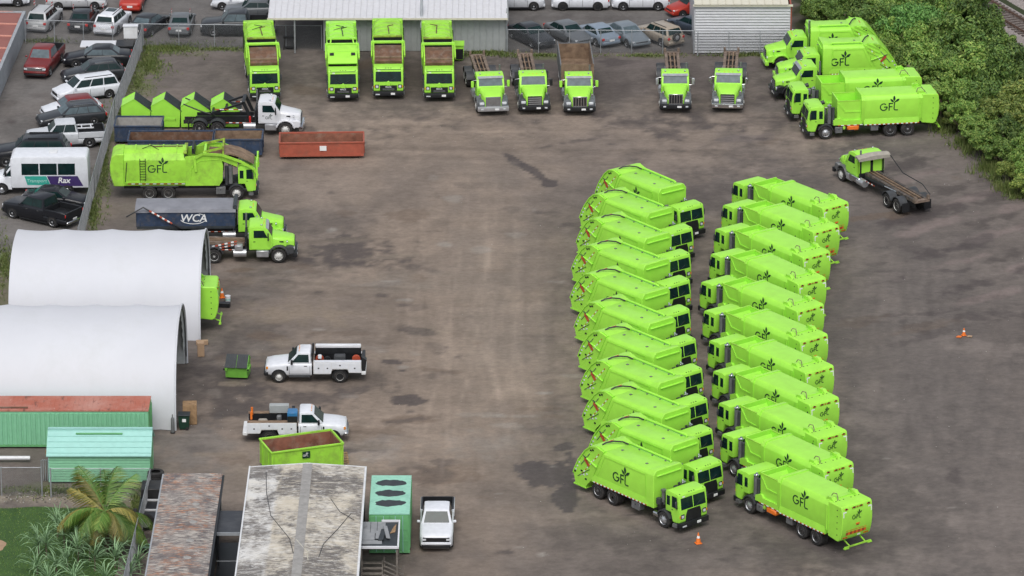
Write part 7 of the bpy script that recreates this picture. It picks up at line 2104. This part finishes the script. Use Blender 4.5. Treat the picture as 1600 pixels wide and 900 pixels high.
def rail_dist(x, y): return (Vector((x, y, 0)) - A).dot(nrm)
rg = random.Random(21)
pts = []
tries = 0
while tries < 9000 and len(pts) < 150:
    tries += 1
    x, y = rg.uniform(23, 49), rg.uniform(331, 400)
    e = float(edge(y))
    if x < e + .5: continue
    rd = rail_dist(x, y)
    if -5.2 < rd < 7.5: continue
    if rd > 7.5: continue
    near = x - e
    sp = 1.45 if near < 3 else 1.9
    if any((x - a) ** 2 + (y - b_) ** 2 < sp * sp for a, b_, _ in pts): continue
    pts.append((x, y, near))
for x, y, near in pts:
    rd = rail_dist(x, y)
    u = rg.random()
    if near < 2.2: k = 4 if (y < 358 and u < .35) else (3 if u < .75 else 2); s = rg.uniform(.55, .85)
    elif near < 5: k = 4 if (y < 356 and u < .40) else (2 if u < .5 else (1 if u < .8 else 3)); s = rg.uniform(.75, 1.05)
    else: k = 0 if u < .3 else (1 if u < .5 else (2 if u < .8 else (3 if u < .92 else 4))); s = rg.uniform(.85, 1.3)
    if rd > -5.5: s *= .72
    if y > 376 and near < 5: k = 6 if u < .5 else 0
    where = 'beside the rails' if rd > -7 else ('at the yard edge' if near < 3 else ('behind the corner trucks' if x < 33 and y > 358 else ('at the top edge' if y > 380 else 'in the middle')))
    t = thing('shrub' if s < .7 else 'tree', KIND[k] + ' ' + where, 'bush' if k in (3, 4, 6) else 'tree', (x, y, 0), rg.uniform(0, 6.28), GRP[k] + ' ' + where)
    t.scale = (s * rg.uniform(.8, 1.2), s * rg.uniform(.8, 1.2), s * rg.uniform(.8, 1.35))
    put('crown', protos[k][0], t); put('trunk', protos[k][1], t)
for (p, s, z) in (((1418, 92), 1.25, 1.15), ((1436, 84), 1.15, 1.1), ((1405, 84), 1.0, 1.0)):
    g = G(*p); t = thing('tree', KIND[5], 'tree', (g.x, g.y, 0), rg.uniform(0, 6), GRP[5]); t.scale = (s, s, s * z)
    put('crown', protos[5][0], t); put('trunk', protos[5][1], t)
fence('old wire fence half swallowed by bushes at the yard corner', [gp(1556, 222), gp(1588, 248)])

# ------------------------------------------------------------------ palm, strap-leaved plants, lawn
def frond_mesh(seed, L_, m, droop):
    rg = random.Random(seed)
    b = MB()
    pts = []
    for i in range(13):
        f = i / 12
        pts.append(Vector((L_ * f * (1 - .18 * droop * f), 0, L_ * (.55 * f - droop * f * f * .8))))
    b.tube(pts, .022, 4)
    for i in range(1, 40):
        f = .12 + .88 * i / 40
        k = f * 12; a = pts[int(min(k, 11))]; c = pts[int(min(k, 11)) + 1]
        p = a.lerp(c, k - int(min(k, 11))); t = (c - a).normalized()
        ln = L_ * .30 * math.sin(math.pi * (f * .86 + .1)) + .08
        for s in (1, -1):
            tip = p + t * ln * .55 + Vector((0, s * ln * .8, -ln * (.25 + .3 * rg.random() + .2 * droop)))
            w = t * .019
            mid = p.lerp(tip, .5) + Vector((0, 0, ln * .06))
            b.faces([p - w, p + w, mid + w, tip, mid - w], [(0, 1, 2, 3, 4)])
    return b.mesh('frond', m, 0)
g = G(166, 862)
palm = thing('palm_tree', 'leaning palm with green and yellowing fronds by the mint shed', 'palm tree', (g.x, g.y, 0))
MB().tube([(0, 0, -.1), (.08, .05, .8), (.05, .1, 1.6), (0, .1, 2.55)], .15, 9).build('trunk', 'bark', palm)
MB().tube([(.35, .1, -.1), (.5, .15, 1.0), (.45, .15, 2.0)], .11, 8).build('trunk', 'bark', palm)
fr = {(m, dr): frond_mesh(k, 2.75, m, dr) for k, (m, dr) in enumerate((('palm_green', .45), ('palm_green', .9), ('palm_yellow', .9), ('palm_yellow', 1.3), ('palm_green', 1.3), ('palm_yellow', .45)))}
rg = random.Random(4)
spec = [(100, 'palm_green', .45, 1.45), (75, 'palm_green', .45, 1.3), (125, 'palm_green', .45, 1.4), (150, 'palm_green', .9, 1.3), (45, 'palm_green', .45, 1.2), (20, 'palm_yellow', .9, .95), (-30, 'palm_green', 1.3, 1.0), (-60, 'palm_yellow', 1.3, .95), (-95, 'palm_green', .9, 1.0), (-130, 'palm_green', 1.3, 1.05), (185, 'palm_yellow', .9, 1.3), (205, 'palm_green', .9, 1.15), (165, 'palm_green', .9, 1.3), (60, 'palm_green', .9, 1.15), (112, 'palm_green', .9, 1.4), (-10, 'palm_green', 1.3, 1.1), (230, 'palm_green', 1.3, 1.1), (88, 'palm_green', .9, 1.3), (138, 'palm_green', .9, 1.3), (5, 'palm_yellow', 1.3, 1.0), (-45, 'palm_green', 1.3, 1.1), (35, 'palm_green', .9, 1.3), (175, 'palm_green', 1.3, 1.2), (250, 'palm_yellow', 1.3, 1.0), (160, 'palm_yellow', .45, 1.25), (132, 'palm_yellow', .45, 1.2)]
for k, (a, m, dr, s) in enumerate(spec):
    o = put('frond', fr[(m, dr)], palm, (0 if k % 3 else .4, .1, 2.55 if k % 3 else 2.0), (rg.uniform(-.3, .3), R(-22 if dr < .5 else rg.uniform(-8, 10)), R(a))); o.scale = (s,) * 3
def strap(seed, L_):
    rg = random.Random(seed); vs, fs = [], []
    n_ = 7
    for i in range(n_ + 1):
        f = i / n_
        w = .042 * (1 - f) ** .6 * (.6 + .4 * min(1, f * 6))
        x = L_ * (f - .18 * f * f); z = L_ * (.85 * f - .75 * f ** 2.2 * (.7 + .3 * rg.random()))
        vs += [(x, -w, z + .01), (x, 0, z - .012), (x, w, z + .01)]
        if i: k = 3 * i; fs += [(k - 3, k - 2, k + 1, k), (k - 2, k - 1, k + 2, k + 1)]
    me = bpy.data.meshes.new('strap_leaf'); me.from_pydata(vs, [], fs); me.materials.append(M['strap_green']); me.shade_smooth(); return me
straps = [strap(s, L_) for s, L_ in ((1, 1.6), (2, 1.35), (3, 1.2), (4, 1.75))]
for k, (px_, py_, h, lean) in enumerate(((72, 872, 1.0, 'tallest of the clump at its left side'), (100, 858, 1.2, 'at the back of the clump near the lawn'), (122, 880, 1.1, 'in the middle of the clump'), (88, 899, .7, 'at the lower left of the clump'), (148, 893, 1.0, 'right of the middle of the clump'), (180, 888, .8, 'below the yellow palm fronds'), (58, 898, .6, 'at the outer left edge of the clump'), (203, 908, .6, 'rightmost, nearest the rusty roof'), (128, 858, 1.0, 'just below the palm trunk'), (115, 912, .5, 'low at the bottom edge of the picture'), (165, 915, .6, 'low at the bottom edge under the palm'), (90, 840, 1.1, 'standing farthest back on the lawn'), (60, 868, .9, 'behind the outer left ones'), (140, 876, 1.2, 'between the palm trunk and the clump'), (105, 893, .9, 'in front of the middle of the clump'), (190, 872, .7, 'under the right palm fronds'), (75, 915, .5, 'low at the left of the bottom edge'), (215, 890, .5, 'squeezed against the fence'), (155, 862, .9, 'at the foot of the palm'), (112, 845, 1.0, 'at the back beside the tallest ones'))):
    g = G(px_, py_)
    t = thing('strap_leaf_plant', 'green strap-leaved plant, ' + lean, 'plant', (g.x, g.y, 0), 0, 'strap-leaved plants beside the lawn')
    MB().tube([(0, 0, -.05), (.03, .02, h * .5), (0, 0, h)], .045, 6).build('stem', 'bark', t)
    for i in range(30):
        f = i / 29
        o = put('leaf', straps[rg.randrange(4)], t, (0, 0, h * (.72 + .28 * f)), (rg.uniform(-.15, .15), R(20 - 62 * f + rg.uniform(-12, 12)), rg.uniform(0, 6.28)))
        o.scale = (rg.uniform(.8, 1.15),) * 3
# lawn
def lawn():
    m, nt, b = new_mat('lawn'); N, L = nt.nodes, nt.links
    tc = N.new('ShaderNodeTexCoord'); n1 = N.new('ShaderNodeTexNoise'); n1.inputs['Scale'].default_value = .8; n1.inputs['Detail'].default_value = 9; n1.inputs['Roughness'].default_value = .7
    L.new(tc.outputs['Object'], n1.inputs['Vector'])
    rp = N.new('ShaderNodeValToRGB'); rp.color_ramp.elements[0].position = .3; rp.color_ramp.elements[0].color = (.026, .066, .014, 1); rp.color_ramp.elements[1].position = .72; rp.color_ramp.elements[1].color = (.055, .115, .022, 1)
    L.new(n1.outputs['Fac'], rp.inputs['Fac']); L.new(rp.outputs[0], b.inputs['Base Color']); b.inputs['Roughness'].default_value = .9
    M['lawn'] = m
    rg = random.Random(9)
    pts = [(-40, 258)] + [(-23.6 + rg.uniform(-.2, .2), 258 + i * 1.2) for i in range(20)]
    pts += [(-23.8 - i * .8, 282.0 + rg.uniform(-.25, .25)) for i in range(20)] + [(-40, 282)]
    b2 = MB().prism(pts, 'z', -.02, .012); o = b2.build('lawn', 'lawn', None, 0); tag(o, kind='structure')
    q = [(-31.3 + .75 * math.cos(a / 18 * 6.283) * (1 + .08 * math.sin(a * 2.1)), 276.0 + 1.0 * math.sin(a / 18 * 6.283) * (1 + .1 * math.sin(a * 1.3))) for a in range(18)]
    tag(MB().prism(q, 'z', .0, .016).build('bare_earth', 'cardboard', None, 0), kind='structure')
    vs, fs = [], []
    for i in range(26000):
        x, y = rg.uniform(-36, -23.6), rg.uniform(258, 282)
        if (x + 31.3) ** 2 / .6 + (y - 276) ** 2 < 1: continue
        a = rg.uniform(0, 3.14); hh = rg.uniform(.03, .09); w = rg.uniform(.012, .03); k = len(vs)
        vs += [(x - w * math.cos(a), y - w * math.sin(a), .01), (x + w * math.cos(a), y + w * math.sin(a), .01), (x + rg.uniform(-.04, .04), y + rg.uniform(-.04, .04), hh)]
        fs.append((k, k + 1, k + 2))
    me = bpy.data.meshes.new('grass'); me.from_pydata(vs, [], fs); me.materials.append(M['palm_green']); tag(put('grass', me), kind='stuff')
lawn()
# weeds along fences
def weeds():
    rg = random.Random(17); vs, fs = [], []
    zones = [((262, 76), 60, 8, 2600, .30), ((233, 98), 24, 24, 2600, .28), ((214, 130), 18, 20, 900, .2), ((345, 77), 60, 4, 900, .2), ((186, 185), 9, 40, 1500, .28), ((163, 255), 9, 55, 1900, .28), ((146, 330), 9, 34, 1600, .28), ((760, 84), 48, 5, 1800, .3), ((850, 87), 60, 3, 800, .22), ((1010, 87), 70, 3, 700, .2), ((1175, 86), 60, 3, 1500, .32), ((75, 64), 40, 4, 500, .25), ((8, 410), 22, 45, 1500, .3), ((110, 768), 110, 8, 1800, .25), ((214, 795), 14, 36, 1400, .3), ((1512, 228), 14, 14, 900, .3), ((1556, 278), 14, 12, 900, .32), ((1480, 206), 16, 7, 700, .3), ((1590, 306), 16, 7, 700, .3), ((1478, 200), 22, 7, 900, .75), ((1512, 226), 18, 12, 1100, .8), ((1545, 262), 16, 14, 1200, .8), ((1575, 296), 16, 8, 1000, .7), ((1450, 190), 16, 5, 600, .6)]
    for (c, rx, ry, n_, hh) in zones:
        for i in range(n_):
            a = rg.uniform(0, 6.283); r_ = min(1.5, abs(rg.gauss(0, .62))) * (1 + .35 * math.sin(3 * a + c[0]) + .25 * math.sin(7 * a))
            g = G(c[0] + rx * r_ * math.cos(a), c[1] + ry * r_ * math.sin(a))
            h2 = hh * rg.uniform(.15, 1.0); w = rg.uniform(.02, .06); t = rg.uniform(0, 3.14); k = len(vs)
            vs += [(g.x - w * math.cos(t), g.y - w * math.sin(t), 0), (g.x + w * math.cos(t), g.y + w * math.sin(t), 0), (g.x + rg.uniform(-.15, .15), g.y + rg.uniform(-.15, .15), h2)]
            fs.append((k, k + 1, k + 2))
    me = bpy.data.meshes.new('weeds'); me.from_pydata(vs, [], fs); me.materials.append(M['weed']); tag(put('weeds', me), kind='stuff')
    # litter and stones
    vs, fs = [], []
    zones = [((750, 550), 420, 330, 260), ((1450, 600), 150, 300, 160), ((100, 777), 110, 9, 420), ((900, 84), 120, 6, 120), ((110, 72), 60, 6, 60), ((1090, 800), 110, 60, 70), ((1400, 240), 120, 60, 60), ((600, 200), 250, 30, 70), ((330, 640), 60, 40, 50)]
    for (c, rx, ry, n_) in zones:
        for i in range(n_):
            g = G(c[0] + rx * rg.uniform(-1, 1), c[1] + ry * rg.uniform(-1, 1)); s = rg.uniform(.012, .05) * (2.0 if c == (100, 777) else 1)
            k = len(vs); a = rg.uniform(0, 6.28)
            vs += [(g.x + s * math.cos(a + j * 2.1) * rg.uniform(.6, 1.4), g.y + s * math.sin(a + j * 2.1) * rg.uniform(.6, 1.4), .0) for j in range(3)] + [(g.x, g.y, s * .8)]
            fs += [(k, k + 1, k + 3), (k + 1, k + 2, k + 3), (k + 2, k, k + 3)]
    me = bpy.data.meshes.new('litter'); me.from_pydata(vs, [], fs); me.materials.append(M['litter']); tag(put('litter', me), kind='stuff')
weeds()
